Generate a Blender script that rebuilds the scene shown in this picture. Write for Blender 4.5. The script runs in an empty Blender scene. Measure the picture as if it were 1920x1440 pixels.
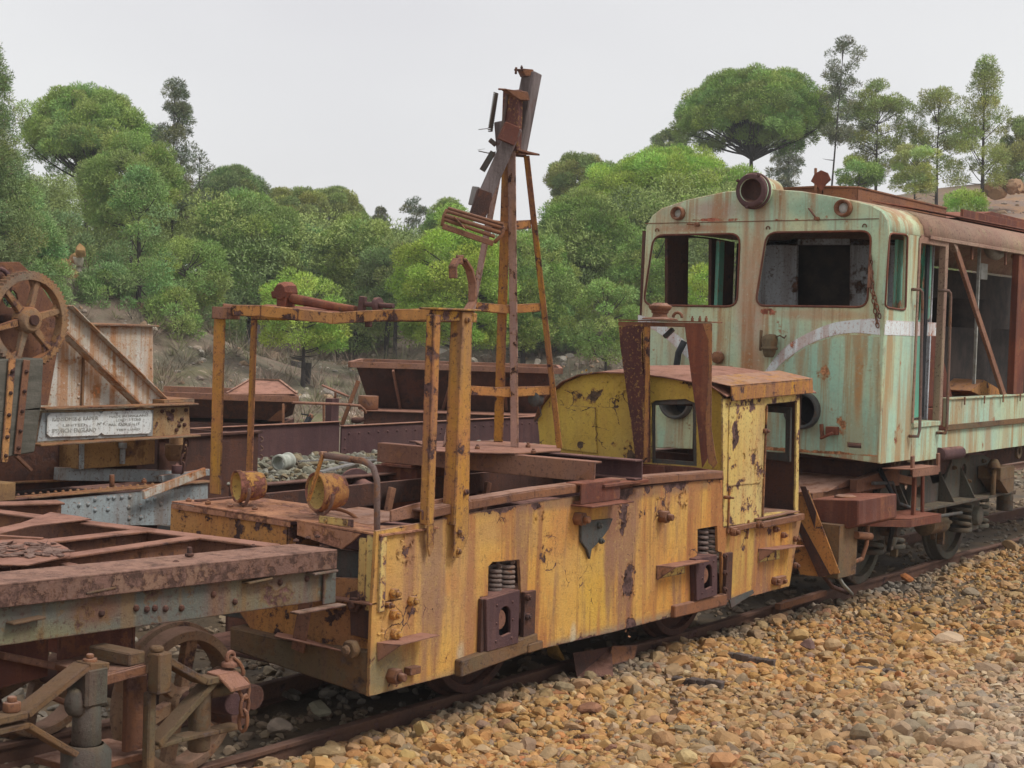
import bpy, math, random
import numpy as np
from mathutils import Vector, Matrix
from mathutils.geometry import tessellate_polygon
random.seed(7); rng = np.random.default_rng(7)
scn = bpy.context.scene
col = scn.collection
# ------------------------------------------------------------------ camera
FPX, PITCH, ROLL, YAW = 3076.9, .0372473, .0321214, .609385
EYE = Vector((0, 0, 2.2))
_F = Vector((math.cos(YAW)*math.cos(PITCH), math.sin(YAW)*math.cos(PITCH), -math.sin(PITCH)))
_R = Vector((math.sin(YAW), -math.cos(YAW), 0)); _U = _R.cross(_F)
_R2 = math.cos(ROLL)*_R + math.sin(ROLL)*_U
_U2 = -math.sin(ROLL)*_R + math.cos(ROLL)*_U
cd = bpy.data.cameras.new('camera'); cam = bpy.data.objects.new('camera', cd); col.objects.link(cam)
cd.lens = FPX/1920*36; cd.sensor_width = 36; cd.clip_start = .1; cd.clip_end = 2000
m = Matrix((_R2, _U2, -_F)).transposed().to_4x4(); m.translation = EYE
cam.matrix_world = m; scn.camera = cam
# ------------------------------------------------------------------ world, sun, exposure
SUN_EL, SUN_AZ = math.radians(52), math.radians(-75)   # azimuth measured from +X towards +Y
w = bpy.data.worlds.new('World'); scn.world = w; w.use_nodes = True
nt = w.node_tree; nt.nodes.clear()
def N(t, k, **kw):
    n = t.nodes.new(k)
    for a, b in kw.items(): setattr(n, a, b)
    return n
sky = N(nt, 'ShaderNodeTexSky', sky_type='NISHITA', sun_disc=False, sun_elevation=SUN_EL, sun_rotation=math.pi/2-SUN_AZ)
b1 = N(nt, 'ShaderNodeBackground'); b1.inputs[1].default_value = .1
b2 = N(nt, 'ShaderNodeBackground'); b2.inputs[1].default_value = 1
tc = N(nt, 'ShaderNodeTexCoord'); mp = N(nt, 'ShaderNodeMapping'); mp.inputs['Scale'].default_value = (1.2, 1.2, 3)
nz = N(nt, 'ShaderNodeTexNoise'); nz.inputs['Scale'].default_value = 1.6; nz.inputs['Detail'].default_value = 3
rp = N(nt, 'ShaderNodeValToRGB')
rp.color_ramp.elements[0].position = .3; rp.color_ramp.elements[0].color = (.555, .546, .556, 1)
rp.color_ramp.elements[1].position = .7; rp.color_ramp.elements[1].color = (.655, .655, .648, 1)
mx = N(nt, 'ShaderNodeMixShader'); mx.inputs[0].default_value = .93
out = N(nt, 'ShaderNodeOutputWorld'); L = nt.links.new
L(sky.outputs[0], b1.inputs[0]); L(tc.outputs['Generated'], mp.inputs[0]); L(mp.outputs[0], nz.inputs[0])
L(nz.outputs[0], rp.inputs[0]); L(rp.outputs[0], b2.inputs[0])
L(b1.outputs[0], mx.inputs[1]); L(b2.outputs[0], mx.inputs[2]); L(mx.outputs[0], out.inputs[0])
sd = bpy.data.lights.new('sun', 'SUN'); so = bpy.data.objects.new('sun', sd); col.objects.link(so)
sd.energy = 1.5; sd.angle = math.radians(18); sd.color = (1, .97, .92)
dv = Vector((math.cos(SUN_EL)*math.cos(SUN_AZ), math.cos(SUN_EL)*math.sin(SUN_AZ), math.sin(SUN_EL)))
so.rotation_euler = dv.to_track_quat('Z', 'Y').to_euler(); so.location = (0, 0, 20)
vs = scn.view_settings; vs.view_transform = 'Standard'; vs.look = 'None'; vs.exposure = .53; vs.gamma = 1
# ------------------------------------------------------------------ measured points: pixel of the photograph -> point on a real plane
def ray(px, py): return _F + _R2*((px-960)/FPX) - _U2*((py-720)/FPX)
def at(px, py, ax, v):
    d = ray(px, py); return EYE + d*((v-EYE[ax])/d[ax])
def X(px, py, v): return at(px, py, 0, v)
def Y(px, py, v): return at(px, py, 1, v)
def Z(px, py, v): return at(px, py, 2, v)
def D(px, py, d): return EYE + ray(px, py)*d
def P(fn, v, pts): return [fn(a, b, v) for a, b in pts]
V = Vector
# ------------------------------------------------------------------ materials
def noise(t, vec, scale, detail=4, rough=.55, sc=None, dist=0):
    if sc is not None:
        mp = N(t, 'ShaderNodeMapping'); mp.inputs['Scale'].default_value = sc
        t.links.new(vec, mp.inputs[0]); vec = mp.outputs[0]
    n = N(t, 'ShaderNodeTexNoise'); n.inputs['Scale'].default_value = scale
    n.inputs['Detail'].default_value = detail; n.inputs['Roughness'].default_value = rough
    n.inputs['Distortion'].default_value = dist
    t.links.new(vec, n.inputs[0]); return n.outputs[0]
def mathn(t, op, a, b=None, clamp=False):
    n = N(t, 'ShaderNodeMath', operation=op, use_clamp=clamp)
    for i, q in enumerate((a, b)):
        if q is None: continue
        if isinstance(q, (int, float)): n.inputs[i].default_value = q
        else: t.links.new(q, n.inputs[i])
    return n.outputs[0]
def step(t, v, lo, hi):
    n = N(t, 'ShaderNodeMapRange', interpolation_type='SMOOTHSTEP', clamp=True)
    n.inputs[1].default_value = lo; n.inputs[2].default_value = hi
    t.links.new(v, n.inputs[0]); return n.outputs[0]
def mixc(t, f, a, b):
    n = N(t, 'ShaderNodeMix', data_type='RGBA')
    if isinstance(f, (int, float)): n.inputs[0].default_value = f
    else: t.links.new(f, n.inputs[0])
    for i, q in ((6, a), (7, b)):
        if isinstance(q, tuple): n.inputs[i].default_value = (*q, 1)
        else: t.links.new(q, n.inputs[i])
    return n.outputs[2]
def newmat(name):
    m = bpy.data.materials.new(name); m.use_nodes = True; t = m.node_tree
    b = t.nodes['Principled BSDF']; b.inputs['Specular IOR Level'].default_value = .25
    return m, t, b
RUST = (.20, .075, .038); RUSTD = (.062, .032, .028); RUSTO = (.40, .165, .055); RUSTP = (.44, .26, .195)
def metal(name, c1, c2, streak=RUSTO, chip=RUSTD, s_amt=.55, c_lo=.60, c_hi=.63, rough=.8, top=None, sfreq=9, spots=(), dirt=.35,
          s_lo=.5, s_hi=.66, tints=(), org=None, bump=.8, cfreq=4.0, stain=(.20, .105, .085), wear=.8, cracks=0, speck=.7):
    """weathered painted steel: two paint tones, vertical rust runs, flaked chips, settled dust on upward faces"""
    m, t, b = newmat(name); g = N(t, 'ShaderNodeNewGeometry'); pos = g.outputs['Position']
    c = mixc(t, step(t, noise(t, pos, 1.6, 5, .6), .38, .62), c1, c2)
    if tints:
        for (p, r, cc, a) in tints:
            c = mixc(t, spot(t, pos, p, r, a), c, cc)
    st = noise(t, pos, 1, 5, .6, (sfreq, sfreq, .55))
    st2 = noise(t, pos, 1, 3, .5, (sfreq*3.2, sfreq*3.2, .8))
    ss = mathn(t, 'MULTIPLY', step(t, st, s_lo, s_hi), s_amt)
    c = mixc(t, ss, c, streak)
    ss2 = mathn(t, 'MULTIPLY', step(t, st2, .58, .7), s_amt*.6)
    c = mixc(t, ss2, c, tuple(.75*q for q in streak))
    st3 = noise(t, pos, 1, 4, .65, (sfreq*.55, sfreq*.55, .45))
    c = mixc(t, mathn(t, 'MULTIPLY', step(t, st3, .50, .62), s_amt*.75), c, stain)
    big = noise(t, pos, .9, 4, .6)
    c = mixc(t, mathn(t, 'MULTIPLY', step(t, big, .45, .7), .3), c, tuple(.45*sum(c1)/3+.55*q*.8 for q in c2))
    mott = noise(t, pos, 22, 6, .7)
    c = mixc(t, mathn(t, 'MULTIPLY', step(t, mott, .45, .75), dirt), c, tuple(.55*q+.02 for q in c1))
    ch = noise(t, pos, cfreq, 9, .66)
    for (p, r, a) in spots:
        ch = mathn(t, 'ADD', ch, spot(t, pos, p, r, a))
    if wear:
        bv = N(t, 'ShaderNodeBevel', samples=4); bv.inputs['Radius'].default_value = .014
        dt = N(t, 'ShaderNodeVectorMath', operation='DOT_PRODUCT'); t.links.new(bv.outputs[0], dt.inputs[0]); t.links.new(g.outputs['Normal'], dt.inputs[1])
        ed = mathn(t, 'MULTIPLY', step(t, mathn(t, 'SUBTRACT', 1, dt.outputs['Value']), .0, .12), .16*wear); ch = mathn(t, 'ADD', ch, ed)
    if cracks:
        wv = N(t, 'ShaderNodeTexVoronoi', feature='DISTANCE_TO_EDGE'); wv.inputs['Scale'].default_value = 7
        wn = N(t, 'ShaderNodeTexNoise'); wn.inputs['Scale'].default_value = 9; wn.inputs['Detail'].default_value = 5; t.links.new(pos, wn.inputs[0])
        wa = N(t, 'ShaderNodeVectorMath', operation='MULTIPLY_ADD'); t.links.new(wn.outputs['Color'], wa.inputs[0]); wa.inputs[1].default_value = (.12, .12, .12); t.links.new(pos, wa.inputs[2]); t.links.new(wa.outputs[0], wv.inputs['Vector'])
        cm = mathn(t, 'MULTIPLY', mathn(t, 'SUBTRACT', 1, step(t, wv.outputs['Distance'], .004, .03)), step(t, noise(t, pos, 2.3, 4), .5, .6))
        ch = mathn(t, 'ADD', ch, mathn(t, 'MULTIPLY', cm, cracks))
    ck = step(t, ch, c_lo, c_hi)
    sp1 = noise(t, pos, 48, 5, .75); c = mixc(t, mathn(t, 'MULTIPLY', step(t, sp1, .54, .64), speck), c, tuple(1.5*q for q in chip))
    sp2 = noise(t, pos, 33, 6, .8); c = mixc(t, mathn(t, 'MULTIPLY', step(t, sp2, .56, .68), .35), c, tuple(min(.8, q*1.45+.03) for q in c1))
    edge = step(t, ch, c_lo-.035, c_lo)
    c = mixc(t, mathn(t, 'MULTIPLY', edge, .55), c, tuple(.8*q for q in streak))
    cr = mixc(t, step(t, noise(t, pos, 15, 8, .75), .42, .6), chip, tuple(min(1, q*2.6+.01) for q in chip))
    c = mixc(t, ck, c, cr)
    if top is not None:
        sx = N(t, 'ShaderNodeSeparateXYZ'); t.links.new(g.outputs['Normal'], sx.inputs[0])
        up = mathn(t, 'MULTIPLY', step(t, sx.outputs[2], .55, .9), step(t, noise(t, pos, 9, 9, .75), .32, .6))
        c = mixc(t, mathn(t, 'MULTIPLY', up, .85), c, top)
    t.links.new(c, b.inputs['Base Color'])
    b.inputs['Roughness'].default_value = rough
    fl = noise(t, pos, 30, 8, .75)
    h = mathn(t, 'ADD', mathn(t, 'MULTIPLY', ck, -.8), mathn(t, 'MULTIPLY', noise(t, pos, 75, 8, .8), 1.1))
    h = mathn(t, 'ADD', h, mathn(t, 'MULTIPLY', noise(t, pos, 3, 3), 2.2))
    bp = N(t, 'ShaderNodeBump'); bp.inputs['Strength'].default_value = bump; bp.inputs['Distance'].default_value = .012
    t.links.new(h, bp.inputs['Height']); t.links.new(bp.outputs[0], b.inputs['Normal'])
    return m
def spot(t, pos, p, r, a):
    """soft mask round a point: where a patch of wear sits on the real surface"""
    mp = N(t, 'ShaderNodeVectorMath', operation='SUBTRACT'); t.links.new(pos, mp.inputs[0]); mp.inputs[1].default_value = tuple(p)
    dv_ = N(t, 'ShaderNodeVectorMath', operation='DIVIDE'); t.links.new(mp.outputs[0], dv_.inputs[0])
    dv_.inputs[1].default_value = r if isinstance(r, tuple) else (r, r, r)
    ln = N(t, 'ShaderNodeVectorMath', operation='LENGTH'); t.links.new(dv_.outputs[0], ln.inputs[0])
    mr = N(t, 'ShaderNodeMapRange', interpolation_type='SMOOTHSTEP'); mr.inputs[1].default_value = 1; mr.inputs[2].default_value = .3
    mr.inputs[3].default_value = 0; mr.inputs[4].default_value = a
    t.links.new(ln.outputs['Value'], mr.inputs[0]); return mr.outputs[0]
def simple(name, c1, c2, scale=8, rough=.85, bump=.4, c3=None, sc=None, attr=None, bs=40, dist=.01):
    m, t, b = newmat(name); g = N(t, 'ShaderNodeNewGeometry'); pos = g.outputs['Position']
    c = mixc(t, step(t, noise(t, pos, scale, 7, .65, sc), .35, .65), c1, c2)
    if c3: c = mixc(t, step(t, noise(t, pos, scale*.37, 6, .7), .52, .66), c, c3)
    if attr:
        a = N(t, 'ShaderNodeAttribute', attribute_name=attr)
        mm = N(t, 'ShaderNodeMix', data_type='RGBA', blend_type='MULTIPLY'); mm.inputs[0].default_value = 1
        t.links.new(c, mm.inputs[6]); t.links.new(a.outputs['Color'], mm.inputs[7]); c = mm.outputs[2]
    t.links.new(c, b.inputs['Base Color']); b.inputs['Roughness'].default_value = rough
    if bump:
        bp = N(t, 'ShaderNodeBump'); bp.inputs['Strength'].default_value = bump; bp.inputs['Distance'].default_value = dist
        t.links.new(noise(t, pos, bs, 6, .7), bp.inputs['Height']); t.links.new(bp.outputs[0], b.inputs['Normal'])
    return m
Ys = 5.2   # near side plate of the yellow locomotive
M = {}
yl = dict(top=RUSTP)
M['yside'] = metal('side_plate_paint', (.70, .40, .095), (.66, .30, .065), speck=.35, streak=(.44, .18, .065), s_amt=.95, c_lo=.655, c_hi=.67, top=RUSTP, sfreq=5.5, cracks=.14, stain=(.24, .12, .095),
    s_lo=.44, s_hi=.62, spots=[(Y(1168, 960, Ys), (.09, .4, .22), .22), (Y(1180, 1090, Ys), (.13, .4, .2), .15), (Y(1240, 955, Ys), (.13, .4, .12), .2),
           (Y(760, 1030, Ys), (.12, .4, .1), .13), (Y(1180, 1170, Ys), (.1, .4, .08), .17), (Y(730, 1170, Ys), (.08, .4, .2), .1),
           (Y(1455, 1000, Ys), (.2, .4, .1), .12), (V((8.3, 5.2, 1.18)), (2.4, .4, .06), .16), (V((8.8, 5.2, .3)), (3, .4, .05), .13)],
    tints=[(Y(1380, 1050, Ys), (.5, .4, .35), (.58, .40, .11), .8), (Y(1120, 1100, Ys), (.3, .4, .4), (.66, .42, .06), .6),
           (Y(720, 1260, Ys), (.35, .4, .2), (.20, .19, .11), .9), (V((8.9, 5.2, .30)), (3.2, .4, .085), (.25, .215, .16), .9), (V((8.9, 5.2, 1.17)), (3.0, .4, .07), (.28, .16, .09), .9), (Y(1075, 1190, Ys), (.05, .4, .10), (.62, .58, .42), .6), (Y(865, 1225, Ys), (.06, .4, .09), (.64, .60, .44), .7), (Y(820, 1180, Ys), (.05, .4, .3), (.34, .16, .10), .7), (Y(935, 990, Ys), (.35, .4, .12), (.50, .28, .12), .6)])
M['yellow'] = metal('yellow_paint', (.62, .34, .05), (.66, .27, .05), s_amt=.45, c_lo=.60, c_hi=.63, top=RUSTP, cfreq=7)
M['ypost'] = metal('yellow_post_paint', (.56, .28, .04), (.50, .21, .075), streak=(.34, .14, .08), s_amt=.7, s_lo=.42, s_hi=.62, c_lo=.60, c_hi=.63, top=RUSTP, cfreq=10, dirt=.55)
M['mauve'] = metal('bleached_post_paint', (.54, .34, .27), (.44, .28, .24), streak=(.58, .28, .09), stain=(.40, .25, .2), s_amt=.5, c_lo=.60, c_hi=.63, speck=.3, top=RUSTP, cfreq=14)
M['yhood'] = metal('hood_yellow_paint', (.60, .42, .08), (.54, .36, .07), s_amt=.15, c_lo=.615, c_hi=.63, cracks=.2, speck=.35, chip=(.055, .035, .022), top=RUSTP, cfreq=5, bump=.45,
    spots=[(X(1100, 740, 10), (.3, .25, .07), .08), (X(1090, 835, 10), (.3, .05, .05), .2)])
M['lamp'] = metal('lamp_paint', (.60, .33, .07), (.46, .21, .07), streak=(.3, .12, .06), s_amt=.7, c_lo=.51, c_hi=.53, cfreq=11, chip=(.13, .05, .035))
M['maroon'] = metal('maroon_rust', (.085, .032, .03), (.13, .045, .035), streak=(.2, .08, .05), s_amt=.3, c_lo=.62, c_hi=.63, chip=(.30, .17, .05), cfreq=6)
M['ycream'] = metal('pale_yellow_paint', (.66, .50, .17), (.60, .42, .13), streak=(.5, .2, .06), s_amt=.35, c_lo=.565, c_hi=.58, cfreq=6, bump=.3,
    spots=[(Y(1375, 820, Ys), (.07, .4, .16), .2)])
M['orange'] = metal('orange_paint', (.60, .29, .085), (.55, .23, .07), streak=RUSTO, s_amt=.5, c_lo=.58, c_hi=.60, cfreq=8, top=(.46, .24, .15))
M['deckpaint'] = metal('deck_orange', (.58, .28, .15), (.46, .21, .12), streak=RUSTO, s_amt=.5, c_lo=.54, c_hi=.57, cfreq=8, chip=(.18, .08, .05))
M['darkwood'] = simple('dark_weathered_wood', (.085, .065, .06), (.19, .155, .15), 6, .9, .6, c3=(.15, .065, .05), sc=(2, 2, .3))
M['rust'] = metal('rusty_steel', (.19, .085, .05), (.30, .13, .06), streak=(.34, .15, .07), s_amt=.35, c_lo=.55, c_hi=.7, top=RUSTP)
M['rustred'] = metal('red_rust', (.21, .062, .034), (.13, .045, .032), streak=(.36, .14, .06), s_amt=.4, c_lo=.6, c_hi=.7, top=(.36, .14, .09))
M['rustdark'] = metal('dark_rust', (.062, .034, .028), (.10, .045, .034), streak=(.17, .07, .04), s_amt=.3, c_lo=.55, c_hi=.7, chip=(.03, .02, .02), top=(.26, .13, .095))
M['wheelrust'] = metal('wheel_rust', (.30, .19, .115), (.22, .14, .09), streak=(.36, .17, .08), s_amt=.4, c_lo=.56, c_hi=.62, top=(.46, .27, .19), wear=0)
M['railrust'] = metal('rail_rust', (.115, .062, .045), (.16, .08, .05), streak=(.2, .1, .06), s_amt=.3, c_lo=.58, c_hi=.66, top=(.20, .115, .085), wear=0)
M['purple'] = metal('purple_brown_rust', (.12, .062, .062), (.085, .042, .045), streak=(.17, .085, .075), s_amt=.3, c_lo=.62, c_hi=.72, top=(.34, .17, .13))
M['pink'] = metal('dusty_rust', (.33, .165, .105), (.21, .095, .062), streak=(.40, .18, .08), s_amt=.3, c_lo=.58, c_hi=.68, top=(.44, .22, .16))
M['fgbeam'] = metal('grimy_beam_paint', (.21, .185, .12), (.13, .135, .12), streak=(.26, .14, .05), s_amt=.7, tints=[(Y(180, 1145, 5.24), (.22, .4, .09), (.20, .075, .035), .9), (Y(60, 1200, 5.24), (.35, .4, .09), (.30, .27, .13), .8), (Y(500, 1090, 5.24), (.2, .4, .09), (.17, .10, .07), .8), (Y(330, 1160, 5.24), (.3, .4, .08), (.15, .16, .14), .8)], c_lo=.56, c_hi=.62, chip=(.075, .035, .03), top=RUSTP, cfreq=5)
M['fgflange'] = metal('flaking_flange', (.20, .105, .08), (.28, .165, .11), streak=(.27, .13, .08), s_amt=.4, c_lo=.49, c_hi=.52, chip=(.085, .045, .034), top=(.42, .23, .165), cfreq=13)
M['mossy'] = metal('mossy_iron', (.15, .115, .065), (.22, .12, .055), streak=(.22, .11, .045), s_amt=.4, c_lo=.55, c_hi=.66, chip=(.05, .035, .03), top=(.21, .13, .08))
M['gear'] = metal('gear_rust', (.38, .20, .085), (.22, .18, .13), streak=(.48, .22, .07), s_amt=.4, c_lo=.58, c_hi=.66, top=(.36, .15, .07))
M['greyblue'] = metal('grey_blue_paint', (.40, .45, .46), (.32, .36, .37), streak=(.27, .17, .09), s_amt=.4, c_lo=.66, c_hi=.70, top=(.40, .17, .09), chip=(.10, .05, .03))
M['tank'] = metal('pale_streaked_paint', (.66, .63, .56), (.58, .52, .42), stain=(.50, .30, .14), streak=(.48, .21, .07), s_amt=.85, s_lo=.42, s_hi=.6, c_lo=.60, c_hi=.66, chip=(.28, .11, .04), sfreq=11, top=(.33, .12, .06))
M['girder'] = metal('girder_paint', (.50, .42, .27), (.38, .25, .12), stain=(.30, .14, .06), streak=(.40, .18, .06), s_amt=.7, c_lo=.57, c_hi=.6, cfreq=8)
M['boxrust'] = metal('box_rust', (.40, .23, .085), (.26, .14, .06), streak=(.16, .07, .03), s_amt=.5, c_lo=.6, c_hi=.7)
M['nameplate'] = metal('nameplate_white', (.72, .74, .73), (.64, .66, .64), streak=(.42, .34, .22), s_amt=.4, c_lo=.70, c_hi=.74, bump=.15)
M['letter'] = simple('worn_lettering', (.24, .23, .20), (.48, .48, .45), 18, bump=0)
M['gfront'] = metal('pale_green_paint', (.43, .60, .43), (.56, .60, .37), speck=.3, streak=(.38, .16, .055), stain=(.46, .32, .2), s_amt=.75, s_lo=.46, s_hi=.62, sfreq=8, c_lo=.66, c_hi=.675,
    chip=(.19, .06, .035), top=(.42, .24, .17), bump=.25,
    tints=[(X(1410, 560, 12.25), (.6, .22, .75), (.50, .33, .25), .85), (X(1410, 700, 12.25), (.6, .16, .35), (.46, .19, .09), .85), (X(1540, 590, 12.25), (.6, .6, .07), (.46, .22, .12), .6), (X(1300, 428, 12.25), (.6, .5, .05), (.42, .17, .09), .8), 
           (X(1530, 390, 12.25), (.6, .35, .12), (.30, .46, .32), .9), (X(1340, 395, 12.25), (.5, .35, .14), (.42, .29, .25), .8),
           (X(1612, 700, 12.25), (.5, .055, .5), (.50, .22, .07), .9), (X(1500, 790, 12.25), (.5, .7, .28), (.33, .50, .34), .75), (X(1300, 640, 12.25), (.5, .35, .3), (.46, .58, .42), .8), (X(1640, 500, 12.25), (.5, .12, .6), (.46, .56, .36), .7)],
    spots=[(X(1350, 412, 12.25), (.5, .55, .025), .17), (X(1480, 412, 12.25), (.5, .3, .02), .15), (X(1440, 585, 12.25), (.5, .12, .05), .22),
           (X(1570, 795, 12.25), (.5, .09, .09), .1)])
M['gside'] = metal('mint_green_paint', (.40, .59, .45), (.50, .58, .38), speck=.3, streak=(.40, .20, .07), stain=(.42, .28, .14), s_amt=.75, s_lo=.45, s_hi=.6, sfreq=7, c_lo=.66, c_hi=.68, chip=(.2, .07, .04), bump=.25)
M['teal'] = metal('teal_door_paint', (.12, .42, .30), (.22, .48, .36), speck=.3, streak=(.3, .17, .08), s_amt=.35, c_lo=.62, c_hi=.65, chip=(.2, .09, .05), bump=.25)
M['groof'] = metal('roof_paint', (.42, .27, .19), (.36, .20, .14), streak=(.42, .36, .2), s_amt=.5, c_lo=.66, c_hi=.7, top=(.40, .23, .17), sfreq=7)
M['white'] = metal('white_stripe_paint', (.74, .78, .78), (.68, .73, .73), streak=(.38, .12, .05), stain=(.6, .5, .42), s_amt=.5, s_lo=.5, s_hi=.6, sfreq=10, c_lo=.64, c_hi=.66, chip=(.25, .09, .05), bump=.2)
M['grime_shade'] = simple('grimy_shaded_steel', (.03, .026, .024), (.06, .045, .038), 6, .8, .3)  # engine bay steel: grime and the bay's shade, both put into one near-black colour
M['inner'] = metal('inner_wall_paint', (.60, .62, .65), (.50, .52, .55), streak=(.14, .08, .05), s_amt=.5, c_lo=.585, c_hi=.62, chip=(.09, .045, .03))
M['greydark'] = metal('dark_grey_iron', (.075, .085, .085), (.11, .11, .10), streak=(.15, .09, .05), s_amt=.4, c_lo=.6, c_hi=.68, top=(.17, .14, .10))
M['bogie'] = metal('bogie_iron', (.12, .115, .085), (.085, .08, .07), streak=(.17, .10, .05), s_amt=.4, c_lo=.58, c_hi=.66, chip=(.05, .03, .025), top=(.22, .17, .11))
M['steel'] = metal('weathered_pipe', (.17, .12, .11), (.22, .13, .10), s_amt=.2, c_lo=.6, c_hi=.66)
M['spring'] = metal('spring_steel', (.26, .20, .17), (.20, .15, .13), s_amt=.3, c_lo=.62, c_hi=.7)
M['rubber_and_depth'] = simple('rubber_and_depth', (.02, .022, .025), (.035, .035, .04), 20, .6, .1)  # also colours the dark depth inside the axlebox and buffer holes
M['glassw'] = simple('reflector', (.45, .45, .42), (.30, .29, .24), 15, .4, .1)
M['cable'] = simple('grey_cable', (.25, .25, .22), (.33, .32, .28), 20, .6, 0)
M['wood'] = simple('weathered_wood', (.16, .15, .14), (.28, .26, .245), 6, .9, .6, sc=(2, 2, .3))
M['woodplank'] = simple('old_sleeper_wood', (.085, .07, .06), (.15, .11, .095), 6, .9, .8, c3=(.05, .035, .03), sc=(.4, 6, 6))
M['woodblock'] = simple('grey_brown_timber', (.095, .088, .07), (.15, .135, .11), 5, .9, .6, c3=(.07, .06, .045), sc=(1, 1, 5))
M['bark'] = simple('pine_bark', (.055, .045, .042), (.095, .08, .072), 5, .95, .8, bs=9, dist=.05)
M['pipewhite'] = simple('white_pipe', (.50, .50, .44), (.36, .38, .32), 14, .6, .2)
M['scraplayers'] = simple('flaked_rust_layers', (.18, .11, .085), (.32, .20, .16), 14, .9, 1, c3=(.10, .05, .04), dist=.03, bs=25)
# ------------------------------------------------------------------ mesh building
def basis(d, up=(0, 0, 1)):
    d = V(d).normalized(); up = V(up)
    if abs(d.dot(up.normalized())) > .98: up = V((1, 0, 0)) if abs(d.x) < .9 else V((0, 1, 0))
    s = d.cross(up).normalized(); u = s.cross(d).normalized(); return d, s, u
class MB:
    def __init__(s): s.v = []; s.f = []; s.sm = []
    def add(s, vs, fs, smooth=False):
        o = len(s.v); s.v += [tuple(p) for p in vs]; s.f += [tuple(i+o for i in f) for f in fs]; s.sm += [smooth]*len(fs); return s
    def box(s, a, b):
        (x0, y0, z0), (x1, y1, z1) = a, b
        return s.add([(x0, y0, z0), (x1, y0, z0), (x1, y1, z0), (x0, y1, z0), (x0, y0, z1), (x1, y0, z1), (x1, y1, z1), (x0, y1, z1)],
                     [(0, 3, 2, 1), (4, 5, 6, 7), (0, 1, 5, 4), (1, 2, 6, 5), (2, 3, 7, 6), (3, 0, 4, 7)])
    def beam(s, p, q, w, h, up=(0, 0, 1), w2=None, h2=None):
        p, q = V(p), V(q); d, sd_, u = basis(q-p, up); w2 = w if w2 is None else w2; h2 = h if h2 is None else h2; vs = []
        for c, ww, hh in ((p, w, h), (q, w2, h2)):
            for a, b in ((-1, -1), (1, -1), (1, 1), (-1, 1)): vs.append(c+sd_*(a*ww/2)+u*(b*hh/2))
        return s.add(vs, [(0, 1, 2, 3), (7, 6, 5, 4), (0, 4, 5, 1), (1, 5, 6, 2), (2, 6, 7, 3), (3, 7, 4, 0)])
    def tube(s, pts, r, n=10, closed=False, caps=True):
        pts = [V(p) for p in pts]; k = len(pts); rs = r if isinstance(r, (list, tuple)) else [r]*k; vs = []; pu = None
        for i, p in enumerate(pts):
            a = pts[(i-1) % k] if (i or closed) else p; b = pts[(i+1) % k] if (i < k-1 or closed) else p
            d = (b-a).normalized()
            if pu is None: _, sd_, u = basis(d)
            else:
                sd_ = d.cross(pu).normalized(); u = sd_.cross(d).normalized()
            pu = u
            for j in range(n):
                t = 2*math.pi*j/n; vs.append(p+sd_*(rs[i]*math.cos(t))+u*(rs[i]*math.sin(t)))
        fs = []
        for i in range(k if closed else k-1):
            for j in range(n):
                a = i*n+j; b = i*n+(j+1) % n; c = ((i+1) % k)*n+(j+1) % n; d = ((i+1) % k)*n+j; fs.append((a, b, c, d))
        s.add(vs, fs, True)
        if caps and not closed:
            o = len(s.v)-len(vs); s.f.append(tuple(o+j for j in reversed(range(n)))); s.f.append(tuple(o+(k-1)*n+j for j in range(n))); s.sm += [False]*2
        return s
    def cyl(s, p, q, r, n=14, r2=None): return s.tube([p, q], [r, r if r2 is None else r2], n)
    def lathe(s, p, axis, prof, n=24, smooth=True):
        p = V(p); d, a, u = basis(axis); vs = []; fs = []
        for t, r in prof:
            for j in range(n):
                g = 2*math.pi*j/n; vs.append(p+d*t+a*(r*math.cos(g))+u*(r*math.sin(g)))
        for i in range(len(prof)-1):
            for j in range(n):
                k = (j+1) % n; fs.append((i*n+j, i*n+k, (i+1)*n+k, (i+1)*n+j))
        return s.add(vs, fs, smooth)
    def slab(s, pts, off, holes=()):
        off = V(off); loops = [[V(p) for p in pts]]+[[V(p) for p in h] for h in holes]
        tri = tessellate_polygon(loops); flat = [p for l in loops for p in l]; n = len(flat)
        vs = flat+[p+off for p in flat]; fs = [tuple(t) for t in tri]+[tuple(i+n for i in reversed(t)) for t in tri]
        o = 0
        for l in loops:
            k = len(l)
            for i in range(k): j = (i+1) % k; fs.append((o+i, o+j, n+o+j, n+o+i))
            o += k
        return s.add(vs, fs)
    def bolt(s, p, ax, r=.02, h=.02):
        p = V(p); ax = V(ax).normalized(); s.tube([p-ax*.002, p+ax*h], r, 6)
        s.tube([p+ax*h, p+ax*h*1.6], [r*.55, r*.5], 8); return s
    def rivet(s, p, ax, r=.012):
        p = V(p); ax = V(ax).normalized(); return s.lathe(p, ax, [(0, r), (r*.5, r*.85), (r*.8, r*.45), (r*.9, .001)], 8)
    def coil(s, p, q, R, r, turns, n=14):
        p, q = V(p), V(q); d, a, u = basis(q-p); pts = []
        k = int(turns*n)
        for i in range(k+1):
            t = i/k; g = 2*math.pi*turns*t; pts.append(p.lerp(q, t)+a*(R*math.cos(g))+u*(R*math.sin(g)))
        return s.tube(pts, r, 7)
    def chan(s, p, q, w, h, t=.012, open_=1, up=(0, 0, 1)):
        """channel section: web of height h, flanges of width w pointing to side open_ """
        p, q = V(p), V(q); d, sd_, u = basis(q-p, up); o = sd_*open_
        s.beam(p+o*(t/2), q+o*(t/2), t, h, up)
        for e in (1, -1): s.beam(p+o*(w/2+t)+u*(e*(h/2-t/2)), q+o*(w/2+t)+u*(e*(h/2-t/2)), w, t, up)
        return s
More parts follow.
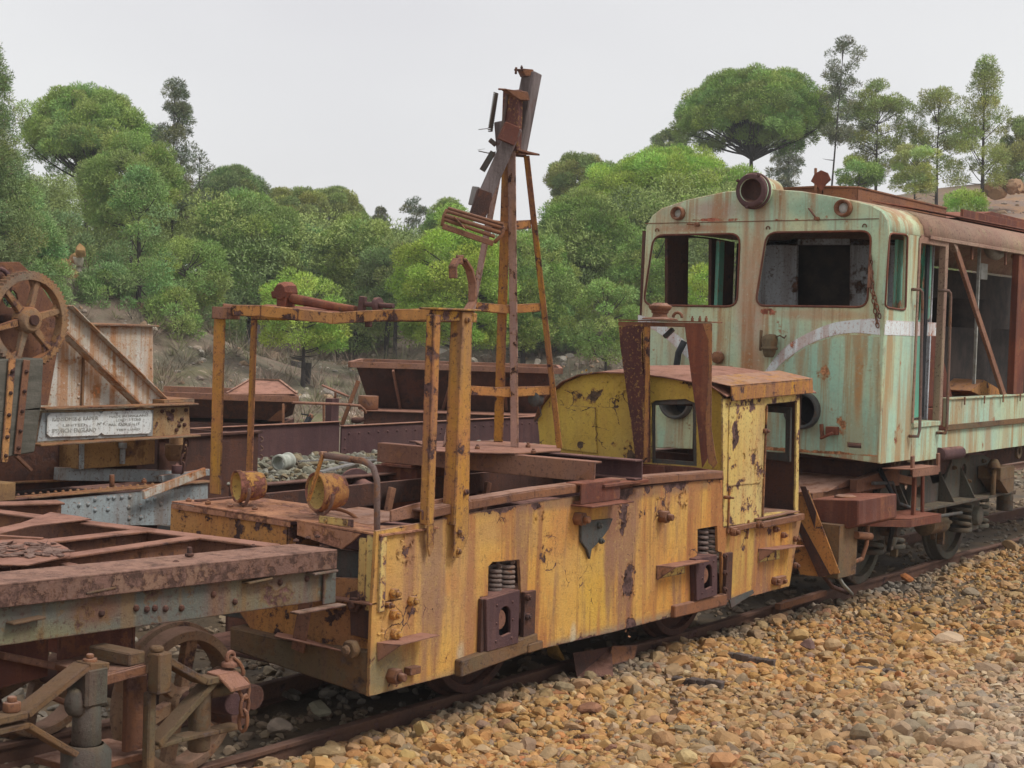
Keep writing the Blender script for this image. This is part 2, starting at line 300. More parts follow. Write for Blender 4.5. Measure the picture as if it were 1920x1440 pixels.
    def angle(s, p, q, w, t, a, b):
        """L section along p-q with legs of width w towards directions a and b"""
        p, q, a, b = V(p), V(q), V(a), V(b); d = (q-p)
        for x, y in ((a, b), (b, a)):
            off = V((0, 0, 0)) if x is a else x*t
            vs = [p+off, p+x*w, p+x*w+y*t, p+off+y*t]; s.add(vs+[v+d for v in vs], [(0, 1, 2, 3), (7, 6, 5, 4), (0, 4, 5, 1), (1, 5, 6, 2), (2, 6, 7, 3), (3, 7, 4, 0)])
        return s
    def chain(s, pts, r=.006, L_=.03):
        pts = [V(p) for p in pts]; k = 0
        for a, b in zip(pts, pts[1:]):
            n = max(1, round((b-a).length/(L_*1.5)))
            for i in range(n):
                c = a.lerp(b, (i+.5)/n); d, s1, u1 = basis(b-a); e = s1 if k % 2 else u1; k += 1
                lp = [c+d*(L_*.95*math.cos(g))+e*(L_*.5*math.sin(g)) for g in [2*math.pi*j/10 for j in range(10)]]
                s.tube(lp, r, 5, closed=True)
        return s
    def build(s, name, mat, parent=None, bevel=.003, label=None):
        root = parent
        while root is not None and root.parent is not None: root = root.parent
        o = V(root.location) if root is not None else V((0, 0, 0))
        me = bpy.data.meshes.new(name); me.from_pydata([(a-o.x, b-o.y, c-o.z) for a, b, c in s.v], [], s.f); me.materials.append(mat)
        me.polygons.foreach_set('use_smooth', s.sm); me.validate(); me.update()
        import bmesh as _bm
        bmm = _bm.new(); bmm.from_mesh(me); _bm.ops.recalc_face_normals(bmm, faces=bmm.faces); bmm.to_mesh(me); bmm.free()
        ob = bpy.data.objects.new(name, me); col.objects.link(ob)
        if parent is not None: ob.parent = parent
        if bevel:
            bv = ob.modifiers.new('bevel', 'BEVEL'); bv.width = bevel; bv.segments = 1; bv.limit_method = 'ANGLE'; bv.angle_limit = math.radians(50)
        if label: ob['label'] = label
        return ob
def _each(s, name, mat, parent=None, bevel=.003):
    """build every separate piece collected in s as an object of its own (pieces whose boxes touch stay together)"""
    n = len(s.v); par = list(range(n))
    def find(i):
        while par[i] != i: par[i] = par[par[i]]; i = par[i]
        return i
    for f in s.f:
        for j in f[1:]: par[find(j)] = find(f[0])
    gr = {}
    for i in range(n): gr.setdefault(find(i), []).append(i)
    A = np.array(s.v); cl = [[g, A[g].min(0)-.003, A[g].max(0)+.003] for g in gr.values()]
    ch = True
    while ch:
        ch = False
        for i in range(len(cl)):
            for j in range(i+1, len(cl)):
                if (cl[i][1] <= cl[j][2]).all() and (cl[j][1] <= cl[i][2]).all():
                    cl[i] = [cl[i][0]+cl[j][0], np.minimum(cl[i][1], cl[j][1]), np.maximum(cl[i][2], cl[j][2])]; cl.pop(j); ch = True; break
            if ch: break
    out = []
    for g, _, _ in cl:
        ix = {q: k for k, q in enumerate(g)}; m_ = MB(); m_.v = [s.v[q] for q in g]
        for f, sm in zip(s.f, s.sm):
            if f[0] in ix: m_.f.append(tuple(ix[q] for q in f)); m_.sm.append(sm)
        out.append(m_.build(name, mat, parent, bevel))
    return out
MB.each = _each
def thing(name, loc, label, cat, group=None):
    o = bpy.data.objects.new(name, None); col.objects.link(o); o.location = loc; o.empty_display_size = .2
    o['label'] = label; o['category'] = cat
    if group: o['group'] = group
    return o
def tag(o, label, cat, group=None, kind=None):
    if label: o['label'] = label
    if cat: o['category'] = cat
    if group: o['group'] = group
    if kind: o['kind'] = kind
    return o
def npmesh(name, v, f, mat, colr=None, smooth=False, parent=None):
    me = bpy.data.meshes.new(name); k = f.shape[1]
    me.vertices.add(len(v)); me.vertices.foreach_set('co', v.astype(np.float32).ravel())
    me.loops.add(f.size); me.loops.foreach_set('vertex_index', f.astype(np.int32).ravel())
    me.polygons.add(len(f)); me.polygons.foreach_set('loop_start', np.arange(0, f.size, k, dtype=np.int32))
    me.polygons.foreach_set('use_smooth', np.full(len(f), smooth))
    if colr is not None:
        at_ = me.color_attributes.new('tint', 'FLOAT_COLOR', 'POINT'); at_.data.foreach_set('color', np.c_[colr, np.ones(len(colr))].astype(np.float32).ravel())
    me.update(calc_edges=True); me.materials.append(mat)
    o = bpy.data.objects.new(name, me); col.objects.link(o)
    if parent is not None: o.parent = parent
    return o
rad = math.radians
def circ(c, a, b, r, n=24, t0=0, t1=2*math.pi): return [V(c)+V(a)*(r*math.cos(t0+(t1-t0)*i/n))+V(b)*(r*math.sin(t0+(t1-t0)*i/n)) for i in range(n)]
def rrect(fn, v, x0, y0, x1, y1, r=14, tl=None, tr=None, br=None, bl=None, n=5):
    """rounded window outline given by its four corners in the photograph, on the real wall plane"""
    c = [(x0, y0) if tl is None else tl, (x1, y0) if tr is None else tr, (x1, y1) if br is None else br, (x0, y1) if bl is None else bl]; pts = []
    for i in range(4):
        p = V(c[i]); a = V(c[i-1]); b = V(c[(i+1) % 4]); da = (a-p).normalized()*r; db = (b-p).normalized()*r
        for k in range(n+1):
            t = k/n; q = p+da*(1-t)**2+db*t**2; pts.append(fn(q.x, q.y, v))
    return pts
# ================================================================== the setting: ground, hill, ballast, track
def sstep(a, b, x): t = np.clip((x-a)/(b-a), 0, 1); return t*t*(3-2*t)
CY, SY = math.cos(YAW), math.sin(YAW)
def vnoise(x, y, seed=0):
    x = np.asarray(x, float); y = np.asarray(y, float); xi = np.floor(x).astype(int); yi = np.floor(y).astype(int); xf = x-xi; yf = y-yi
    def h(a, b): return np.modf(np.abs(np.sin(a*127.1+b*311.7+seed*17.3)*43758.5453))[0]
    u = xf*xf*(3-2*xf); v_ = yf*yf*(3-2*yf)
    return (h(xi, yi)*(1-u)+h(xi+1, yi)*u)*(1-v_)+(h(xi, yi+1)*(1-u)+h(xi+1, yi+1)*u)*v_
def fbm(x, y, o=4, seed=0): return sum(vnoise(x*2**i, y*2**i, seed+i)*.5**i for i in range(o))/sum(.5**i for i in range(o))
def ground_z(x, y):
    """flat yard, then a wooded slope that climbs steepest on the right"""
    x = np.asarray(x, float); y = np.asarray(y, float); s = x*CY+y*SY; l = x*SY-y*CY; u = l/np.maximum(s, 1)
    k = .13+.07*sstep(.0, .17, u)+.05*sstep(.17, .31, u); s0 = 52-10*sstep(-.05, .25, u)
    z = k*np.maximum(s-s0, 0); z = np.where(s > 84, k*(84-s0)+(z-k*(84-s0))*.05, z)
    z += (fbm(x*.12, y*.12, 4, 3)-.5)*1.6*sstep(30, 60, s)
    z += (fbm(x*.9, y*.9, 3, 9)-.5)*.08
    z += 3.5*np.exp(-(((x-31.6)/5.5)**2+((y-38.8)/5.5)**2))
    z += .03*sstep(5.6, 5.45, y)*sstep(4.6, 5.3, y)-.02*sstep(5.6, 5.7, y)*sstep(12.5, 7.5, y)
    z += .16*sstep(5.4, 2.2, y)*sstep(40, 12, s) - .045
    return z
def ground():
    ss = np.concatenate([np.arange(-6, 30, .45), np.arange(30, 130, 1.5), np.arange(130, 420, 25)]); uu = np.linspace(-1, 1, 130)
    S, T = np.meshgrid(ss, uu, indexing='ij'); Lt = T*(14+np.maximum(S, 0)*.9)
    x = S*CY+Lt*SY; y = S*SY-Lt*CY; v = np.stack([x, y, ground_z(x, y)], -1).reshape(-1, 3)
    n, k = S.shape; i = np.arange(n-1)[:, None]*k+np.arange(k-1)[None]; f = np.stack([i, i+1, i+k+1, i+k], -1).reshape(-1, 4)
    m, t, b = newmat('soil'); g = N(t, 'ShaderNodeNewGeometry'); pos = g.outputs['Position']
    yard = mixc(t, step(t, noise(t, pos, 1.2, 6), .35, .65), (.20, .14, .085), (.13, .105, .08))
    hill = mixc(t, step(t, noise(t, pos, .35, 8, .7), .42, .6), (.21, .155, .115), (.15, .135, .09))
    hill = mixc(t, step(t, noise(t, pos, .13, 5), .54, .62), hill, (.19, .18, .085))
    hill = mixc(t, step(t, noise(t, pos, 3, 8, .75), .56, .66), hill, (.40, .31, .24))
    hill = mixc(t, spot(t, pos, tuple(D(1900, 360, 72)), (16, 16, 6), 1), hill, mixc(t, step(t, noise(t, pos, .9, 8, .7), .4, .62), (.29, .21, .17), (.40, .24, .14)))
    dn = N(t, 'ShaderNodeVectorMath', operation='DOT_PRODUCT'); t.links.new(pos, dn.inputs[0]); dn.inputs[1].default_value = (CY, SY, 0)
    c = mixc(t, step(t, dn.outputs['Value'], 20, 36), yard, hill)
    t.links.new(c, b.inputs['Base Color']); b.inputs['Roughness'].default_value = .95
    bp = N(t, 'ShaderNodeBump'); bp.inputs['Strength'].default_value = .8; bp.inputs['Distance'].default_value = .12
    t.links.new(noise(t, pos, 5, 8, .7), bp.inputs['Height']); t.links.new(bp.outputs[0], b.inputs['Normal'])
    tag(npmesh('ground', v, f, m, smooth=True), 'brown stony yard and wooded hillside', None, None, 'structure')
ground()
# ---- loose stones
def ico():
    import bmesh
    bm = bmesh.new(); bmesh.ops.create_icosphere(bm, subdivisions=2, radius=1)
    v = np.array([p.co[:] for p in bm.verts]); f = np.array([[q.index for q in a.verts] for a in bm.faces]); bm.free(); return v, f
IV, IF = ico()
def rock_shapes(k=14):
    out = []
    for i in range(k):
        v = IV.copy()
        for c in range(int(rng.integers(7, 12))):                      # chop with random planes: angular stones
            d = rng.normal(size=3); d /= np.linalg.norm(d); h = rng.uniform(.42, .8)
            e = v@d-h; v = v-np.outer(np.maximum(e, 0), d)
        v += rng.normal(size=v.shape)*.02; v *= np.array([rng.uniform(.8, 1.3), rng.uniform(.7, 1.05), rng.uniform(.5, .85)]); out.append(v)
    return out
SH = rock_shapes()
def stones(name, pts, size, colr, mat):
    n = len(pts); kinds = rng.integers(0, len(SH), n); V_ = np.empty((n, len(IV), 3)); 
    ang = rng.uniform(0, 2*np.pi, n); til = rng.normal(size=(n, 2))*.35
    for k in range(len(SH)):
        q = np.where(kinds == k)[0]
        if not len(q): continue
        b = SH[k][None]*size[q, None, None]; ca, sa = np.cos(ang[q])[:, None], np.sin(ang[q])[:, None]
        ct, st_ = np.cos(til[q, 0])[:, None], np.sin(til[q, 0])[:, None]
        x, y, z = b[..., 0], b[..., 1], b[..., 2]; y, z = y*ct-z*st_, y*st_+z*ct
        V_[q] = np.stack([x*ca-y*sa, x*sa+y*ca, z], -1)
    V_ += pts[:, None]; F_ = (np.arange(n)[:, None, None]*len(IV)+IF[None]).reshape(-1, 3)
    C_ = np.repeat(colr, len(IV), 0)*rng.uniform(.88, 1.12, (n*len(IV), 1))
    return npmesh(name, V_.reshape(-1, 3), F_, mat, C_)
mstone = simple('stone', (.85, .85, .85), (1.0, .98, .95), 18, .9, .5, c3=(.72, .70, .68), attr='tint', bs=45, dist=.012)
PAL = np.array([(.46, .31, .155), (.50, .34, .16), (.44, .28, .14), (.42, .31, .19), (.53, .39, .22), (.38, .30, .21), (.33, .28, .22), (.46, .25, .125), (.29, .24, .20), (.56, .46, .32), (.26, .17, .13), (.46, .40, .33)])
def scatter(n, s0, s1, p=1.0):
    r = rng.uniform(0, 1, n)**p; s = s0+(s1-s0)*r; u = rng.uniform(-.34, .34, n)*s*1.05
    return s*CY+u*SY, s*SY-u*CY
def ballast():
    P_ = []; S_ = []; C_ = []
    for n, s0, s1, sz in ((28000, 7.4, 11.5, .0245), (28000, 10.5, 18, .0255), (9000, 17, 30, .042), (4500, 5.8, 8.6, .030), (16000, 7.0, 12.5, .0125)):
        x, y = scatter(n, s0, s1, .9); keep = (y < 5.54); x, y = x[keep], y[keep]
        size = sz*rng.lognormal(-.04, .42, len(x)); z = ground_z(x, y)+size*.1+rng.uniform(-.3, .35, len(x))*size
        P_.append(np.stack([x, y, z], -1)); S_.append(size)
    x, y = scatter(15000, 6.0, 30, 1.1); k = (y > 5.0) & (y < 12); x, y = x[k], y[k]
    P_.append(np.stack([x, y, ground_z(x, y)+.01], -1)); S_.append(.03*rng.lognormal(0, .35, len(x)))
    pts = np.concatenate(P_); size = np.concatenate(S_)
    wts = np.array([.17, .16, .11, .14, .12, .10, .05, .06, .03, .05, .02, .02]); wts /= wts.sum()
    c = np.array([1.07, .90, .70])*PAL[rng.choice(len(PAL), len(pts), p=wts)]*rng.uniform(.85, 1.12, (len(pts), 1))*rng.uniform(.94, 1.06, (len(pts), 3))
    n1 = fbm(pts[:, 0]*.8, pts[:, 1]*.8, 3, 5)
    grey = np.clip(.72*sstep(5.15, 5.55, pts[:, 1]+.8*(n1-.5))+.25*sstep(.55, .7, n1), 0, 1)[:, None]   # grey-brown stones beside the rail
    c = c*(1-grey)+grey*(c.mean(1, keepdims=True)*np.array([.95, .84, .70])*.85)
    s = pts[:, 0]*CY+pts[:, 1]*SY; l = (pts[:, 0]*SY-pts[:, 1]*CY)/s
    pale = (sstep(.20, .34, l)*sstep(12, 9., s))[:, None]*.5; c = c*(1-pale)+pale*(c.mean(1, keepdims=True)*1.5*np.array([1, .93, .82]))
    tag(stones('gravel', pts, size, np.clip(c, 0, .75), mstone), 'loose ochre and grey stones covering the yard', 'gravel', None, 'stuff')
ballast()
def big_stone(px, py, r, c, label, z=.03):
    p = Z(px, py, z); o = stones('stone', np.array([[*p]]), np.array([r]), np.array([c]), mstone); tag(o, label, 'stone', 'larger stones lying in the gravel')
big_stone(1043, 1226, .075, (.50, .27, .07), 'orange stone under the lower edge of the yellow locomotive plate beside the leaning scrap plate', .06)
big_stone(525, 1362, .06, (.34, .27, .21), 'smooth pinkish grey stone inside the rail below the front corner of the yellow locomotive', .04)
big_stone(1478, 1134, .06, (.48, .19, .07), 'orange red stone against the end of the rusty plank by the rail', .03)
big_stone(1515, 1208, .065, (.17, .10, .085), 'dark purple brown stone in the ochre gravel, alone among pale ones', .05)
big_stone(1700, 1084, .06, (.46, .17, .06), 'red orange stone close to the rail below the front wheel of the green locomotive', .04)
big_stone(1280, 1420, .07, (.54, .40, .2), 'largest pale yellow angular stone at the bottom edge of the photo', .12)
big_stone(790, 1366, .06, (.46, .33, .14), 'pale yellow angular stone in front of the rail, below the yellow side plate', .05)
big_stone(600, 1330, .07, (.36, .33, .24), 'pale lichen covered lump between the rails under the yellow locomotive', .02)
def rail(y, label, x0=3.0, x1=60, z=0.0):
    mb = MB(); z0, z1 = z-.075, z+.05
    prof = [(-.055, z0), (.055, z0), (.055, z0+.012), (.010, z0+.025), (.010, z1-.028), (.030, z1-.022), (.030, z1-.004), (.024, z1), (-.024, z1), (-.030, z1-.004), (-.030, z1-.022), (-.010, z1-.028), (-.010, z0+.025), (-.055, z0+.012)]
    xs = [x0+i*(x1-x0)/40 for i in range(41)]; k = len(prof)
    vs = [(x, y+a+.012*math.sin(x*.9), b+.008*math.sin(x*1.7)) for x in xs for a, b in prof]
    fs = [(i*k+j, i*k+(j+1) % k, (i+1)*k+(j+1) % k, (i+1)*k+j) for i in range(40) for j in range(k)]
    mb.add(vs, fs); tag(mb.build('rail', M['railrust'], bevel=0), label, 'rail', 'rails of the two tracks')
rail(5.60, 'rusty rail running along the edge of the orange gravel beneath the yellow locomotive')
rail(6.60, 'rusty rail under the far side of the yellow locomotive')
rail(9.1, 'rusty rail under the near side of the grey crane and the rubble wagon')
rail(10.2, 'rusty rail under the far side of the grey crane and the rubble wagon')
def plank(a, b, y0, w_, label, h=.05):
    p, q = Z(*a, y0), Z(*b, y0); mb = MB(); n = 6
    for i in range(n):
        s_, e = p.lerp(q, i/n), p.lerp(q, (i+.97)/n); j = random.uniform(-.012, .012); mb.beam(s_+V((0, 0, j)), e+V((0, 0, j*.5)), w_*random.uniform(.8, 1.1), h)
    tag(mb.build('timber_plank', M['woodplank'], bevel=.004), label, 'plank', 'dark timber planks half buried in the gravel')
plank((1362, 1229), (1455, 1243), .02, .07, 'dark splintered plank in the gravel nearest the end of the yellow locomotive, topmost of three')
plank((1262, 1275), (1356, 1287), .03, .07, 'dark plank half buried in orange gravel, lowest and leftmost of three')
plank((1605, 1254), (1722, 1268), .03, .08, 'long dark plank half buried in gravel, rightmost of three')
def mud():
    mb = MB(); p = Y(1075, 1225, 5.05)
    a = [Z(1072, 1252, .06)]*1
    b0, b1 = Z(1082, 1270, .015), Z(1150, 1268, .015)
    t0, t1 = Y(1074, 1225, b0.y+.05), Y(1147, 1213, b0.y+.05)
    mb.slab([b0, b1, t1, t0], (.004, .006, .002)); mb.build_o = None
    tag(mb.build('scrap_plate', M['rustdark'], bevel=.001), 'rusty square scrap plate leaning beside the rail under the yellow locomotive', 'scrap plate', 'scrap plates leaning by the rail')
    mb = MB(); b0, b1 = Z(1140, 1250, .03), Z(1190, 1236, .03); t0, t1 = Y(1148, 1212, b0.y+.03), Y(1196, 1210, b0.y+.03)
    mb.slab([b0, b1, t1, t0], (.004, .008, .002)); tag(mb.build('scrap_plate', M['rust'], bevel=.001), 'bent brown scrap piece behind the square scrap plate by the rail', 'scrap plate', 'scrap plates leaning by the rail')
mud()
mb = MB(); mb.beam(Z(1458, 1138, .07), Z(1545, 1112, .07), .05, .05); tag(mb.build('rusty_bar', M['rust']), 'short rusty square bar lying on the rail between the yellow and the green locomotive', 'bar')
# ================================================================== trees
mleaf, t_, b_ = newmat('pine_needles')
a_ = N(t_, 'ShaderNodeAttribute', attribute_name='tint'); t_.links.new(a_.outputs['Color'], b_.inputs['Base Color']); b_.inputs['Roughness'].default_value = .8
def limb(mb, a, b, r0, r1, bend=.08, n=5):
    a, b = V(a), V(b); pts = []; Ln = (b-a).length; o = V((random.uniform(-1, 1), random.uniform(-1, 1), -.6*random.random()))*bend*Ln
    for i in range(n+1): t = i/n; pts.append(a.lerp(b, t)+o*math.sin(math.pi*t))
    mb.tube(pts, [r0+(r1-r0)*i/n for i in range(n+1)], 6, caps=False)
def tree(px, ytop, wpx, ybot, dist, kind, hue, label, cat='pine tree', lean=0, dens=1., bpx=None, name=None):
    """ytop/ybot: top and lower edge of the crown in the photograph, px its centre; the tree stands on the terrain at that distance"""
    top = D(px, ytop, dist); bot = D(px, ybot, dist); mid = D(bpx if bpx else px-lean, (ytop+ybot)/2, dist)
    bx, by = mid.x, mid.y; gz = float(ground_z(bx, by)); W = wpx/FPX*dist; H = max(.8, top.z-bot.z); cz = bot.z
    root = thing(name or {'umbrella': 'umbrella_pine', 'round': 'round_pine', 'conic': 'tall_pine', 'thin': 'slender_pine', 'bush': 'young_pine'}[kind], (bx, by, gz), label, cat, 'trees on the slope behind the wagons')
    cx, cy = top.x, top.y; ax = V((cx, cy, 0)); cl = []
    lobes = [(random.uniform(0, 6.28), random.uniform(-1, 1), random.uniform(-.30, .16)) for _ in range(7)]
    ncl = int({'umbrella': 150, 'round': 125, 'conic': 85, 'thin': 85, 'bush': 60}[kind]*dens*min(2.6, max(.35, (W*W+W*H)/22)))
    for i in range(ncl):
        g = random.uniform(0, 2*math.pi)
        if kind == 'umbrella':
            r = math.sqrt(random.random()); h = .32+.68*(1-r**3*.95)-random.uniform(0, .22) if random.random() < .88 else random.uniform(.1, .5)+.25*(r > .7); R_ = r*.5*W
        elif kind in ('round', 'bush'):
            z_ = random.uniform(-.95, 1); rr = random.uniform(.62, 1)**.5; h = .5+.5*z_*rr; R_ = W*.47*rr*math.sqrt(max(.02, 1-z_*z_))
            if z_ < 0: R_ = W*.47*rr*(1+z_*.25)
        elif kind == 'conic':
            h = random.random(); R_ = W*.5*(1-h)**.6*random.uniform(.35, 1) + .1
        else:
            h = random.random(); R_ = W*.5*(.25+.75*math.sin(math.pi*min(1, h*.85+.12)))*random.uniform(.2, 1)
        k_l = 1
        for lg, lh, la in lobes:
            dd_ = (math.cos(g-lg)+1)/2; k_l += la*dd_**3*max(0, 1-abs(h*2-1-lh)*1.1)
        if kind == 'umbrella': R_ *= 1+.10*math.sin(5*g+1)+random.uniform(-.06, .06); h += .06*math.sin(4*g+dist)*r
        R_ *= k_l; h = h*(1+.5*(k_l-1)) if h > .5 else h; cl.append((cx+R_*math.cos(g), cy+R_*math.sin(g), cz+h*H))
    cl = np.array(cl); ncl = len(cl); cr = {'umbrella': .052, 'round': .072, 'conic': .08, 'thin': .08, 'bush': .11}[kind]*W*rng.uniform(.5, 1.6, ncl)+.16
    cr = np.minimum(cr, .95)
    if kind == 'thin': cr *= .8
    # needle tufts round every clump, thicker on its outside, so clumps read as separate puffs with gaps between
    per = np.maximum(60, (cr**2*{'thin': 1900, 'conic': 2700, 'umbrella': 3600}.get(kind, 4000)*min(1, dens))).astype(int); per = np.minimum(per, 2200)
    idx = np.repeat(np.arange(ncl), per); n = len(idx); d = rng.normal(size=(n, 3)); d[:, 2] = np.where(d[:, 2] < 0, d[:, 2]*.55, d[:, 2]); d /= np.linalg.norm(d, axis=1, keepdims=True)
    c = cl[idx]+d*(cr[idx]*rng.uniform(.25, 1, n)**.55)[:, None]*np.array([1, 1, .72])
    q = d+rng.normal(size=(n, 3))*.55+np.array([0, 0, .35]); q /= np.linalg.norm(q, axis=1, keepdims=True)
    s_ = np.cross(q, rng.normal(size=(n, 3))); s_ /= np.linalg.norm(s_, axis=1, keepdims=True)
    ln = (rng.uniform(.05, .115, n)*(dist/58)**.6)[:, None]; wd = ln*.17
    v = np.stack([c-s_*wd, c+s_*wd, c+q*ln], 1).reshape(-1, 3)
    hues = {'g': (.28, .40, .105), 'd': (.22, .30, .11), 'b': (.36, .52, .095), 'o': (.31, .37, .11), 'k': (.17, .20, .11), 'u': (.24, .38, .13), 'y': (.42, .50, .16)}
    base = np.array(hues[hue]); ck = rng.uniform(.8, 1.2, ncl)[:, None]*np.c_[rng.uniform(.85, 1.2, ncl), np.ones(ncl), rng.uniform(.8, 1.2, ncl)]
    cc = base*ck[idx]*rng.uniform(.88, 1.12, n)[:, None]
    dead = rng.random(n) < .03; cc[dead] = np.array((.17, .12, .08))
    npmesh('crown', v-np.array([bx, by, gz]), np.arange(3*n).reshape(-1, 3), mleaf, np.repeat(cc, 3, 0), parent=root)
    mb = MB(); rt = max(.06, W*.028)*(1 if kind != 'thin' else .8); tb = V((bx, by, gz-.3)); hi = .93 if kind in ('conic', 'thin', 'bush') else (.35 if kind == 'umbrella' else .6)
    tt = V((cx, cy, cz+hi*H)); ks = 8; tp = [tb.lerp(tt, i/ks)+V((random.uniform(-1, 1), random.uniform(-1, 1), 0))*.03*rt*i for i in range(ks+1)]
    mb.tube(tp, [rt*(1.15-.95*i/ks) for i in range(ks+1)], 8, caps=False)
    for i in rng.permutation(ncl)[:int(ncl*(.3 if kind in ('umbrella', 'thin') else .4))]:
        e = V(cl[i]); f_ = random.uniform(-.25, .2) if kind == 'umbrella' else max(0, min(.95, (e.z-cz)/(hi*H)-.18))
        zz = cz+f_*H*hi if kind != 'umbrella' else cz+f_*H*.45; t = (zz-tb.z)/(tt.z-tb.z); a = tb.lerp(tt, max(.2, min(.97, t)))
        limb(mb, a, e, rt*(.30 if kind == 'umbrella' else .22), .014)
    for i in range(7):                                                  # dead stubs on the bare stem
        a = tb.lerp(tt, random.uniform(.2, .55)); g = random.uniform(0, 6.28); limb(mb, a, a+V((math.cos(g), math.sin(g), .15))*random.uniform(.3, 1.1)*max(.4, W*.2), .025, .006)
    mb.build('trunk', M['bark'], root, bevel=0); return root
TR = [
 (-45, 80, 250, 480, 42, 'conic', 'd', 'tall dark pine cut by the left edge of the photo', 'pine tree', 0, 2.2),
 (20, 300, 230, 640, 44, 'round', 'u', 'bluish green bushy pine behind the crane gear wheel at the left edge'),
 (165, 168, 235, 330, 64, 'umbrella', 'g', 'wide domed stone pine second from the left edge, above the crane'),
 (328, 155, 100, 420, 61, 'conic', 'k', 'tall slim dark pine standing up alone above the left wood', 'pine tree', 0, 1.6),
 (250, 258, 190, 430, 58, 'round', 'g', 'round green pine just left of the tall slim dark pine'),
 (262, 325, 175, 600, 47, 'conic', 'u', 'young pine with a visible thin grey stem above the pale crane tank'),
 (375, 285, 70, 400, 66, 'thin', 'k', 'ragged small pine just right of the tall slim dark pine'),
 (350, 440, 150, 600, 50, 'round', 'g', 'pine with a thick dark bare trunk between the crane tank and the yellow cage', 'pine tree', 12),
 (430, 315, 170, 470, 78, 'round', 'd', 'dark round pine on the skyline above the left post of the yellow cage'),
 (470, 372, 230, 580, 60, 'round', 'g', 'broad mid green pine above the left end of the yellow cage'),
 (548, 346, 130, 460, 84, 'round', 'o', 'olive pine on the skyline left of centre, left one of a pair'),
 (634, 356, 120, 470, 88, 'round', 'o', 'olive pine on the skyline left of centre, right one of a pair'),
 (560, 412, 130, 560, 68, 'round', 'u', 'bluish green pine above the middle of the bent yellow top bar'),
 (572, 505, 165, 668, 45, 'round', 'b', 'bright green round young pine right behind the yellow cage'),
 (672, 405, 165, 575, 60, 'round', 'g', 'mid green pine right of the bluish one above the yellow cage'),
 (716, 392, 24, 440, 90, 'bush', 'k', 'tiny ball topped pine on the skyline left of the mast'),
 (782, 374, 66, 440, 92, 'thin', 'k', 'small dark ragged pine on the skyline left of the mast foot light rack'),
 (745, 450, 160, 600, 57, 'round', 'd', 'pine with a thin black trunk between the yellow cage and the mast'),
 (862, 410, 225, 660, 51, 'round', 'b', 'big bright green pine directly behind the hook and the mast'),
 (838, 378, 100, 480, 82, 'round', 'g', 'small dome of a pine on the skyline just left of the mast'),
 (985, 440, 190, 660, 54, 'round', 'g', 'green pine seen between the legs of the mast'),
 (1098, 366, 215, 560, 60, 'round', 'g', 'broad green pine right of the mast'),
 (1092, 292, 130, 400, 80, 'round', 'o', 'olive pine on the skyline right of the mast'),
 (1265, 283, 310, 450, 70, 'umbrella', 'b', 'broad bright green pine behind the headlight of the green locomotive'),
 (1258, 245, 75, 330, 92, 'round', 'd', 'little dark pine top peeping over the broad bright green pine'),
 (1415, 140, 270, 285, 76, 'umbrella', 'g', 'large umbrella pine with bare spreading limbs on the ridge above the green locomotive'),
 (1583, 68, 105, 265, 73, 'thin', 'k', 'tallest thin leaning pine against the sky above the green locomotive', 'pine tree', 22),
 (1648, 155, 135, 335, 78, 'round', 'o', 'oval pine on the ridge just right of the tallest thin pine', 'pine tree', 0, .55),
 (1762, 160, 125, 330, 77, 'round', 'o', 'oval pine on the ridge between the other oval pine and the pointed one', 'pine tree', 0, .5),
 (1848, 112, 130, 345, 74, 'conic', 'o', 'tall pointed pine near the right edge on the bare slope', 'pine tree', 0, .7),
 (1912, 225, 90, 350, 82, 'round', 'o', 'olive pine cut by the right edge of the photo'),
 (1718, 272, 90, 362, 70, 'round', 'y', 'small pale green pine above the roof of the green locomotive'),
 (1612, 292, 76, 360, 70, 'bush', 'g', 'low green young pine behind the diamond shaped plate on the roof'),
 (1812, 362, 66, 396, 66, 'bush', 'b', 'low bright shrub like pine on the bare slope at the right'),
 (1140, 525, 135, 680, 50, 'round', 'g', 'young pine left of the green locomotive above the curved yellow hood'),
 (1318, 500, 80, 610, 47, 'bush', 'b', 'bright young pine seen through the left windscreen opening'),
 (1225, 425, 150, 600, 56, 'round', 'g', 'pine beside and behind the left edge of the green cab'),
 (110, 390, 180, 610, 50, 'round', 'd', 'grey green pine behind the top of the crane gear wheel'),
 (1480, 272, 95, 350, 86, 'thin', 'k', 'dark ragged pine low behind the large umbrella pine'),
 (405, 520, 130, 640, 58, 'round', 'd', 'low dark green pine seen through the left bay of the yellow cage'),
 (1035, 520, 150, 660, 58, 'round', 'u', 'bluish green pine just right of the mast foot'),
 (190, 490, 130, 622, 46, 'round', 'u', 'low bluish green pine on the bank behind the top of the crane tank'),
 (330, 545, 100, 655, 46, 'bush', 'g', 'feathery young pine on the bank right of the crane tank'),
 (690, 560, 110, 660, 62, 'round', 'd', 'dull green pine above the rusty tipping hopper'),
]
for a in TR: tree(*a)
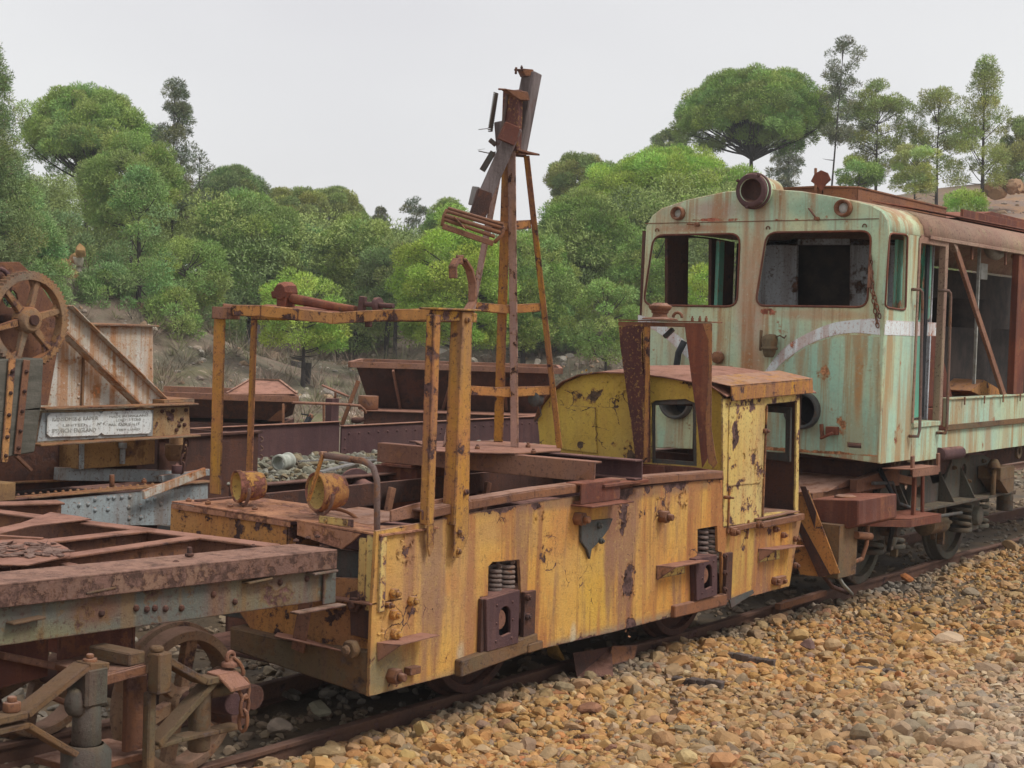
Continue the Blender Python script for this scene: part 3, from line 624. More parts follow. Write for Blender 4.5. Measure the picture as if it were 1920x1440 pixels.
def far_wood():
    """the closed wood on the slope behind the pines one can tell apart"""
    vs = []; cs = []
    for i in range(2300):
        px = random.uniform(-120, 2050); d = random.uniform(57, 100); p = D(px, 600, d); gz = float(ground_z(p.x, p.y))
        lim = float(np.interp(px, [0, 180, 300, 430, 560, 680, 760, 860, 1000, 1080, 1200, 1300, 1420, 1520, 1700, 2050], [330, 300, 340, 360, 385, 400, 425, 425, 420, 350, 330, 320, 345, 372, 385, 420]))
        zt = D(px, lim+25, d).z
        if zt < gz+1: continue
        c0 = np.array([p.x, p.y, random.uniform(gz+.8, zt)]); r = random.uniform(.5, 1.1); n = 420
        dd = rng.normal(size=(n, 3)); dd /= np.linalg.norm(dd, axis=1, keepdims=True); c = c0+dd*(r*rng.uniform(.4, 1, n)**.5)[:, None]*np.array([1, 1, .7])
        q = dd+rng.normal(size=(n, 3))*.6+np.array([0, 0, .3]); q /= np.linalg.norm(q, axis=1, keepdims=True); s_ = np.cross(q, rng.normal(size=(n, 3))); s_ /= np.linalg.norm(s_, axis=1, keepdims=True)
        ln = rng.uniform(.08, .15, n)[:, None]; vs.append(np.stack([c-s_*ln*.22, c+s_*ln*.22, c+q*ln], 1).reshape(-1, 3))
        b = np.array(random.choice([(.27, .35, .105), (.22, .30, .11), (.30, .37, .11)]))*random.uniform(.75, 1.15); cs.append(np.repeat(b*rng.uniform(.8, 1.25, n)[:, None], 3, 0))
    v = np.concatenate(vs); tag(npmesh('pine_wood', v, np.arange(len(v)).reshape(-1, 3), mleaf, np.concatenate(cs)), 'closed green pine wood covering the slope', 'wood', None, 'stuff')
far_wood()
def brush():
    vs = []; cs = []
    for i in range(1500):
        px = random.uniform(-60, 1980); d = random.uniform(34, 74); p = D(px, 640, d)
        if px > 1500 and random.random() < .85: continue
        gz = float(ground_z(p.x, p.y)); r = random.uniform(.15, .55); n = 130; a = rng.uniform(0, 6.28, n); q = np.stack([np.cos(a)*1.1, np.sin(a)*1.1, rng.uniform(0, 1., n)], -1)+rng.normal(size=(n, 3))*.4
        c = np.array([p.x, p.y, gz-.05])+q*r*rng.uniform(.1, .6, n)[:, None]; s_ = np.stack([-np.sin(a), np.cos(a), 0*a], -1); ln = (r*rng.uniform(.3, .8, n))[:, None]
        vs.append(np.stack([c-s_*.006, c+s_*.006, c+q*ln+s_*.003, c+q*ln-s_*.003], 1).reshape(-1, 3))
        b = np.array(random.choice([(.24, .18, .13), (.20, .20, .10), (.28, .20, .15), (.17, .15, .11)])); cs.append(np.repeat(b*rng.uniform(.7, 1.3, n)[:, None], 4, 0))
    v = np.concatenate(vs); tag(npmesh('undergrowth', v, np.arange(len(v)).reshape(-1, 4), mleaf, np.concatenate(cs)), 'dry scrub and low bushes under the pines', 'undergrowth', None, 'stuff')
brush()
def outcrop(px, py, d, r, c, label, sc=(1, 1, 1.2)):
    p = D(px, py, d); n = 16; q = np.array([[*p]])+rng.normal(size=(n, 3))*np.array([.35, .35, .3])*r*np.array(sc)
    k_ = np.array(c)[rng.integers(0, len(c), n)]; o = stones('rock', q, r*rng.uniform(.25, .6, n), k_, mstone); tag(o, label, 'rock')
outcrop(135, 503, 47, .5, ((.50, .30, .13), (.62, .55, .45), (.40, .22, .1)), 'orange and white rock outcrop between the pines above the crane')
outcrop(1895, 352, 74, .9, ((.40, .24, .13), (.36, .22, .13)), 'low ochre rocks on the bare slope at the right edge', (1.6, 1.6, .35))
def stump(px0, py0, px1, py1, d, r, label):
    mb = MB(); mb.tube([D(px0, py0, d), D(px1, py1, d)], [r, r*.7], 8); tag(mb.build('fallen_trunk', M['bark'], bevel=0), label, 'fallen trunk')
stump(355, 700, 408, 742, 49, .09, 'dark fallen log sloping down beside the thick bare pine trunk')
stump(447, 672, 472, 632, 52, .05, 'thin dark leaning snag seen through the left bay of the yellow cage')
stump(480, 610, 488, 715, 54, .14, 'blackened standing trunk seen behind the second post of the yellow cage')
stump(558, 678, 545, 735, 50, .2, 'thick blackened trunk right of the second cage post')
stump(578, 680, 572, 790, 46, .1, 'pale grey dead trunk behind the hopper with the pitched cover')
stump(634, 635, 640, 708, 60, .15, 'black stump like trunk above the brake hand wheel')
stump(728, 600, 722, 680, 58, .1, 'black trunk above the left end of the tipping hopper')

# ================================================================== HAZE
def haze():
    mb = MB(); mb.box((-12, -60, -2.5), (140, 130, 24)); o = mb.build('haze', None or bpy.data.materials.new('haze_air'), bevel=0); m = o.data.materials[0]; m.use_nodes = True; t = m.node_tree; t.nodes.clear()
    v = t.nodes.new('ShaderNodeVolumePrincipled'); v.inputs['Density'].default_value = .0009; v.inputs['Color'].default_value = (.85, .87, .9, 1); ot = t.nodes.new('ShaderNodeOutputMaterial'); t.links.new(v.outputs[0], ot.inputs['Volume']); o['kind'] = 'stuff'
haze()
# ================================================================== YELLOW MINE LOCOMOTIVE
YN, YF = 5.2, 6.86
loco = thing('mine_locomotive', (8.8, 6.1, .05), 'stripped yellow mine locomotive with rust streaked side plate and open top, in the middle', 'locomotive')
T = V((0, .02, 0))
def wheel(parent, c, r, wdt, spokes, mat, name='wheel', face=-1, hub=.07, tyre_w=.11, tyre=.05):
    """railway wheel, axis along y; face is the side of the flat tread edge"""
    c = V(c); mb = MB(); ri = r-tyre
    if spokes:
        for i in range(spokes):
            a = 2*math.pi*i/spokes+.3; d = V((math.cos(a), 0, math.sin(a))); mb.beam(c+d*hub*.8, c+d*(ri+.01), .05, .055, (0, 1, 0), .075, .04)
    else: mb.lathe(c-V((0, .01, 0)), (0, 1, 0), [(0, .01), (0, ri+.005), (.03, ri+.005), (.03, .01)], 32)
    mb.lathe(c+V((0, -.07, 0)), (0, 1, 0), [(0, .01), (0, hub*.8), (.02, hub), (.13, hub), (.14, .01)], 20)
    w_ = mb.build(name, mat, parent)
    mt = MB(); mt.lathe(c+V((0, -wdt/2, 0)), (0, 1, 0), [(0, ri), (0, r-.004), (.01, r), (wdt*.7, r+.008), (wdt*.78, r+.03), (wdt, r+.03), (wdt, ri), (0, ri)], 48)
    mt.build('tyre', mat, w_); return w_
# --- near side plate with its two axlebox openings
outer = P(Y, YN, [(706, 996), (782, 982), (884, 962), (1000, 943), (1105, 926), (1200, 913), (1300, 902), (1356, 897), (1357, 990), (1425, 980), (1497, 966), (1503, 972), (1490, 1040), (1480, 1099), (1420, 1115),
                  (1360, 1130), (1262, 1156), (1150, 1185), (1010, 1218), (862, 1262), (780, 1283), (692, 1306), (697, 1150)])
h1 = P(Y, YN, [(902, 1222), (900, 1120), (915, 1117), (916, 1062), (924, 1054), (974, 1050), (977, 1112), (985, 1114), (985, 1215)])
h2 = P(Y, YN, [(1302, 1134), (1300, 1046), (1308, 1042), (1308, 992), (1345, 986), (1346, 1034), (1353, 1036), (1354, 1126)])
mb = MB(); mb.slab(outer, T, [h1, h2]); sp = mb.build('side_plate', M['yside'], loco, bevel=.002)
mb = MB()
for p in [(735, 1112), (769, 1126), (735, 1152), (737, 1188), (724, 1134)]: mb.bolt(Y(*p, YN), (0, -1, 0), .028 if p[0] != 724 else .018, .035)
mb.each('bolt', M['yellow'], sp)
mb = MB()
for p in [(732, 1266), (1080, 972), (1238, 968), (1115, 985)][:3]: mb.bolt(Y(*p, YN), (0, -1, 0), .042, .06)
for p in [(1461, 1088), (1449, 1088)]: mb.bolt(Y(*p, YN), (0, -1, 0), .03, .04)
mb.box(Y(757, 1265, YN)-V((0, .045, 0)), Y(777, 1246, YN)); mb.box(Y(1224+226, 1092, YN)-V((0, .04, .02)), Y(1466, 1078, YN))
mb.each('bolt', M['rust'], sp)
mb = MB()
for a, b in [((897, 1122), (897, 1240)), ((1297, 1048), (1297, 1134))]: 
    p, q = Y(*a, YN), Y(*b, YN); mb.box((p.x-.004, YN-.03, q.z), (p.x+.05, YN-.002, p.z))
for x0, x1, y0, y1 in [(973, 994, 1106, 1216), (1353, 1364, 1035, 1126)]:
    mb.box((Y(x0, y1, YN).x, YN-.03, Y(x0, y1, YN).z), (Y(x1, y1, YN).x, YN-.002, Y(x1, y0, YN).z))
for p in [(988, 1120), (988, 1156), (1357, 1042), (1357, 1074), (1357, 1105)]: mb.bolt(Y(*p, YN-.03), (0, -1, 0), .02, .02)
mb.each('horn_guide', M['rustdark'], sp)
for k, (pts, wx, coils) in enumerate([([(912, 1124), (975, 1106), (972, 1206), (914, 1222)], 7.644, [(926, 1065, 1118, .036), (948, 1056, 1113, .044)]),
                       ([(1305, 1048), (1345, 1040), (1345, 1116), (1307, 1126)], 10.05, [(1315, 990, 1052, .038), (1332, 988, 1048, .046)])]):
    q = P(Y, YN-.05, pts); cx = sum(p.x for p in q)/4; cz = (q[0].z+q[3].z)/2
    ho = V((cx+.015, YN-.05, cz+.03)); hole = [ho+V((.055*math.cos(g), 0, .055*math.sin(g))) for g in [math.pi*i/10 for i in range(11)]]+[ho+V((-.05, 0, -.095)), ho+V((-.02, 0, -.11)), ho+V((.062, 0, -.10))]
    mb = MB(); mb.slab(q, (0, .02, 0), [hole]); 
    r0, r1 = q[0], q[2]
    for a, b in zip(q, q[1:]+q[:1]): mb.slab([a+V((0, .02, 0)), b+V((0, .02, 0)), b+V((0, .16, 0)), a+V((0, .16, 0))], ((V((cx, 0, cz))-V(((a.x+b.x)/2, 0, (a.z+b.z)/2))).normalized()*.012))
    for p in ((.08, .1), (-.07, .1), (.08, -.1), (-.07, -.1), (.085, .0), (-.07, 0)): mb.rivet((cx+p[0]+.005, YN-.05, cz+p[1]), (0, -1, 0), .008)
    ab = mb.build('axlebox', M['purple'], loco)
    mb = MB(); mb.cyl((cx-.012, YN-.035, cz+.012), (cx, YN+.25, cz+.005), .056, 24); mb.build('axle_end', M['pink'], ab, bevel=.004)
    mb = MB(); mb.box((cx-.09, YN+.02, cz-.12), (cx+.1, YN+.03, cz+.12)); mb.build('box_back', M['rubber_and_depth'], ab)  # near-black plate: the dark depth behind the hole is painted
    for (px, ya, yb, R_) in coils:
        a, b = Y(px, yb, YN+.07), Y(px, ya, YN+.07); mb = MB(); mb.coil(a, b+V((0, 0, .01)), R_, .012, 6.5); mb.build('coil_spring', M['spring'], loco, bevel=0)
    mb = MB(); mb.box((cx-.3, YN+.2, cz-.24), (cx+.3, YN+.22, cz+.5)); mb.build('inner_frame', M['rustdark'], loco)
    wheel(loco, (wx, 5.60, .05+.42), .42, .12, 0, M['rustdark']); wheel(loco, (wx, 6.60, .05+.42), .42, .12, 0, M['rustdark'], face=1)
    mb = MB(); mb.cyl((wx, 5.25, .47), (wx, 6.9, .47), .06); mb.build('axle', M['rustdark'], loco)
mb = MB()
a, b = Y(867, 1248, YN-.05), Y(1010, 1212, YN-.05); mb.beam(a+V((0, .03, -.02)), b+V((0, .03, .03)), .05, .09); mb.beam(Y(1012, 1208, YN-.03), Y(985, 1216, YN-.03), .05, .05)
mb.build('tie_bar', M['mossy'], loco, bevel=.006)
mb = MB(); a, b = Y(1268, 1148, YN-.04), Y(1366, 1124, YN-.04); mb.beam(a+V((0, .03, 0)), b+V((0, .03, 0)), .045, .08); mb.build('tie_bar', M['rust'], loco, bevel=.006)
mb = MB(); mb.slab(P(Y, YN-.012, [(1368, 1124), (1412, 1106), (1414, 1112), (1372, 1140)]), (0, .01, 0)); mb.build('bent_skirt', M['greydark'], loco, bevel=0)
# step plates on the side
def stepplate(c4, name='step'):
    mb = MB(); a = Y(*c4[0], YN); b = Y(*c4[1], YN); d = Z(*c4[2], a.z-.0); wdt = .12
    mb.slab([a, b, b+V((-.0, -wdt, .004)), a+V((.04, -wdt, 0))], (0, 0, .006)); mb.slab([a+V((0, -.002, 0)), a+V((.04, -wdt, 0)), a+V((0, -.01, -.09))], (.006, 0, 0))
    mb.build(name, M['pink'], loco, bevel=.001)
stepplate(((1230, 1062), (1300, 1050), (1240, 1070))); stepplate(((1421, 1030), (1480, 1022), (1430, 1040))); stepplate(((706, 1207), (790, 1188), (720, 1210)))
mb = MB(); mb.slab(P(Y, YN-.006, [(1231, 1068), (1284, 1060), (1284, 1075), (1232, 1086)]), (0, .004, 0)); mb.slab(P(Y, YN-.006, [(1422, 1036), (1462, 1028), (1462, 1048), (1422, 1055)]), (0, .004, 0))
mb.each('step_backing', M['ycream'], loco, bevel=0)
# gusset, block and brackets
mb = MB(); mb.slab(P(Y, YN-.022, [(1091, 978), (1150, 972), (1142, 992), (1128, 1012), (1110, 1030), (1107, 1049), (1102, 1032), (1091, 1016)]), (0, .02, 0)); gp = mb.build('gusset_plate', M['greydark'], loco)
mb = MB()
for p in [(1122, 985), (1125, 1014)]: mb.bolt(Y(*p, YN-.022), (0, -1, 0), .02, .02)
mb.each('bolt', M['greydark'], gp)
mb = MB(); a = Y(1106, 948, 5.08); b = Y(1180, 900, 5.08); mb.chan((a.x, 5.14, (a.z+b.z)/2), (b.x, 5.14, (a.z+b.z)/2), .10, b.z-a.z, .014, -1); mb.box((a.x-.02, 5.05, a.z-.012), (b.x+.02, 5.3, a.z-.002))
mb.build('support_bracket', M['rustred'], loco)
# rim along the top edge
rimpts = P(Y, YN-.012, [(790, 971), (884, 951), (1000, 931), (1105, 917), (1180, 908), (1270, 900), (1354, 894)]); mb = MB()
for a, b in zip(rimpts, rimpts[1:]):
    mb.beam(a+V((0, -.004, .012)), b+V((0, -.004, .012)), .012, .045); mb.beam(a+V((0, .045, .036)), b+V((0, .045, .036)), .10, .010)
mb.build('rim_angle', M['rust'], loco)
mb = MB(); fr = P(Y, YN-.01, [(750, 985), (790, 978), (884, 957)]); mb.slab([fr[0]+V((0, .06, .01)), fr[2]+V((0, .06, .0)), fr[2]+V((0, .06, .08)), fr[1]+V((0, .06, .085)), fr[0]+V((0, .06, .07))], (0, .012, 0)); mb.build('edge_plate', M['pink'], loco)
# far side plate, floor, cross members
mb = MB(); zt = 1.19
mb.box((6.95, YF-.02, .3), (11.2, YF, zt)); mb.box((6.95, YF-.09, zt-.012), (11.2, YF-.021, zt)); mb.box((6.4, 6.55, zt-.16), (9.95, 6.58, zt-.02)); mb.build('far_side_plate', M['rustdark'], loco)
mb = MB(); mb.box((6.5, 5.23, .32), (11.2, 6.8, .34)); mb.build('floor_plate', M['rustdark'], loco)
mb = MB()
for x in (7.25, 9.6): mb.chan((x, 5.23, .95), (x, 6.9, .95), .06, .18, .012)
mb.box((8.95, 5.6, .98), (9.5, 6.3, 1.0)); mb.each('cross_member', M['purple'], loco)
for px, py, l in ((735, 938, .22), (915, 926, .18)):
    c = Y(px, py, 6.5); mb = MB(); mb.lathe(c+V((.1, .4, .05)), (-.5, -1, -.12), [(0, .12), (.02, .12), (.02, .075), (l+.1, .075), (l+.1, .06), (l+.14, .06), (l+.15, .001)], 20); mb.build('damper', M['purple'], loco)
    mb = MB(); mb.beam(c+V((-.0, 0, .08)), c+V((-.12, 0, -.35)), .03, .05); mb.build('damper_arm', M['pink'], loco)
mb = MB(); mb.beam(Y(1143, 890, 6.0), Y(1137, 930, 6.0), .03, .05); mb.cyl(Y(1146, 892, 5.97), Y(1146, 892, 6.05), .03); mb.build('lever_arm', M['pink'], loco)
# --- front end
XF = 6.33
mb = MB(); fb = P(X, XF, [(320, 945), (541, 985), (541, 1030), (536, 1080), (318, 1010)]); mb.slab(fb, (.012, 0, 0))
a = X(541, 985, XF); mb.slab([a, a+V((0, 0, -.35)), a+V((.25, 0, -.35)), a+V((.25, 0, 0))], (0, .012, 0)); mb.build('front_panel', M['orange'], loco)
zt = X(430, 962, XF).z
mb = MB(); mb.slab([(XF-.02, 6.66, zt+.02), (XF-.02, 5.78, zt+.0), (XF+.03, 5.76, zt), (XF+.55, 5.78, zt+.005), (XF+.5, 6.6, zt+.02)], (0, 0, .008)); mb.slab([(XF-.02, 6.66, zt+.018), (XF-.02, 5.78, zt-.002), (XF-.02, 5.78, zt-.03), (XF-.02, 6.66, zt-.012)], (.004, 0, 0))
dk = mb.build('deck_plate', M['deckpaint'], loco, bevel=.001)
mb = MB()
for y in (6.6, 6.45, 6.28, 6.1): mb.bolt((XF+.05, y, zt+.028), (0, 0, 1), .018, .012)
mb.each('bolt', M['rust'], dk)
mb = MB(); z1 = zt-.02
mb.slab([(XF-.0, 5.76, z1+.02), (XF-.0, 5.18, z1+.0), (6.8, 5.18, z1+.0), (6.8, 5.3, z1), (6.62, 5.4, z1), (6.6, 5.76, z1+.02)], (0, 0, .01)); mb.slab([(XF, 5.75, z1+.02), (XF, 5.32, z1), (XF, 5.38, z1-.05), (XF, 5.44, z1-.09), (XF, 5.75, z1-.05)], (.012, 0, 0)); mb.build('corner_deck', M['deckpaint'], loco, bevel=.001)
mb = MB(); mb.box((XF, 5.185, .98-.25), (XF+.05, 5.28, z1)); mb.box((XF-.0, 5.28, .75), (XF+.02, 5.33, z1-.02)); mb.build('corner_post', M['ycream'], loco)
mb = MB(); mb.slab([(XF-.02, 5.65, .76), (XF-.05, 5.2, .77), (XF+.2, 5.2, .77), (XF+.25, 5.65, .76)], (0, 0, .01)); mb.build('ledge_plate', M['pink'], loco, bevel=.001)
mb = MB(); mb.slab(P(X, XF+.03, [(400, 1075), (690, 1085), (697, 1240), (470, 1180)]), (.015, 0, 0)); mb.build('front_plate', M['orange'], loco)
mb = MB(); mb.slab(P(X, XF+.005, [(655, 1110), (690, 1102), (694, 1200), (657, 1190)]), (.02, 0, 0)); mb.bolt(X(668, 1133, XF), (-1, 0, 0), .04, .03); mb.each('corner_strap', M['rustdark'], loco)
mb = MB(); bb = P(X, XF-.03, [(430, 1175), (560, 1205), (690, 1222), (690, 1306), (560, 1262), (430, 1218)]); mb.slab(bb, (.12, 0, 0)); mb.bolt(X(664, 1216, XF-.05), (-1, 0, 0), .05, .05); mb.build('buffer_beam', M['mossy'], loco, bevel=.008)
mb = MB(); mb.slab([X(514, 1195, XF-.12), X(650, 1225, XF-.08), X(560, 1195, XF+.02), X(520, 1188, XF+.02)], (0, 0, .008)); mb.beam(X(577, 1110, XF-.06), X(558, 1220, XF-.06), .085, .012, (1, 0, 0)); mb.build('footplate', M['pink'], loco, bevel=.001)
mb = MB(); mb.box((XF+.25, 5.35, .8), (XF+.55, 5.7, .85)); mb.box((XF+.1, 5.3, .55), (XF+.12, 6.9, 1.0)); mb.each('inner_box', M['greydark'], loco)
# grab rail on the corner
mb = MB(); g = P(X, XF+.06, [(603, 853), (680, 864), (700, 878), (707, 900), (707, 1005)]); mb.tube([g[0], g[1], g[1].lerp(g[2], .6)+V((0, 0, .006)), g[2]+V((0, 0, .002)), g[3], g[4]], .017, 10); mb.build('grab_rail', M['steel'], loco)
mb = MB(); mb.beam(X(606, 850, XF+.05), X(578, 940, XF+.02), .035, .014); mb.beam(X(603, 851, XF+.04), X(608, 850, XF+.12), .03, .02); mb.build('rail_bracket', M['yellow'], loco)
# headlights on the front deck
def headlamp(px, py, r, l, ax, mshell, broken, mat2):
    c = X(px, py, XF+.12); ax = V(ax).normalized(); mb = MB()
    mb.lathe(c, ax, [(0, r*.9), (-.012, r), (0, r*1.05), (.02, r*1.05), (.02, r*.96), (l*.6, r*.95), (l*.9, r*.8), (l, r*.4), (l, .001)], 28); o = mb.build('headlamp', mshell, loco)
    mb = MB(); mb.lathe(c, ax, [(0, r*.9), (l*.75, r*.8), (l*.85, .001)], 24); mb.build('lamp_interior', mat2, o)
    mb = MB(); d, s_, u = basis(ax); mb.tube([c+ax*.03+s_*(r*1.2*math.cos(t))+u*(r*1.2*math.sin(t)) for t in [math.pi*(1+i/14) for i in range(15)]], .010, 6); mb.build('lamp_bracket', M['steel'], o)
    mb = MB(); a = c+ax*l*.5; mb.slab([a+ax*.01+s_*(r*.8*math.cos(g))+u*(r*.6*math.sin(g)) for g in (0.2, 1.3, 2.4, 3.6, 4.4, 5.6)], ax*.006); mb.build('reflector_scrap', M['glassw'], o)
headlamp(445, 912, .085, .16, (.92, -.42, .02), M['lamp'], 0, M['ycream'])
headlamp(593, 922, .10, .17, (.92, -.30, .0), M['lamp'], 1, M['ycream'])
mb = MB(); a = X(610, 972, XF+.03); mb.box((a.x, 5.4, a.z-.03), (a.x+.012, 5.63, a.z+.01)); mb.bolt((a.x, 5.45, a.z-.01), (-1, 0, 0), .012, .008); mb.bolt((a.x, 5.58, a.z-.01), (-1, 0, 0), .012, .008); mb.build('deck_strip', M['ycream'], loco)
mb = MB(); c = X(630, 968, 6.65); mb.tube([c+V((0, .16*math.cos(t), .07*math.sin(t)-.03)) for t in [math.pi*i/12 for i in range(13)]], .012, 6); mb.slab([(6.55, 5.85, zt+.01), (6.55, 5.45, zt-.01), (7.0, 5.5, zt), (7.0, 5.9, zt+.01)], (0, 0, .006)); mb.build('hatch_plate', M['rust'], loco)
# --- cage of posts on the front half
def post(fn, v, a, b, w_, name='post', far=False, mat='ypost', tip=None):
    p, q = fn(*a, v), fn(*b, v); mb = MB()
    if w_ > .05: mb.angle(p, q, w_, .010, (1, 0, 0), (0, 1, 0)) if tip is None else mb.angle(p, q, w_, .010, (1, 0, 0), (0, -1, 0))
    else: mb.angle(p, q, w_, .008, (1, 0, 0), (0, 1, 0))
    return mb
yc = 5.17
cage = None
mb = MB(); mb.angle(Y(815, 590, yc-.02), Y(802, 985, yc-.02), .055, .010, (1, 0, 0), (0, 1, 0)); pa = Y(802, 985, yc-.02); pb = Y(806, 1045, yc-.005)
mb.slab([pa, pa+V((.055, 0, 0)), pb+V((.0, 0, 0)) + V((.035, 0, .05)), pb, pb-V((.02, 0, -.06))], (0, .01, 0)); mb.build('cage_post', M['ypost'], loco)
mb = MB(); p, q = Y(868, 585, yc-.015), Y(851, 1046, yc-.015)
mb.angle(p, q, .0, .01, (1, 0, 0), (0, 1, 0)) if False else None
w0 = .085
mb.slab([p, p+V((w0, 0, 0)), Y(879, 1005, yc-.015), Y(868, 1035, yc-.015), Y(862, 1046, yc-.015), q], (0, .010, 0)); mb.slab([p, Y(851, 985, yc-.015), Y(851, 985, yc-.015)+V((0, .08, 0)), p+V((0, .08, 0))], (.010, 0, 0))
o = mb.build('cage_post', M['ypost'], loco)
mb = MB()
for t in [(861, 998), (859, 1034), (873, 922), (875, 600)]: mb.bolt(Y(*t, yc-.017), (0, -1, 0), .018, .014)
mb.each('bolt', M['ypost'], o)
for (a, b, xx, ww, dy) in (((401, 578), (392, 925), 6.80, .09, -1), ((470, 590), (459, 935), 7.08, .05, -1)):
    p, q = X(*a, xx), X(*b, xx); mb = MB(); mb.angle(p, q, ww, .010, (0, -1, 0), (1, 0, 0)); mb.angle(p+V((.012, .0, 0)), q+V((.012, .0, 0)), ww*.8, .010, (1, 0, 0), (0, -1, 0)) if ww > .06 else None
    mb.build('cage_post', M['ypost'], loco)
# top ring: bent flat bar over the front, short bars along the sides
mb = MB(); fbp = [(435, 582), (490, 583), (560, 590), (625, 597), (670, 594), (740, 591), (822, 590)]; ys_ = [6.68, 6.45, 6.18, 5.92, 5.74, 5.48, 5.2]
tp = [V((6.79, y, X(px, py, 6.79).z)) for (px, py), y in zip(fbp, ys_)]
tp = [X(px, py, 6.79) for px, py in fbp]
for a, b in zip(tp, tp[1:]): mb.beam(a, b, .012, .062, (0, 0, 1)); mb.beam(a+V((.035, 0, .028)), b+V((.035, 0, .028)), .07, .010, (0, 0, 1))
mb.build('cage_top_bar', M['orange'], loco)
mb = MB(); c = X(418, 582, 6.8); e = X(478, 585, 7.08); mb.beam(c+V((0, .0, .01)), e+V((0, 0, .0)), .012, .06); mb.box((6.76, c.y-.08, c.z-.05), (6.86, c.y+.05, c.z+.02)); mb.build('cage_corner', M['pink'], loco)
mb = MB(); a, b = Y(818, 592, yc), Y(890, 592, yc); mb.beam(a+V((0, .01, -.0)), b+V((0, .01, 0)), .012, .06); mb.box((a.x-.02, yc-.03, a.z+.031), (b.x+.02, yc+.1, a.z+.042)); mb.build('cage_side_bar', M['yellow'], loco)
mb = MB(); mb.beam(X(478, 592, 7.08), V((7.08, 5.2, 2.22)), .05, .05); mb.build('cage_rear_bar', M['ypost'], loco)
mb = MB(); p = X(530, 578, 6.95); mb.slab([X(470, 580, 6.82), X(640, 588, 6.82), X(620, 580, 7.05), X(500, 573, 7.05)], (0, 0, .008)); mb.build('cage_top_plate', M['rustred'], loco, bevel=.001)
# rod assembly lying across the cage
mb = MB(); ra = P(X, 6.9, [(548, 560), (580, 566), (628, 575), (668, 581)]); mb.tube(ra, [.030, .028, .024, .022], 10)
rod = mb.build('linkage_rod', M['rustred'], loco)
mb = MB(); c = X(535, 548, 6.9); mb.lathe(c+V((-.05, 0, 0)), (1, 0, 0), [(0, .001), (0, .045), (.03, .06), (.09, .06), (.11, .04), (.11, .001)], 9, False); mb.beam(c+V((0, .02, .0)), c+V((0, .075, -.02)), .07, .04); mb.box(c+V((-.04, -.04, -.085)), c+V((.04, .03, -.03)))
mb.build('rod_knuckle', M['rustred'], rod)
mb = MB(); c = X(680, 572, 6.9); mb.beam(X(678, 583, 6.9), X(681, 556, 6.9), .04, .03); mb.beam(X(706, 600, 6.9), X(708, 558, 6.9), .03, .035); mb.cyl(X(684, 570, 6.9), X(738, 574, 6.9), .014); mb.lathe(X(704, 571, 6.9), (0, -1, 0), [(0, .001), (0, .04), (.03, .04), (.03, .001)], 12)
mb.box(X(690, 613, 6.9)-V((.03, .0, .0)), X(700, 603, 6.9)+V((.03, .0, 0))+V((0, .03, 0))); mb.build('rod_clamp', M['purple'], rod)
mb = MB(); hk = P(Y, yc+.05, [(875, 583), (886, 566), (886, 530), (880, 505), (868, 487), (856, 487), (849, 500), (850, 522)])
for a, b in zip(hk, hk[1:]): mb.beam(a, b, .05, .016, (1, 0, 0))
for p in hk[1:-1]: mb.cyl(p+V((0, -.025, 0)), p+V((0, .025, 0)), .0085, 8)
mb.build('bent_hook', M['pink'], loco)
# --- cross channels and mast
mb = MB(); xb = 8.36; zc = 1.325
c0, c1 = X(707, 850, xb), X(1115, 883, xb); c0.z = c1.z = (c0.z+c1.z)/2
mb.chan(c0, c1, .07, .125, .012, 1 if (c1-c0).cross(V((0, 0, 1))).x > 0 else -1); mb.build('cross_channel', M['pink'], loco)
d0, d1 = V((8.78, 6.9, c0.z)), V((8.78, 5.12, c0.z)); mb = MB(); mb.chan(d0, d1, .08, .125, .012, 1 if (d1-d0).cross(V((0, 0, 1))).x < 0 else -1); mb.build('cross_channel', M['purple'], loco)
mb = MB(); mb.box((8.34, 5.12, c0.z-.085), (8.86, 5.35, c0.z-.065)); mb.box((8.34, 6.6, c0.z-.085), (8.86, 6.85, c0.z-.065)); mb.box((8.4, 5.2, 1.2), (8.8, 5.3, c0.z-.088)); mb.box((8.4, 6.6, .9), (8.8, 6.95, c0.z-.088)); mb.each('packing', M['rustred'], loco)
zp = c0.z+.066
base = [Z(*p, zp) for p in ((777, 829), (820, 848), (960, 852), (1052, 847), (1050, 838), (930, 828), (850, 829))]
mb = MB(); mb.slab(base, (0, 0, .008)); bp_ = mb.build('mast_base_plate', M['pink'], loco, bevel=.001)
mb = MB()
for p in ((895, 842), (990, 839), (1000, 850)): mb.bolt(Z(*p, zp+.008), (0, 0, 1), .018, .02)
mb.each('bolt', M['rust'], bp_)
legs = [((957, 838), (951, 285), .062, 'pink'), ((1043, 840), (981, 292), .045, 'ypost'), ((925, 828), (941, 290), .075, 'ypost'), ((829, 838), (934, 292), .05, 'pink')]
ft = [Z(*a, zp+.008) for a, b, c, d in legs]; top_c = V((8.65, 6.0, 3.28))
sfx = [0, 1, 2, 3]; tops = [D(b[0], b[1], (top_c-EYE).dot(_F)+dd) for (a, b, c, d), dd in zip(legs, (-.06, .0, .06, .0))]
mast = thing_part = bpy.data.objects.new('mast', None)
mastmb = MB()
for (a, b, w_, mt), p, q in zip(legs, ft, tops):
    mb = MB(); mb.angle(p, q, w_, .009, (-.6, -.8, 0) if False else (0, -1, 0), (1, 0, 0)); mb.build('mast_leg', M['ypost' if mt == 'ypost' else 'mauve'], loco)
def lp(i, py):  # point on leg i at the given photo height
    a, b = legs[i][0][1], legs[i][1][1]; t = (py-a)/(b-a); return ft[i].lerp(tops[i], t)
mb = MB()
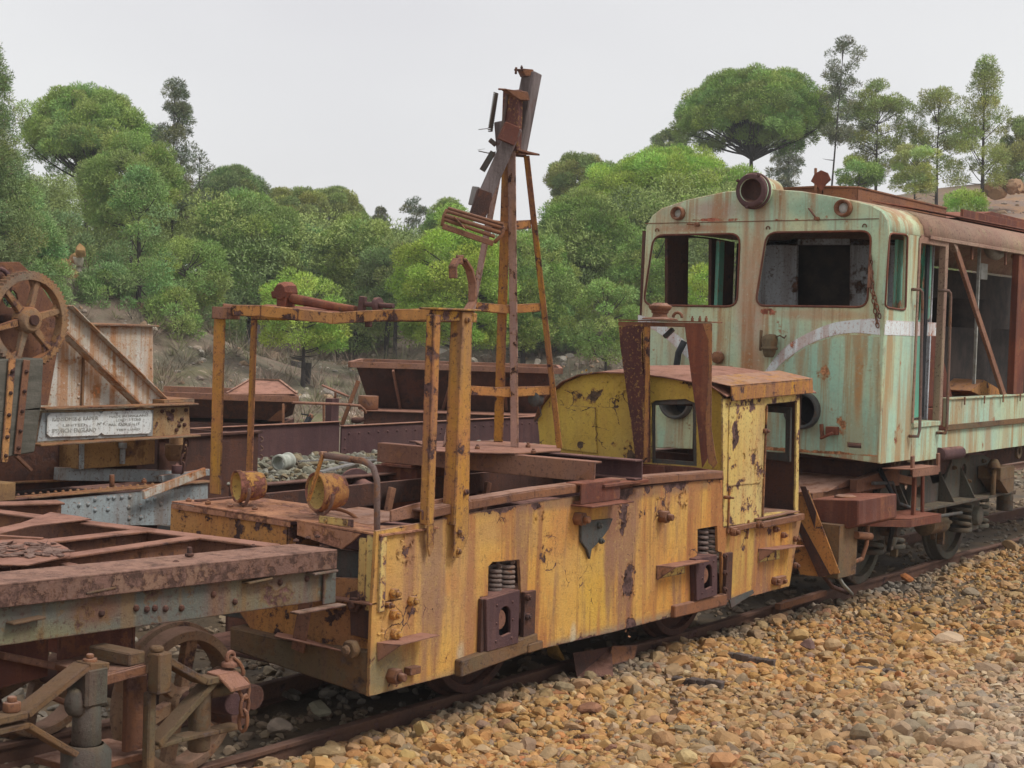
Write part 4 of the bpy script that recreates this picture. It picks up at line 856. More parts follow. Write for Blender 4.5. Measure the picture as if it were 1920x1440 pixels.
for py, hh in ((418, .055), (573, .055), (730, .06)):
    for i, j in ((0, 1), (0, 3), (1, 2), (2, 3)): mb.beam(lp(i, py+(4 if i == 0 else 0)), lp(j, py), .010, hh)
mb.each('mast_brace', M['orange'], loco)
mb = MB(); c = lp(1, 748)+V((-.03, .08, 0)); mb.lathe(c, (-1, 0, 0), [(0, .001), (0, .05), (.015, .03), (.035, .03), (.05, .05), (.05, .001)], 16); mb.tube([c, c+V((0, -.03, -.1)), c+V((0, .02, -.15))], .004, 5); mb.build('insulator', M['greydark'], loco)
# mast head: plate, wooden spars, clamps, current collector
dh = (top_c-EYE).dot(_F)
def H(px, py, o=0): return D(px, py, dh+o)
mb = MB(); mb.slab([H(935, 296), H(970, 282, -.1), H(1012, 292, .0), H(975, 290, .12)], (0, 0, .012)); mb.slab([H(935, 268, -.08), H(975, 288, -.08), H(1010, 291, -.08), H(950, 290, -.08)], (.0, .01, 0)); mb.build('mast_head_plate', M['rust'], loco, bevel=.001)
def spar(a, b, w_, h, mat, name, o=0, o2=None, up=(0, 0, 1)):
    mb = MB(); mb.beam(H(*a, o), H(*b, o if o2 is None else o2), w_, h, up); return mb.build(name, mat, loco, bevel=.006)
spar((968, 292), (998, 136), .10, .09, M['darkwood'], 'wooden_spar', .05); spar((958, 288), (962, 170), .13, .05, M['maroon'], 'spar_plate', -.04)
spar((940, 250), (952, 172), .018, .02, M['greydark'], 'spar_rod', -.05); spar((945, 290), (940, 228), .08, .06, M['darkwood'], 'spar_packing', .0)
spar((966, 240), (898, 392), .105, .09, M['darkwood'], 'wooden_spar', -.15); spar((910, 358), (893, 412), .11, .10, M['rustdark'], 'spar_shoe', -.15)
mb = MB(); mb.slab([H(949, 228, -.22), H(976, 239, -.22), H(965, 273, -.22), H(934, 260, -.22)], (.01, .02, 0)); mb.build('clamp_plate', M['rustred'], loco)
mb = MB(); mb.slab([H(946, 166, -.1), H(990, 172, -.1), H(994, 188, -.1), H(976, 188, -.1)], (.02, .05, 0)); mb.beam(H(934, 167, -.1), H(950, 168, -.1), .01, .012); mb.build('upper_clamp', M['rust'], loco)
mb = MB(); mb.slab([H(978, 128), H(1000, 130), H(1005, 142), H(985, 143)], (.03, .06, 0)); mb.beam(H(964, 131), H(980, 131), .012, .012); mb.cyl(H(968, 126), H(967, 139), .008); mb.bolt(H(978, 128), (0, 0, 1), .01, .012); mb.build('mast_tip_fitting', M['rust'], loco)
mb = MB(); mb.coil(H(919, 246), H(930, 174), .014, .004, 22); mb.cyl(H(919, 240), H(930, 176), .010, 6); mb.build('tension_spring', M['greydark'], loco, bevel=0)
mb = MB(); mb.beam(H(918, 262), H(930, 272), .03, .03); mb.beam(H(904, 320), H(925, 285), .02, .04); mb.tube([H(897, 243), H(905, 242), H(915, 241)], .003, 5); mb.tube([H(897, 283), H(915, 287), H(930, 285)], .004, 5); mb.tube([H(895, 281), H(909, 279)], .002, 4); mb.each('broken_fitting', M['greydark'], loco)
spar((885, 385), (893, 350), .06, .02, M['wood'], 'splintered_board', .1)
cp = [H(838, 395, -.3), H(945, 430, -.3), H(945, 448, -.1), H(833, 412, -.1)]
mb = MB()
for a, b, r in (((838, 396), (945, 428), .012), ((840, 390), (944, 421), .010), ((834, 404), (940, 437), .014), ((832, 411), (928, 444), .012)): mb.cyl(H(*a, -.3), H(*b, -.3), r, 8)
mb.cyl(H(842, 392, -.15), H(945, 424, -.15), .012, 8)
mb.beam(H(830, 424, -.32), H(925, 457, -.32), .03, .035); mb.tube([H(838, 392, -.3), H(832, 405, -.3), H(829, 424, -.3)], .012, 6); mb.tube([H(945, 425, -.3), H(940, 442, -.3), H(926, 455, -.3)], .014, 6)
mb.build('collector_pan', M['rust'], loco)
mb = MB(); mb.beam(H(852, 406, -.33), H(874, 431, -.33), .04, .008); mb.build('collector_clip', M['orange'], loco)
# --- cab
XC, XR = 10.0, 11.28
hood = P(X, XC, [(1012, 836), (1008, 790), (1017, 762), (1036, 737), (1060, 717), (1090, 704), (1130, 699), (1190, 701), (1250, 708), (1300, 717), (1340, 726), (1356, 745), (1352, 908), (1290, 900), (1215, 892), (1100, 880), (1012, 860)])
wh = P(X, XC, [(1221, 757), (1228, 751), (1285, 748), (1304, 756), (1306, 874), (1222, 868)])
mb = MB(); mb.slab(hood, (.012, 0, 0), [wh]); cab = mb.build('cab_front_wall', M['yhood'], loco, bevel=.002)
mb = MB(); mb.slab(P(X, XC-.012, [(1050, 758), (1116, 764), (1119, 850), (1052, 842)]), (.008, 0, 0)); mb.build('access_cover', M['yhood'], cab, bevel=.001)
arc = hood[1:11]; arc = arc+[Y(1356, 744, YN)-V((0, .03, 0))]; mb = MB(); 
ta = [V((XC-.05, p.y, p.z+.008)) for p in arc]; tb = [V((XR+.12, p.y, p.z+.02)) for p in arc]
tb = [V((XR+.12, p.y, p.z+.008+.045*math.sin(math.pi*min(1, i/ (len(arc)-1))))) for i, p in enumerate(arc)]
tm = [a.lerp(b, .5)+V((0, 0, .02)) for a, b in zip(ta, tb)]
k = len(arc); vs = ta+tm+tb; vs = vs+[v-V((0, 0, .008)) for v in vs]; fs = []
for r_ in range(2):
    for i in range(k-1): a = r_*k+i; fs += [(a, a+1, a+1+k, a+k), (a+3*k, a+k+3*k, a+1+k+3*k, a+1+3*k)]
for i in range(k-1): fs += [(i, i+3*k, i+1+3*k, i+1), (2*k+i, 2*k+i+1, 2*k+i+1+3*k, 2*k+i+3*k)]
for r_ in range(2): fs += [(r_*k, (r_+1)*k, (r_+1)*k+3*k, r_*k+3*k), (r_*k+k-1, r_*k+k-1+3*k, (r_+1)*k+k-1+3*k, (r_+1)*k+k-1)]
mb.add(vs, fs); roof = mb.build('cab_roof', M['pink'], loco, bevel=0)
a, b = Y(1372, 728, YN-.05), Y(1524, 714, YN-.05); mb = MB(); mb.slab([a+V((0, 0, .01)), b+V((0, 0, .01)), Y(1525, 737, YN-.05), Y(1373, 752, YN-.05)], (0, .012, 0)); mb.slab([a+V((-.02, 0, .012)), b+V((0, 0, .012)), b+V((0, .28, .06)), a+V((-.02, .28, .055))], (0, 0, .006)); mb.build('roof_gutter', M['ypost'], roof)
side = P(Y, YN-.004, [(1355, 748), (1500, 738), (1497, 964), (1425, 978), (1356, 988)]); door = P(Y, YN-.004, [(1438, 758), (1494, 752), (1491, 958), (1430, 962)])
mb = MB(); mb.slab(side, (0, .015, 0), [door]); cs = mb.build('cab_side_wall', M['ycream'], loco, bevel=.002)
mb = MB(); mb.slab(P(Y, YN-.012, [(1368, 762), (1433, 757), (1427, 905), (1365, 912)]), (0, .008, 0), [circ(Y(1394, 857, YN-.012), (1, 0, 0), (0, 0, 1), .03, 10)]); mb.build('side_cover', M['ycream'], cs, bevel=.001)
mb = MB(); 
for q in (((1365, 1000), (1368, 915)), ((1401, 1010), (1404, 975)), ((1438, 760), (1430, 970))): mb.beam(Y(*q[0], YN-.012), Y(*q[1], YN-.012), .012, .014, (0, 1, 0))
mb.each('edge_pipe', M['orange'], cs)
mb = MB(); mb.beam(Y(1368, 993, YN-.02), Y(1425, 982, YN-.02), .03, .035); mb.beam(Y(1425, 984, YN-.03), Y(1502, 968, YN-.03), .06, .045); mb.slab([Y(1425, 975, YN-.05), Y(1500, 960, YN-.05), Y(1500, 960, YN-.05)+V((0, .5, 0)), Y(1425, 975, YN-.05)+V((0, .5, 0))], (0, 0, .008)); mb.build('door_sill', M['rust'], cs)
mb = MB(); mb.bolt(Y(1372, 997, YN-.02), (0, -1, 0), .03, .04); mb.bolt(Y(1420, 983, YN-.03), (0, -1, 0), .03, .03); mb.bolt(Y(1357, 932, YN), (0, -1, 0), .014, .05); mb.bolt(Y(1432, 808, YN-.01), (0, -1, 0), .02, .03); mb.each('hinge_bolt', M['rust'], cs)
mb = MB()
for p in ((1451, 992), (1466, 1003), (1489, 1060), (1489, 1010)): mb.bolt(Y(*p, YN), (0, -1, 0), .024, .03)
mb.each('bolt', M['rust'], sp)
rear = P(X, XR, [(1175, 720), (1500, 738), (1497, 965), (1175, 900)])
rear = [V((XR, 5.24, 1.75)), V((XR, 6.6, 1.8)), V((XR, 6.6, .6)), V((XR, 5.24, .6))]
wa = P(X, XR, [(1228, 757), (1300, 762), (1298, 852), (1226, 845)]); wb = P(X, XR, [(1438, 770), (1476, 773), (1475, 852), (1436, 848)])
mb = MB(); mb.slab(rear, (.012, 0, 0), [wa, wb]); mb.build('cab_rear_wall', M['rustdark'], loco, bevel=0)
mb = MB(); fr = P(X, XR-.01, [(1430, 760), (1486, 764), (1484, 866), (1428, 860)]); mb.slab(fr, (-.03, 0, 0), [P(X, XR-.01, [(1438, 772), (1476, 775), (1475, 850), (1437, 846)])]); mb.build('window_frame', M['greydark'], loco, bevel=.004)
mb = MB(); fr = P(X, XC+.02, [(1216, 748), (1310, 745), (1311, 882), (1216, 876)]); mb.slab(fr, (.03, 0, 0), [P(X, XC+.02, [(1225, 760), (1298, 758), (1300, 866), (1226, 860)])]); mb.build('window_frame', M['greydark'], loco, bevel=.004)
mb = MB(); mb.slab(P(X, XC-.05, [(1187, 895), (1355, 900), (1354, 885), (1300, 876), (1188, 868)]), (.02, 0, 0)); mb.slab(P(X, XC-.1, [(1186, 872), (1245, 874), (1245, 908), (1186, 904)]), (.02, 0, 0)); mb.build('wall_foot', M['rustred'], loco)
# bracket with tapered legs in front of the cab window
XB = XC-.14
mb = MB(); mb.slab(P(X, XB, [(1160, 612), (1205, 608), (1210, 640), (1211, 760), (1208, 868), (1192, 866), (1181, 780), (1163, 650)]), (.010, 0, 0)); mb.slab([X(1205, 606, XB), X(1211, 868, XB), X(1211, 868, XB)+V((.07, 0, 0)), X(1206, 606, XB)+V((.09, 0, 0))], (0, .01, 0))
bk = mb.build('bracket_leg', M['maroon'], loco, bevel=.001)
mb = MB(); mb.slab(P(X, XB-.006, [(1207, 612), (1219, 612), (1214, 868), (1206, 866), (1210, 700)]), (.006, 0, 0)); mb.build('bracket_edge', M['ypost'], bk, bevel=0)
mb = MB(); mb.slab(P(X, XB, [(1283, 606), (1334, 606), (1333, 800), (1330, 830), (1326, 860), (1316, 877), (1308, 800), (1295, 700)]), (.010, 0, 0)); b2_ = mb.build('bracket_leg', M['rustred'], loco, bevel=.001)
mb = MB(); mb.slab(P(X, XB-.005, [(1318, 607), (1335, 607), (1333, 800), (1342, 860), (1345, 868), (1338, 877), (1328, 868), (1322, 800), (1329, 690), (1328, 640)]), (.005, 0, 0)); mb.build('bracket_edge', M['ypost'], b2_, bevel=0)
mb = MB(); mb.slab([X(1158, 601, XB), X(1334, 605, XB), X(1334, 605, XB)+V((.16, 0, 0)), X(1158, 601, XB)+V((.16, 0, 0))], (0, 0, .008)); mb.beam(X(1160, 607, XB+.01), X(1333, 610, XB+.01), .012, .03)
for px in (1298, 1312, 1324): mb.bolt(X(px, 602, XB+.03), (0, 0, 1), .012, .022)
mb.build('bracket_top', M['rust'], loco, bevel=.001)
mb = MB(); c = X(1237, 600, XB+.06); mb.lathe(c, (0, 0, 1), [(0, .001), (0, .13), (.012, .12), (.02, .055), (.045, .05), (.05, .062), (.065, .06), (.07, .072), (.09, .082), (.10, .082), (.105, .06), (.118, .05), (.12, .001)], 18); mb.tube([c+V((0, -.14, .02))+V((0, .035*math.cos(t), .035*math.sin(t))) for t in [math.pi*i/6 for i in range(7)]], .012, 6); mb.build('pivot_boss', M['rust'], loco)
mb = MB(); mb.beam(X(1262, 617, XB+.1), X(1246, 632, XB+.1), .03, .03); mb.build('stub_rod', M['greydark'], loco)
# ================================================================== GREEN DIESEL LOCOMOTIVE
GX, GN, GF = 12.25, 5.0, 7.22
gl = thing('diesel_locomotive', (16, 6.1, .05), 'rusting pale green diesel locomotive with glassless cab windows and open engine side at the right', 'locomotive')
prof = [(5.0, 1.18), (4.995, 3.02), (5.01, 3.10), (5.06, 3.17), (5.15, 3.22), (5.4, 3.28), (5.75, 3.34), (6.1, 3.37), (6.45, 3.35), (6.8, 3.29), (7.05, 3.22), (7.14, 3.16), (7.2, 3.06), (7.22, 1.9), (7.3, 1.16)]
GT = V((.03, 0, 0))
fo = [V((GX, y, z)) for y, z in prof]; fo[0] = V((GX, 5.0, 1.185)); fo.insert(0, X(1500, 850, GX)); fo[-1] = X(1192, 838, GX)
w1 = rrect(X, GX, 0, 0, 0, 0, r=20, tl=(1226, 441), tr=(1388, 438), br=(1382, 575), bl=(1206, 572)); w2 = rrect(X, GX, 0, 0, 0, 0, r=20, tl=(1438, 436), tr=(1634, 433), br=(1626, 576), bl=(1416, 573))
bufs = [circ(X(1506, 769, GX), (0, 1, 0), (0, 0, 1), .135, 24), circ(X(1270, 752, GX), (0, 1, 0), (0, 0, 1), .135, 24)]
slot = P(X, GX, [(1588, 829), (1615, 831), (1615, 841), (1588, 839)])
mb = MB(); mb.slab(fo, GT, [w1, w2, *bufs, slot]); gfw = mb.build('cab_front', M['gfront'], gl, bevel=.012)
for wl in (w1, w2): mb = MB(); mb.tube([p+V((-.004, 0, 0)) for p in wl], .009, 6, closed=True); mb.build('window_rim', M['rustred'], gfw, bevel=0)
for bc in ((1506, 769), (1270, 752)):
    c = X(*bc, GX); mb = MB(); mb.lathe(c, (-1, 0, 0), [(-.2, .125), (-.01, .125), (.06, .125), (.06, .15), (.03, .155), (-.005, .155)], 32); mb.build('buffer_socket', M['greydark'], gfw, bevel=0)
    mb = MB(); mb.box((GX+.18, c.y-.13, c.z-.13), (GX+.2, c.y+.13, c.z+.13)); mb.build('socket_back', M['rubber_and_depth'], gfw)  # near-black sheet stands in for the shaded inside of the socket
# skirt line, white stripe: band painted on the front
def arcband(o_, i_, n=10):
    def sm(pts):
        pts = [V(p) for p in pts]; out = []
        for i in range(len(pts)-1):
            p0, p1, p2, p3 = pts[max(0, i-1)], pts[i], pts[i+1], pts[min(len(pts)-1, i+2)]
            for k in range(4):
                t = k/4; out.append(.5*((2*p1)+(p2-p0)*t+(2*p0-5*p1+4*p2-p3)*t*t+(3*p1-p0-3*p2+p3)*t**3))
        return out+[pts[-1]]
    return sm(o_)+sm(i_)[::-1]
bnd = arcband([(1650, 596), (1600, 600), (1560, 606), (1520, 622), (1482, 643), (1455, 668), (1428, 706)], [(1650, 628), (1600, 624), (1560, 630), (1520, 644), (1482, 668), (1452, 696), (1430, 738)])
mb = MB(); mb.slab([X(*p, GX-.003) for p in bnd], (.002, 0, 0)); mb.build('white_stripe', M['white'], gfw, bevel=0)
bnd = arcband([(1196, 590), (1230, 600), (1262, 622), (1300, 652), (1335, 692), (1352, 720)], [(1196, 608), (1225, 618), (1255, 640), (1285, 668), (1318, 700), (1340, 730)])
mb = MB(); mb.slab([X(*p, GX-.003) for p in bnd], (.002, 0, 0)); mb.build('white_stripe', M['white'], gfw, bevel=0)
# lower part of the face is greener: a real change of paint below the stripe
lo = arcband([(1648, 632), (1600, 628), (1560, 633), (1520, 647), (1482, 671), (1452, 699), (1432, 742)], [(1645, 856), (1600, 853), (1560, 851), (1520, 849), (1482, 847), (1452, 845), (1432, 843)])
mgl = metal('lower_green_paint', (.36, .58, .44), (.46, .60, .42), speck=.3, stain=(.44, .32, .16), streak=(.40, .20, .07), s_amt=.7, s_lo=.46, s_hi=.6, sfreq=9, c_lo=.64, c_hi=.655, chip=(.24, .11, .05), bump=.25,
   tints=[(X(1610, 720, GX), (.6, .05, .42), (.50, .21, .06), .95), (X(1540, 790, GX), (.6, .25, .3), (.42, .55, .42), .6)], spots=[(X(1575, 800, GX), (.3, .1, .1), .12), (X(1550, 700, GX), (.3, .06, .25), .1), (X(1550, 850, GX), (.3, 2, .03), .2)])
sl2 = P(X, GX-.002, [(1588, 829), (1615, 831), (1615, 841), (1588, 839)])
mb = MB(); mb.slab([X(*p, GX-.002) for p in lo], (.001, 0, 0), [circ(X(1506, 769, GX-.002), (0, 1, 0), (0, 0, 1), .14, 24), sl2]); mb.build('lower_paint', mgl, gfw, bevel=0)
mb = MB(); mb.beam(X(1210, 419, GX-.004), X(1648, 410, GX-.004), .004, .006); mb.build('panel_seam', M['rust'], gfw, bevel=0)
# side wall: narrow window, door bay
sd_o = [V((GX+.001, GN, 1.19)), V((GX+.001, GN, 3.03)), V((13.28, GN, 3.03)), Y(1722, 440, GN), Y(1712, 778, GN), Y(1764, 775, GN), Y(1760, 845, GN), Y(1712, 852, GN)]
xs = Y(1722, 600, GN).x; xj0, xj1 = Y(1718, 600, GN).x, Y(1768, 600, GN).x; xj2 = Y(1779, 600, GN).x
wz = rrect(Y, GN, 0, 0, 0, 0, r=8, tl=(1667, 437), tr=(1701, 440), br=(1697, 582), bl=(1659, 576))
mb = MB(); mb.slab([V((GX+.0305, GN, 1.18)), V((GX+.0305, GN, 3.04)), V((xj0, GN, 3.04)), V((xj0, GN, 1.18))], (0, .03, 0), [wz]); sw = mb.build('cab_side', M['gside'], gl, bevel=.01)
mb = MB(); mb.tube([p+V((0, -.004, 0)) for p in wz], .009, 6, closed=True); mb.build('window_rim', M['rustred'], sw, bevel=0)
mb = MB(); mb.slab([Y(1660, 600, GN-.003), Y(1715, 603, GN-.003), Y(1715, 630, GN-.003), Y(1658, 628, GN-.003)], (0, .002, 0)); mb.build('white_stripe', M['white'], sw, bevel=0)
zd = Y(1740, 777, GN).z
mb = MB(); mb.box((xj0, GN-.004, 1.16), (xj1, GN+.03, zd-.1)); mb.box((xj0-.003, GN-.02, zd-.1), (xj1, GN+.2, zd-.06)); mb.build('door_step_panel', M['gside'], gl)
mb = MB(); x0, x1 = xj1-.02, xj1+.05; mb.box((x0, GN-.008, zd-.1), (x1, GN+.05, 3.04)); mb.box((xj0-.02, GN-.01, zd-.06), (xj0+.02, GN+.04, 3.0)); mb.box((xj0+.02, GN-.006, 2.96), (x0, GN+.04, 3.03)); mb.build('door_frame', M['groof'], gl)
mb = MB(); dwo = [V((xj0-.1, GN+.14, zd-.04)), V((xj1-.1, GN+.14, zd-.04)), V((xj1-.1, GN+.14, 2.98)), V((xj0-.1, GN+.14, 2.98))]
dw = rrect(Y, GN+.14, 0, 0, 0, 0, r=7, tl=(1722, 452), tr=(1748, 455), br=(1744, 600), bl=(1716, 600)); mb.slab(dwo, (0, .03, 0), [dw]); dr = mb.build('door', M['teal'], gl)
mb = MB(); mb.slab([Y(1714, 603, GN+.137), Y(1756, 605, GN+.137), Y(1756, 630, GN+.137), Y(1714, 630, GN+.137)], (0, .002, 0)); mb.build('white_stripe', M['white'], dr, bevel=0)
mb = MB(); mb.box((xj1-.1, GN+.12, zd-.04), (xj1-.04, GN+.2, 2.98)); mb.build('door_edge', M['rubber_and_depth'], gl)
def handrail(px0, ya, px1, yb):
    a, b = Y(px0, ya, GN-.07), Y(px1, yb, GN-.07); mb = MB(); mb.tube([a+V((-.07, .09, .02)), a+V((-.05, .0, .02)), a+V((-.01, 0, 0)), a+V((0, 0, -.05)), b+V((0, 0, .06)), b+V((-.03, 0, 0)), b+V((-.08, .06, -.0))], .013, 8); return mb.build('handrail', M['steel'], gl, bevel=0)
handrail(1730, 548, 1724, 818); handrail(1783, 550, 1775, 812)
# far side wall, inner partition, floor, roof
fw = [V((GX+.03, GF, 1.2)), V((13.95, GF, 1.2)), V((13.95, GF, 3.03)), V((GX+.03, GF, 3.03))]
def yh(pts): return [Y(a, b, GF) for a, b in pts]
mb = MB(); mb.slab(fw, (0, .03, 0), [yh([(1217, 446), (1252, 446), (1252, 590), (1208, 590)]), yh([(1291, 446), (1334, 446), (1333, 610), (1289, 610)])]); mb.build('far_side_wall', M['rustdark'], gl, bevel=0)
mb = MB(); a, b = Y(1345, 440, GF-.02), Y(1342, 600, GF-.02); mb.box((a.x-.02, GF-.06, 1.2), (a.x+.08, GF-.02, 3.02)); mb.build('door_post', M['teal'], gl)
XP = 13.9
mb = MB(); mb.slab([V((XP, 5.25, 1.2)), V((XP, 6.98, 1.2)), V((XP, 6.98, 3.0)), V((XP, 5.25, 3.0))], (.03, 0, 0), [P(X, XP, [(1495, 447), (1594, 447), (1592, 640), (1493, 640)])]); mb.build('partition', M['inner'], gl, bevel=0)
mb = MB(); mb.box((GX+.04, 5.04, 1.19), (20, 7.18, 1.23)); mb.build('floor', M['rustdark'], gl)
def roofpart(x0, x1, name, mat, dz=0, dy=0):
    pr = prof[1:13]; vs = [(x, y+(dy if y > 6.1 else -dy), z+dz) for x in (x0, x1) for y, z in pr]; k = len(pr); vs += [(a, b-(b-6.1)*.02, c-.02) for a, b, c in vs]; fs = []
    for i in range(k-1): fs += [(i, i+1, i+1+k, i+k), (2*k+i, 2*k+i+k, 2*k+i+1+k, 2*k+i+1), (i, i+2*k, i+1+2*k, i+1), (k+i, k+i+1, 3*k+i+1, 3*k+i)]
    fs += [(0, k, 3*k, 2*k), (k-1, 3*k-1, 4*k-1, 2*k-1)]; mb = MB(); mb.add(vs, fs, True); o = mb.build(name, mat, gl, bevel=0); return o
roofpart(GX+.031, 13.0, 'cab_roof', M['gfront']); roofpart(13.002, 22, 'engine_roof', M['groof'], .006, .012)
mb = MB(); mb.box((13.1, GN-.025, 3.0), (22, GN-.005, 3.03)); mb.build('gutter', M['groof'], gl)
# rear engine bay
mb = MB(); zs = Y(1800, 748, GN).z; zb = Y(1800, 798, GN).z
mb.box((xj2, GN-.012, zb), (22, GN+.02, zs)); mb.box((xj2, GN-.03, zs), (22, GN+.06, zs+.015)); lp_ = mb.build('lower_panel', M['gside'], gl)
mb = MB(); mb.box((xj2, GN-.03, zb-.03), (22, GN-.013, zb+.02)); mb.build('panel_rail', M['mossy'], lp_)
mb = MB(); mb.box((xj1, GN+.0, 1.17), (22, GN+.03, zb-.031)); mb.build('sole_bar', M['gside'], gl)
mb = MB()
for px in (1808, 1845, 1880, 1912): p = Y(px, 748, GN-.03); mb.box((p.x-.01, GN-.04, zs-.05), (p.x+.01, GN-.03, zs+.02))
mb.each('clip', M['rust'], lp_)
mb = MB(); mb.beam(Y(1788, 455, GN+.03), Y(1882, 742, GN+.03), .03, .07, (1, 0, 0)); mb.build('diagonal_brace', M['pink'], gl)
mb = MB(); mb.box((Y(1905, 600, GN).x, GN-.006, zs+.016), (Y(1922, 600, GN).x+.02, GN+.06, 3.0)); mb.build('body_pillar', M['rustred'], gl)
mb = MB(); mb.box((18.6, GN+.0, zs+.016), (18.75, GN+.05, 3.0)); mb.box((20.4, GN+.0, zs+.016), (20.5, GN+.05, 3.0)); mb.each('body_pillar', M['rustred'], gl)
mb = MB(); mb.beam(Y(1780, 447, GN+.02), Y(1790, 470, GN+.02), .04, .06, (0, 1, 0)); mb.build('brace_gusset', M['groof'], gl)
mb = MB(); mb.box((14.02, 5.3, 1.3), (14.06, 6.9, 3.05)); mb.build('bulkhead', M['grime_shade'], gl)
mb = MB(); mb.box((XP+.2, 5.35, 1.25), (15.9, 6.7, 1.55)); mb.box((14.15, 5.45, 1.56), (14.9, 6.5, 1.75)); eng = mb.build('engine_bed', M['rustred'], gl)
mb = MB(); mb.slab([V((14.2, 5.4, 1.56)), V((15.0, 5.4, 1.56)), V((14.5, 5.4, 2.2)), V((14.2, 5.4, 2.4))], (0, .04, 0)); mb.build('triangle_gusset', M['rustred'], gl)
mb = MB(); mb.cyl((16.9, 6.2, 1.3), (16.9, 6.2, 2.6), .45, 24); mb.box((15.6, 5.8, 1.3), (18.5, 6.9, 2.3)); mb.box((15.0, 6.6, 2.0), (15.6, 6.7, 3.0)); mb.build('engine_block', M['grime_shade'], gl)
mb = MB(); mb.tube([Y(1853, 446, 5.4), Y(1853, 462, 5.4), Y(1858, 474, 5.42), Y(1868, 478, 5.46), Y(1880, 470, 5.6)], .055, 12); mb.build('exhaust_elbow', M['glassw'], gl)
mb = MB(); mb.beam(Y(1837, 455, 5.25), Y(1826, 720, 5.25), .03, .02); mb.box((15.12, 5.24, 2.75), (15.3, 5.28, 2.9)); mb.build('inner_post', M['glassw'], gl)
mb = MB(); 
for px, y0, y1 in ((1823, 440, 487), (1886, 452, 497)): mb.beam(Y(px, y0, GN+.05), Y(px-1, y1, GN+.05), .02, .035, (1, 0, 0))
mb.each('hanger', M['pink'], gl)
mb = MB(); mb.box((14.0, 7.0, 1.25), (20, 7.05, 3.0)); mb.box((13.95, 7.19, 1.2), (22, 7.2, 3.02)); mb.build('far_panelling', M['grime_shade'], gl)
mb = MB(); mb.slab([Y(1820, 733, 5.3), Y(1845, 712, 5.3), Y(1900, 745, 5.3), Y(1850, 748, 5.3)], (0, .3, .0)); mb.tube([Y(1900, 480, 5.6), Y(1915, 500, 5.6), Y(1905, 640, 5.6)], .03, 8); mb.each('loose_pipework', M['orange'], gl)
# roof gear: headlight, two lamps, hatch, lifting plate, walkway
mb = MB(); c = X(1409, 357, GX-.10); mb.lathe(c, (1, 0, 0), [(0, .095), (-.01, .10), (-.01, .125), (.0, .135), (.03, .14), (.035, .128), (.06, .128), (.06, .145), (.09, .145), (.1, .135), (.36, .12), (.37, .001)], 36); hl = mb.build('headlight', M['gfront'], gl, bevel=0)
mb = MB(); mb.lathe(c, (1, 0, 0), [(-.018, .098), (-.022, .13), (.0, .142), (.012, .142)], 36); mb.lathe(c+V((.035, 0, 0)), (1, 0, 0), [(0, .13), (-.002, .152), (.022, .152), (.024, .13)], 36)
for g in (.6, 2.1, 3.9, 4.9): mb.bolt(c+V((-.015, .14*math.cos(g), .14*math.sin(g))), (-1, 0, 0), .014, .015)
mb.build('headlight_ring', M['purple'], hl, bevel=0)
mb = MB(); mb.lathe(c+V((-.005, 0, 0)), (1, 0, 0), [(0, .094), (.05, .09), (.085, .07), (.088, .001)], 28); mb.build('headlight_interior', M['rustdark'], hl, bevel=0)
for px, py, r in ((1271, 400, .055), (1581, 390, .066)):
    c = X(px, py, GX-.03); mb = MB(); mb.lathe(c, (1, 0, 0), [(.01, r*.62), (-.03, r*.78), (-.035, r), (.0, r*1.08), (.03, r*1.05), (.04, r*.9), (.08, r*.9)], 26); o = mb.build('marker_lamp', M['rust'], gl, bevel=0)
    mb = MB(); mb.lathe(c, (1, 0, 0), [(.005, .001), (.0, r*.5), (.01, r*.64)], 20); mb.build('lamp_reflector', M['glassw'], o, bevel=0)
mb = MB(); rr_ = [X(1520, 340, 12.6), X(1527, 326, 12.6), X(1539, 319, 12.6), X(1551, 324, 12.6), X(1557, 337, 12.6), X(1548, 345, 12.6), X(1539, 358, 12.6), X(1530, 347, 12.6)]; mb.slab(rr_, (.02, 0, 0)); mb.build('lifting_plate', M['rustred'], gl, bevel=.001)
mb = MB(); hz = 3.435
mb.slab([V((13.1, 6.6, hz)), V((12.95, 5.9, hz)), V((13.1, 5.62, hz)), V((15.2, 5.62, hz-.02)), V((15.2, 6.6, hz))], (0, 0, .015)); mb.slab([V((13.1, 5.63, 3.3)), V((15.2, 5.63, 3.3)), V((15.2, 5.63, hz)), V((13.1, 5.63, hz))], (0, .01, 0)); mb.slab([V((12.98, 5.9, 3.34)), V((13.1, 5.64, 3.33)), V((13.1, 5.64, hz)), V((12.98, 5.9, hz))], (.01, 0, 0)); mb.slab([V((12.98, 5.91, 3.34)), V((12.98, 5.91, hz)), V((13.1, 6.6, hz)), V((13.1, 6.6, 3.34))], (.01, 0, 0)); mb.build('roof_hatch', M['rust'], gl)
mb = MB(); mb.slab([V((12.9, 5.42, 3.30)), V((13.4, 5.20, 3.27)), V((22, 5.20, 3.30)), V((22, 5.45, 3.34))], (0, 0, .012)); mb.box((15.3, 5.5, 3.32), (22, 5.53, 3.42)); mb.slab([V((15.6, 5.6, 3.36)), V((16.4, 5.6, 3.48)), V((18.4, 5.6, 3.46)), V((19, 5.6, 3.36))], (0, .5, 0)); mb.build('roof_walkway', M['rustred'], gl)
mb = MB(); mb.cyl((12.95, 5.95, 3.34), (12.97, 5.97, 3.6), .014, 6); mb.build('whip_rod', M['rust'], gl)
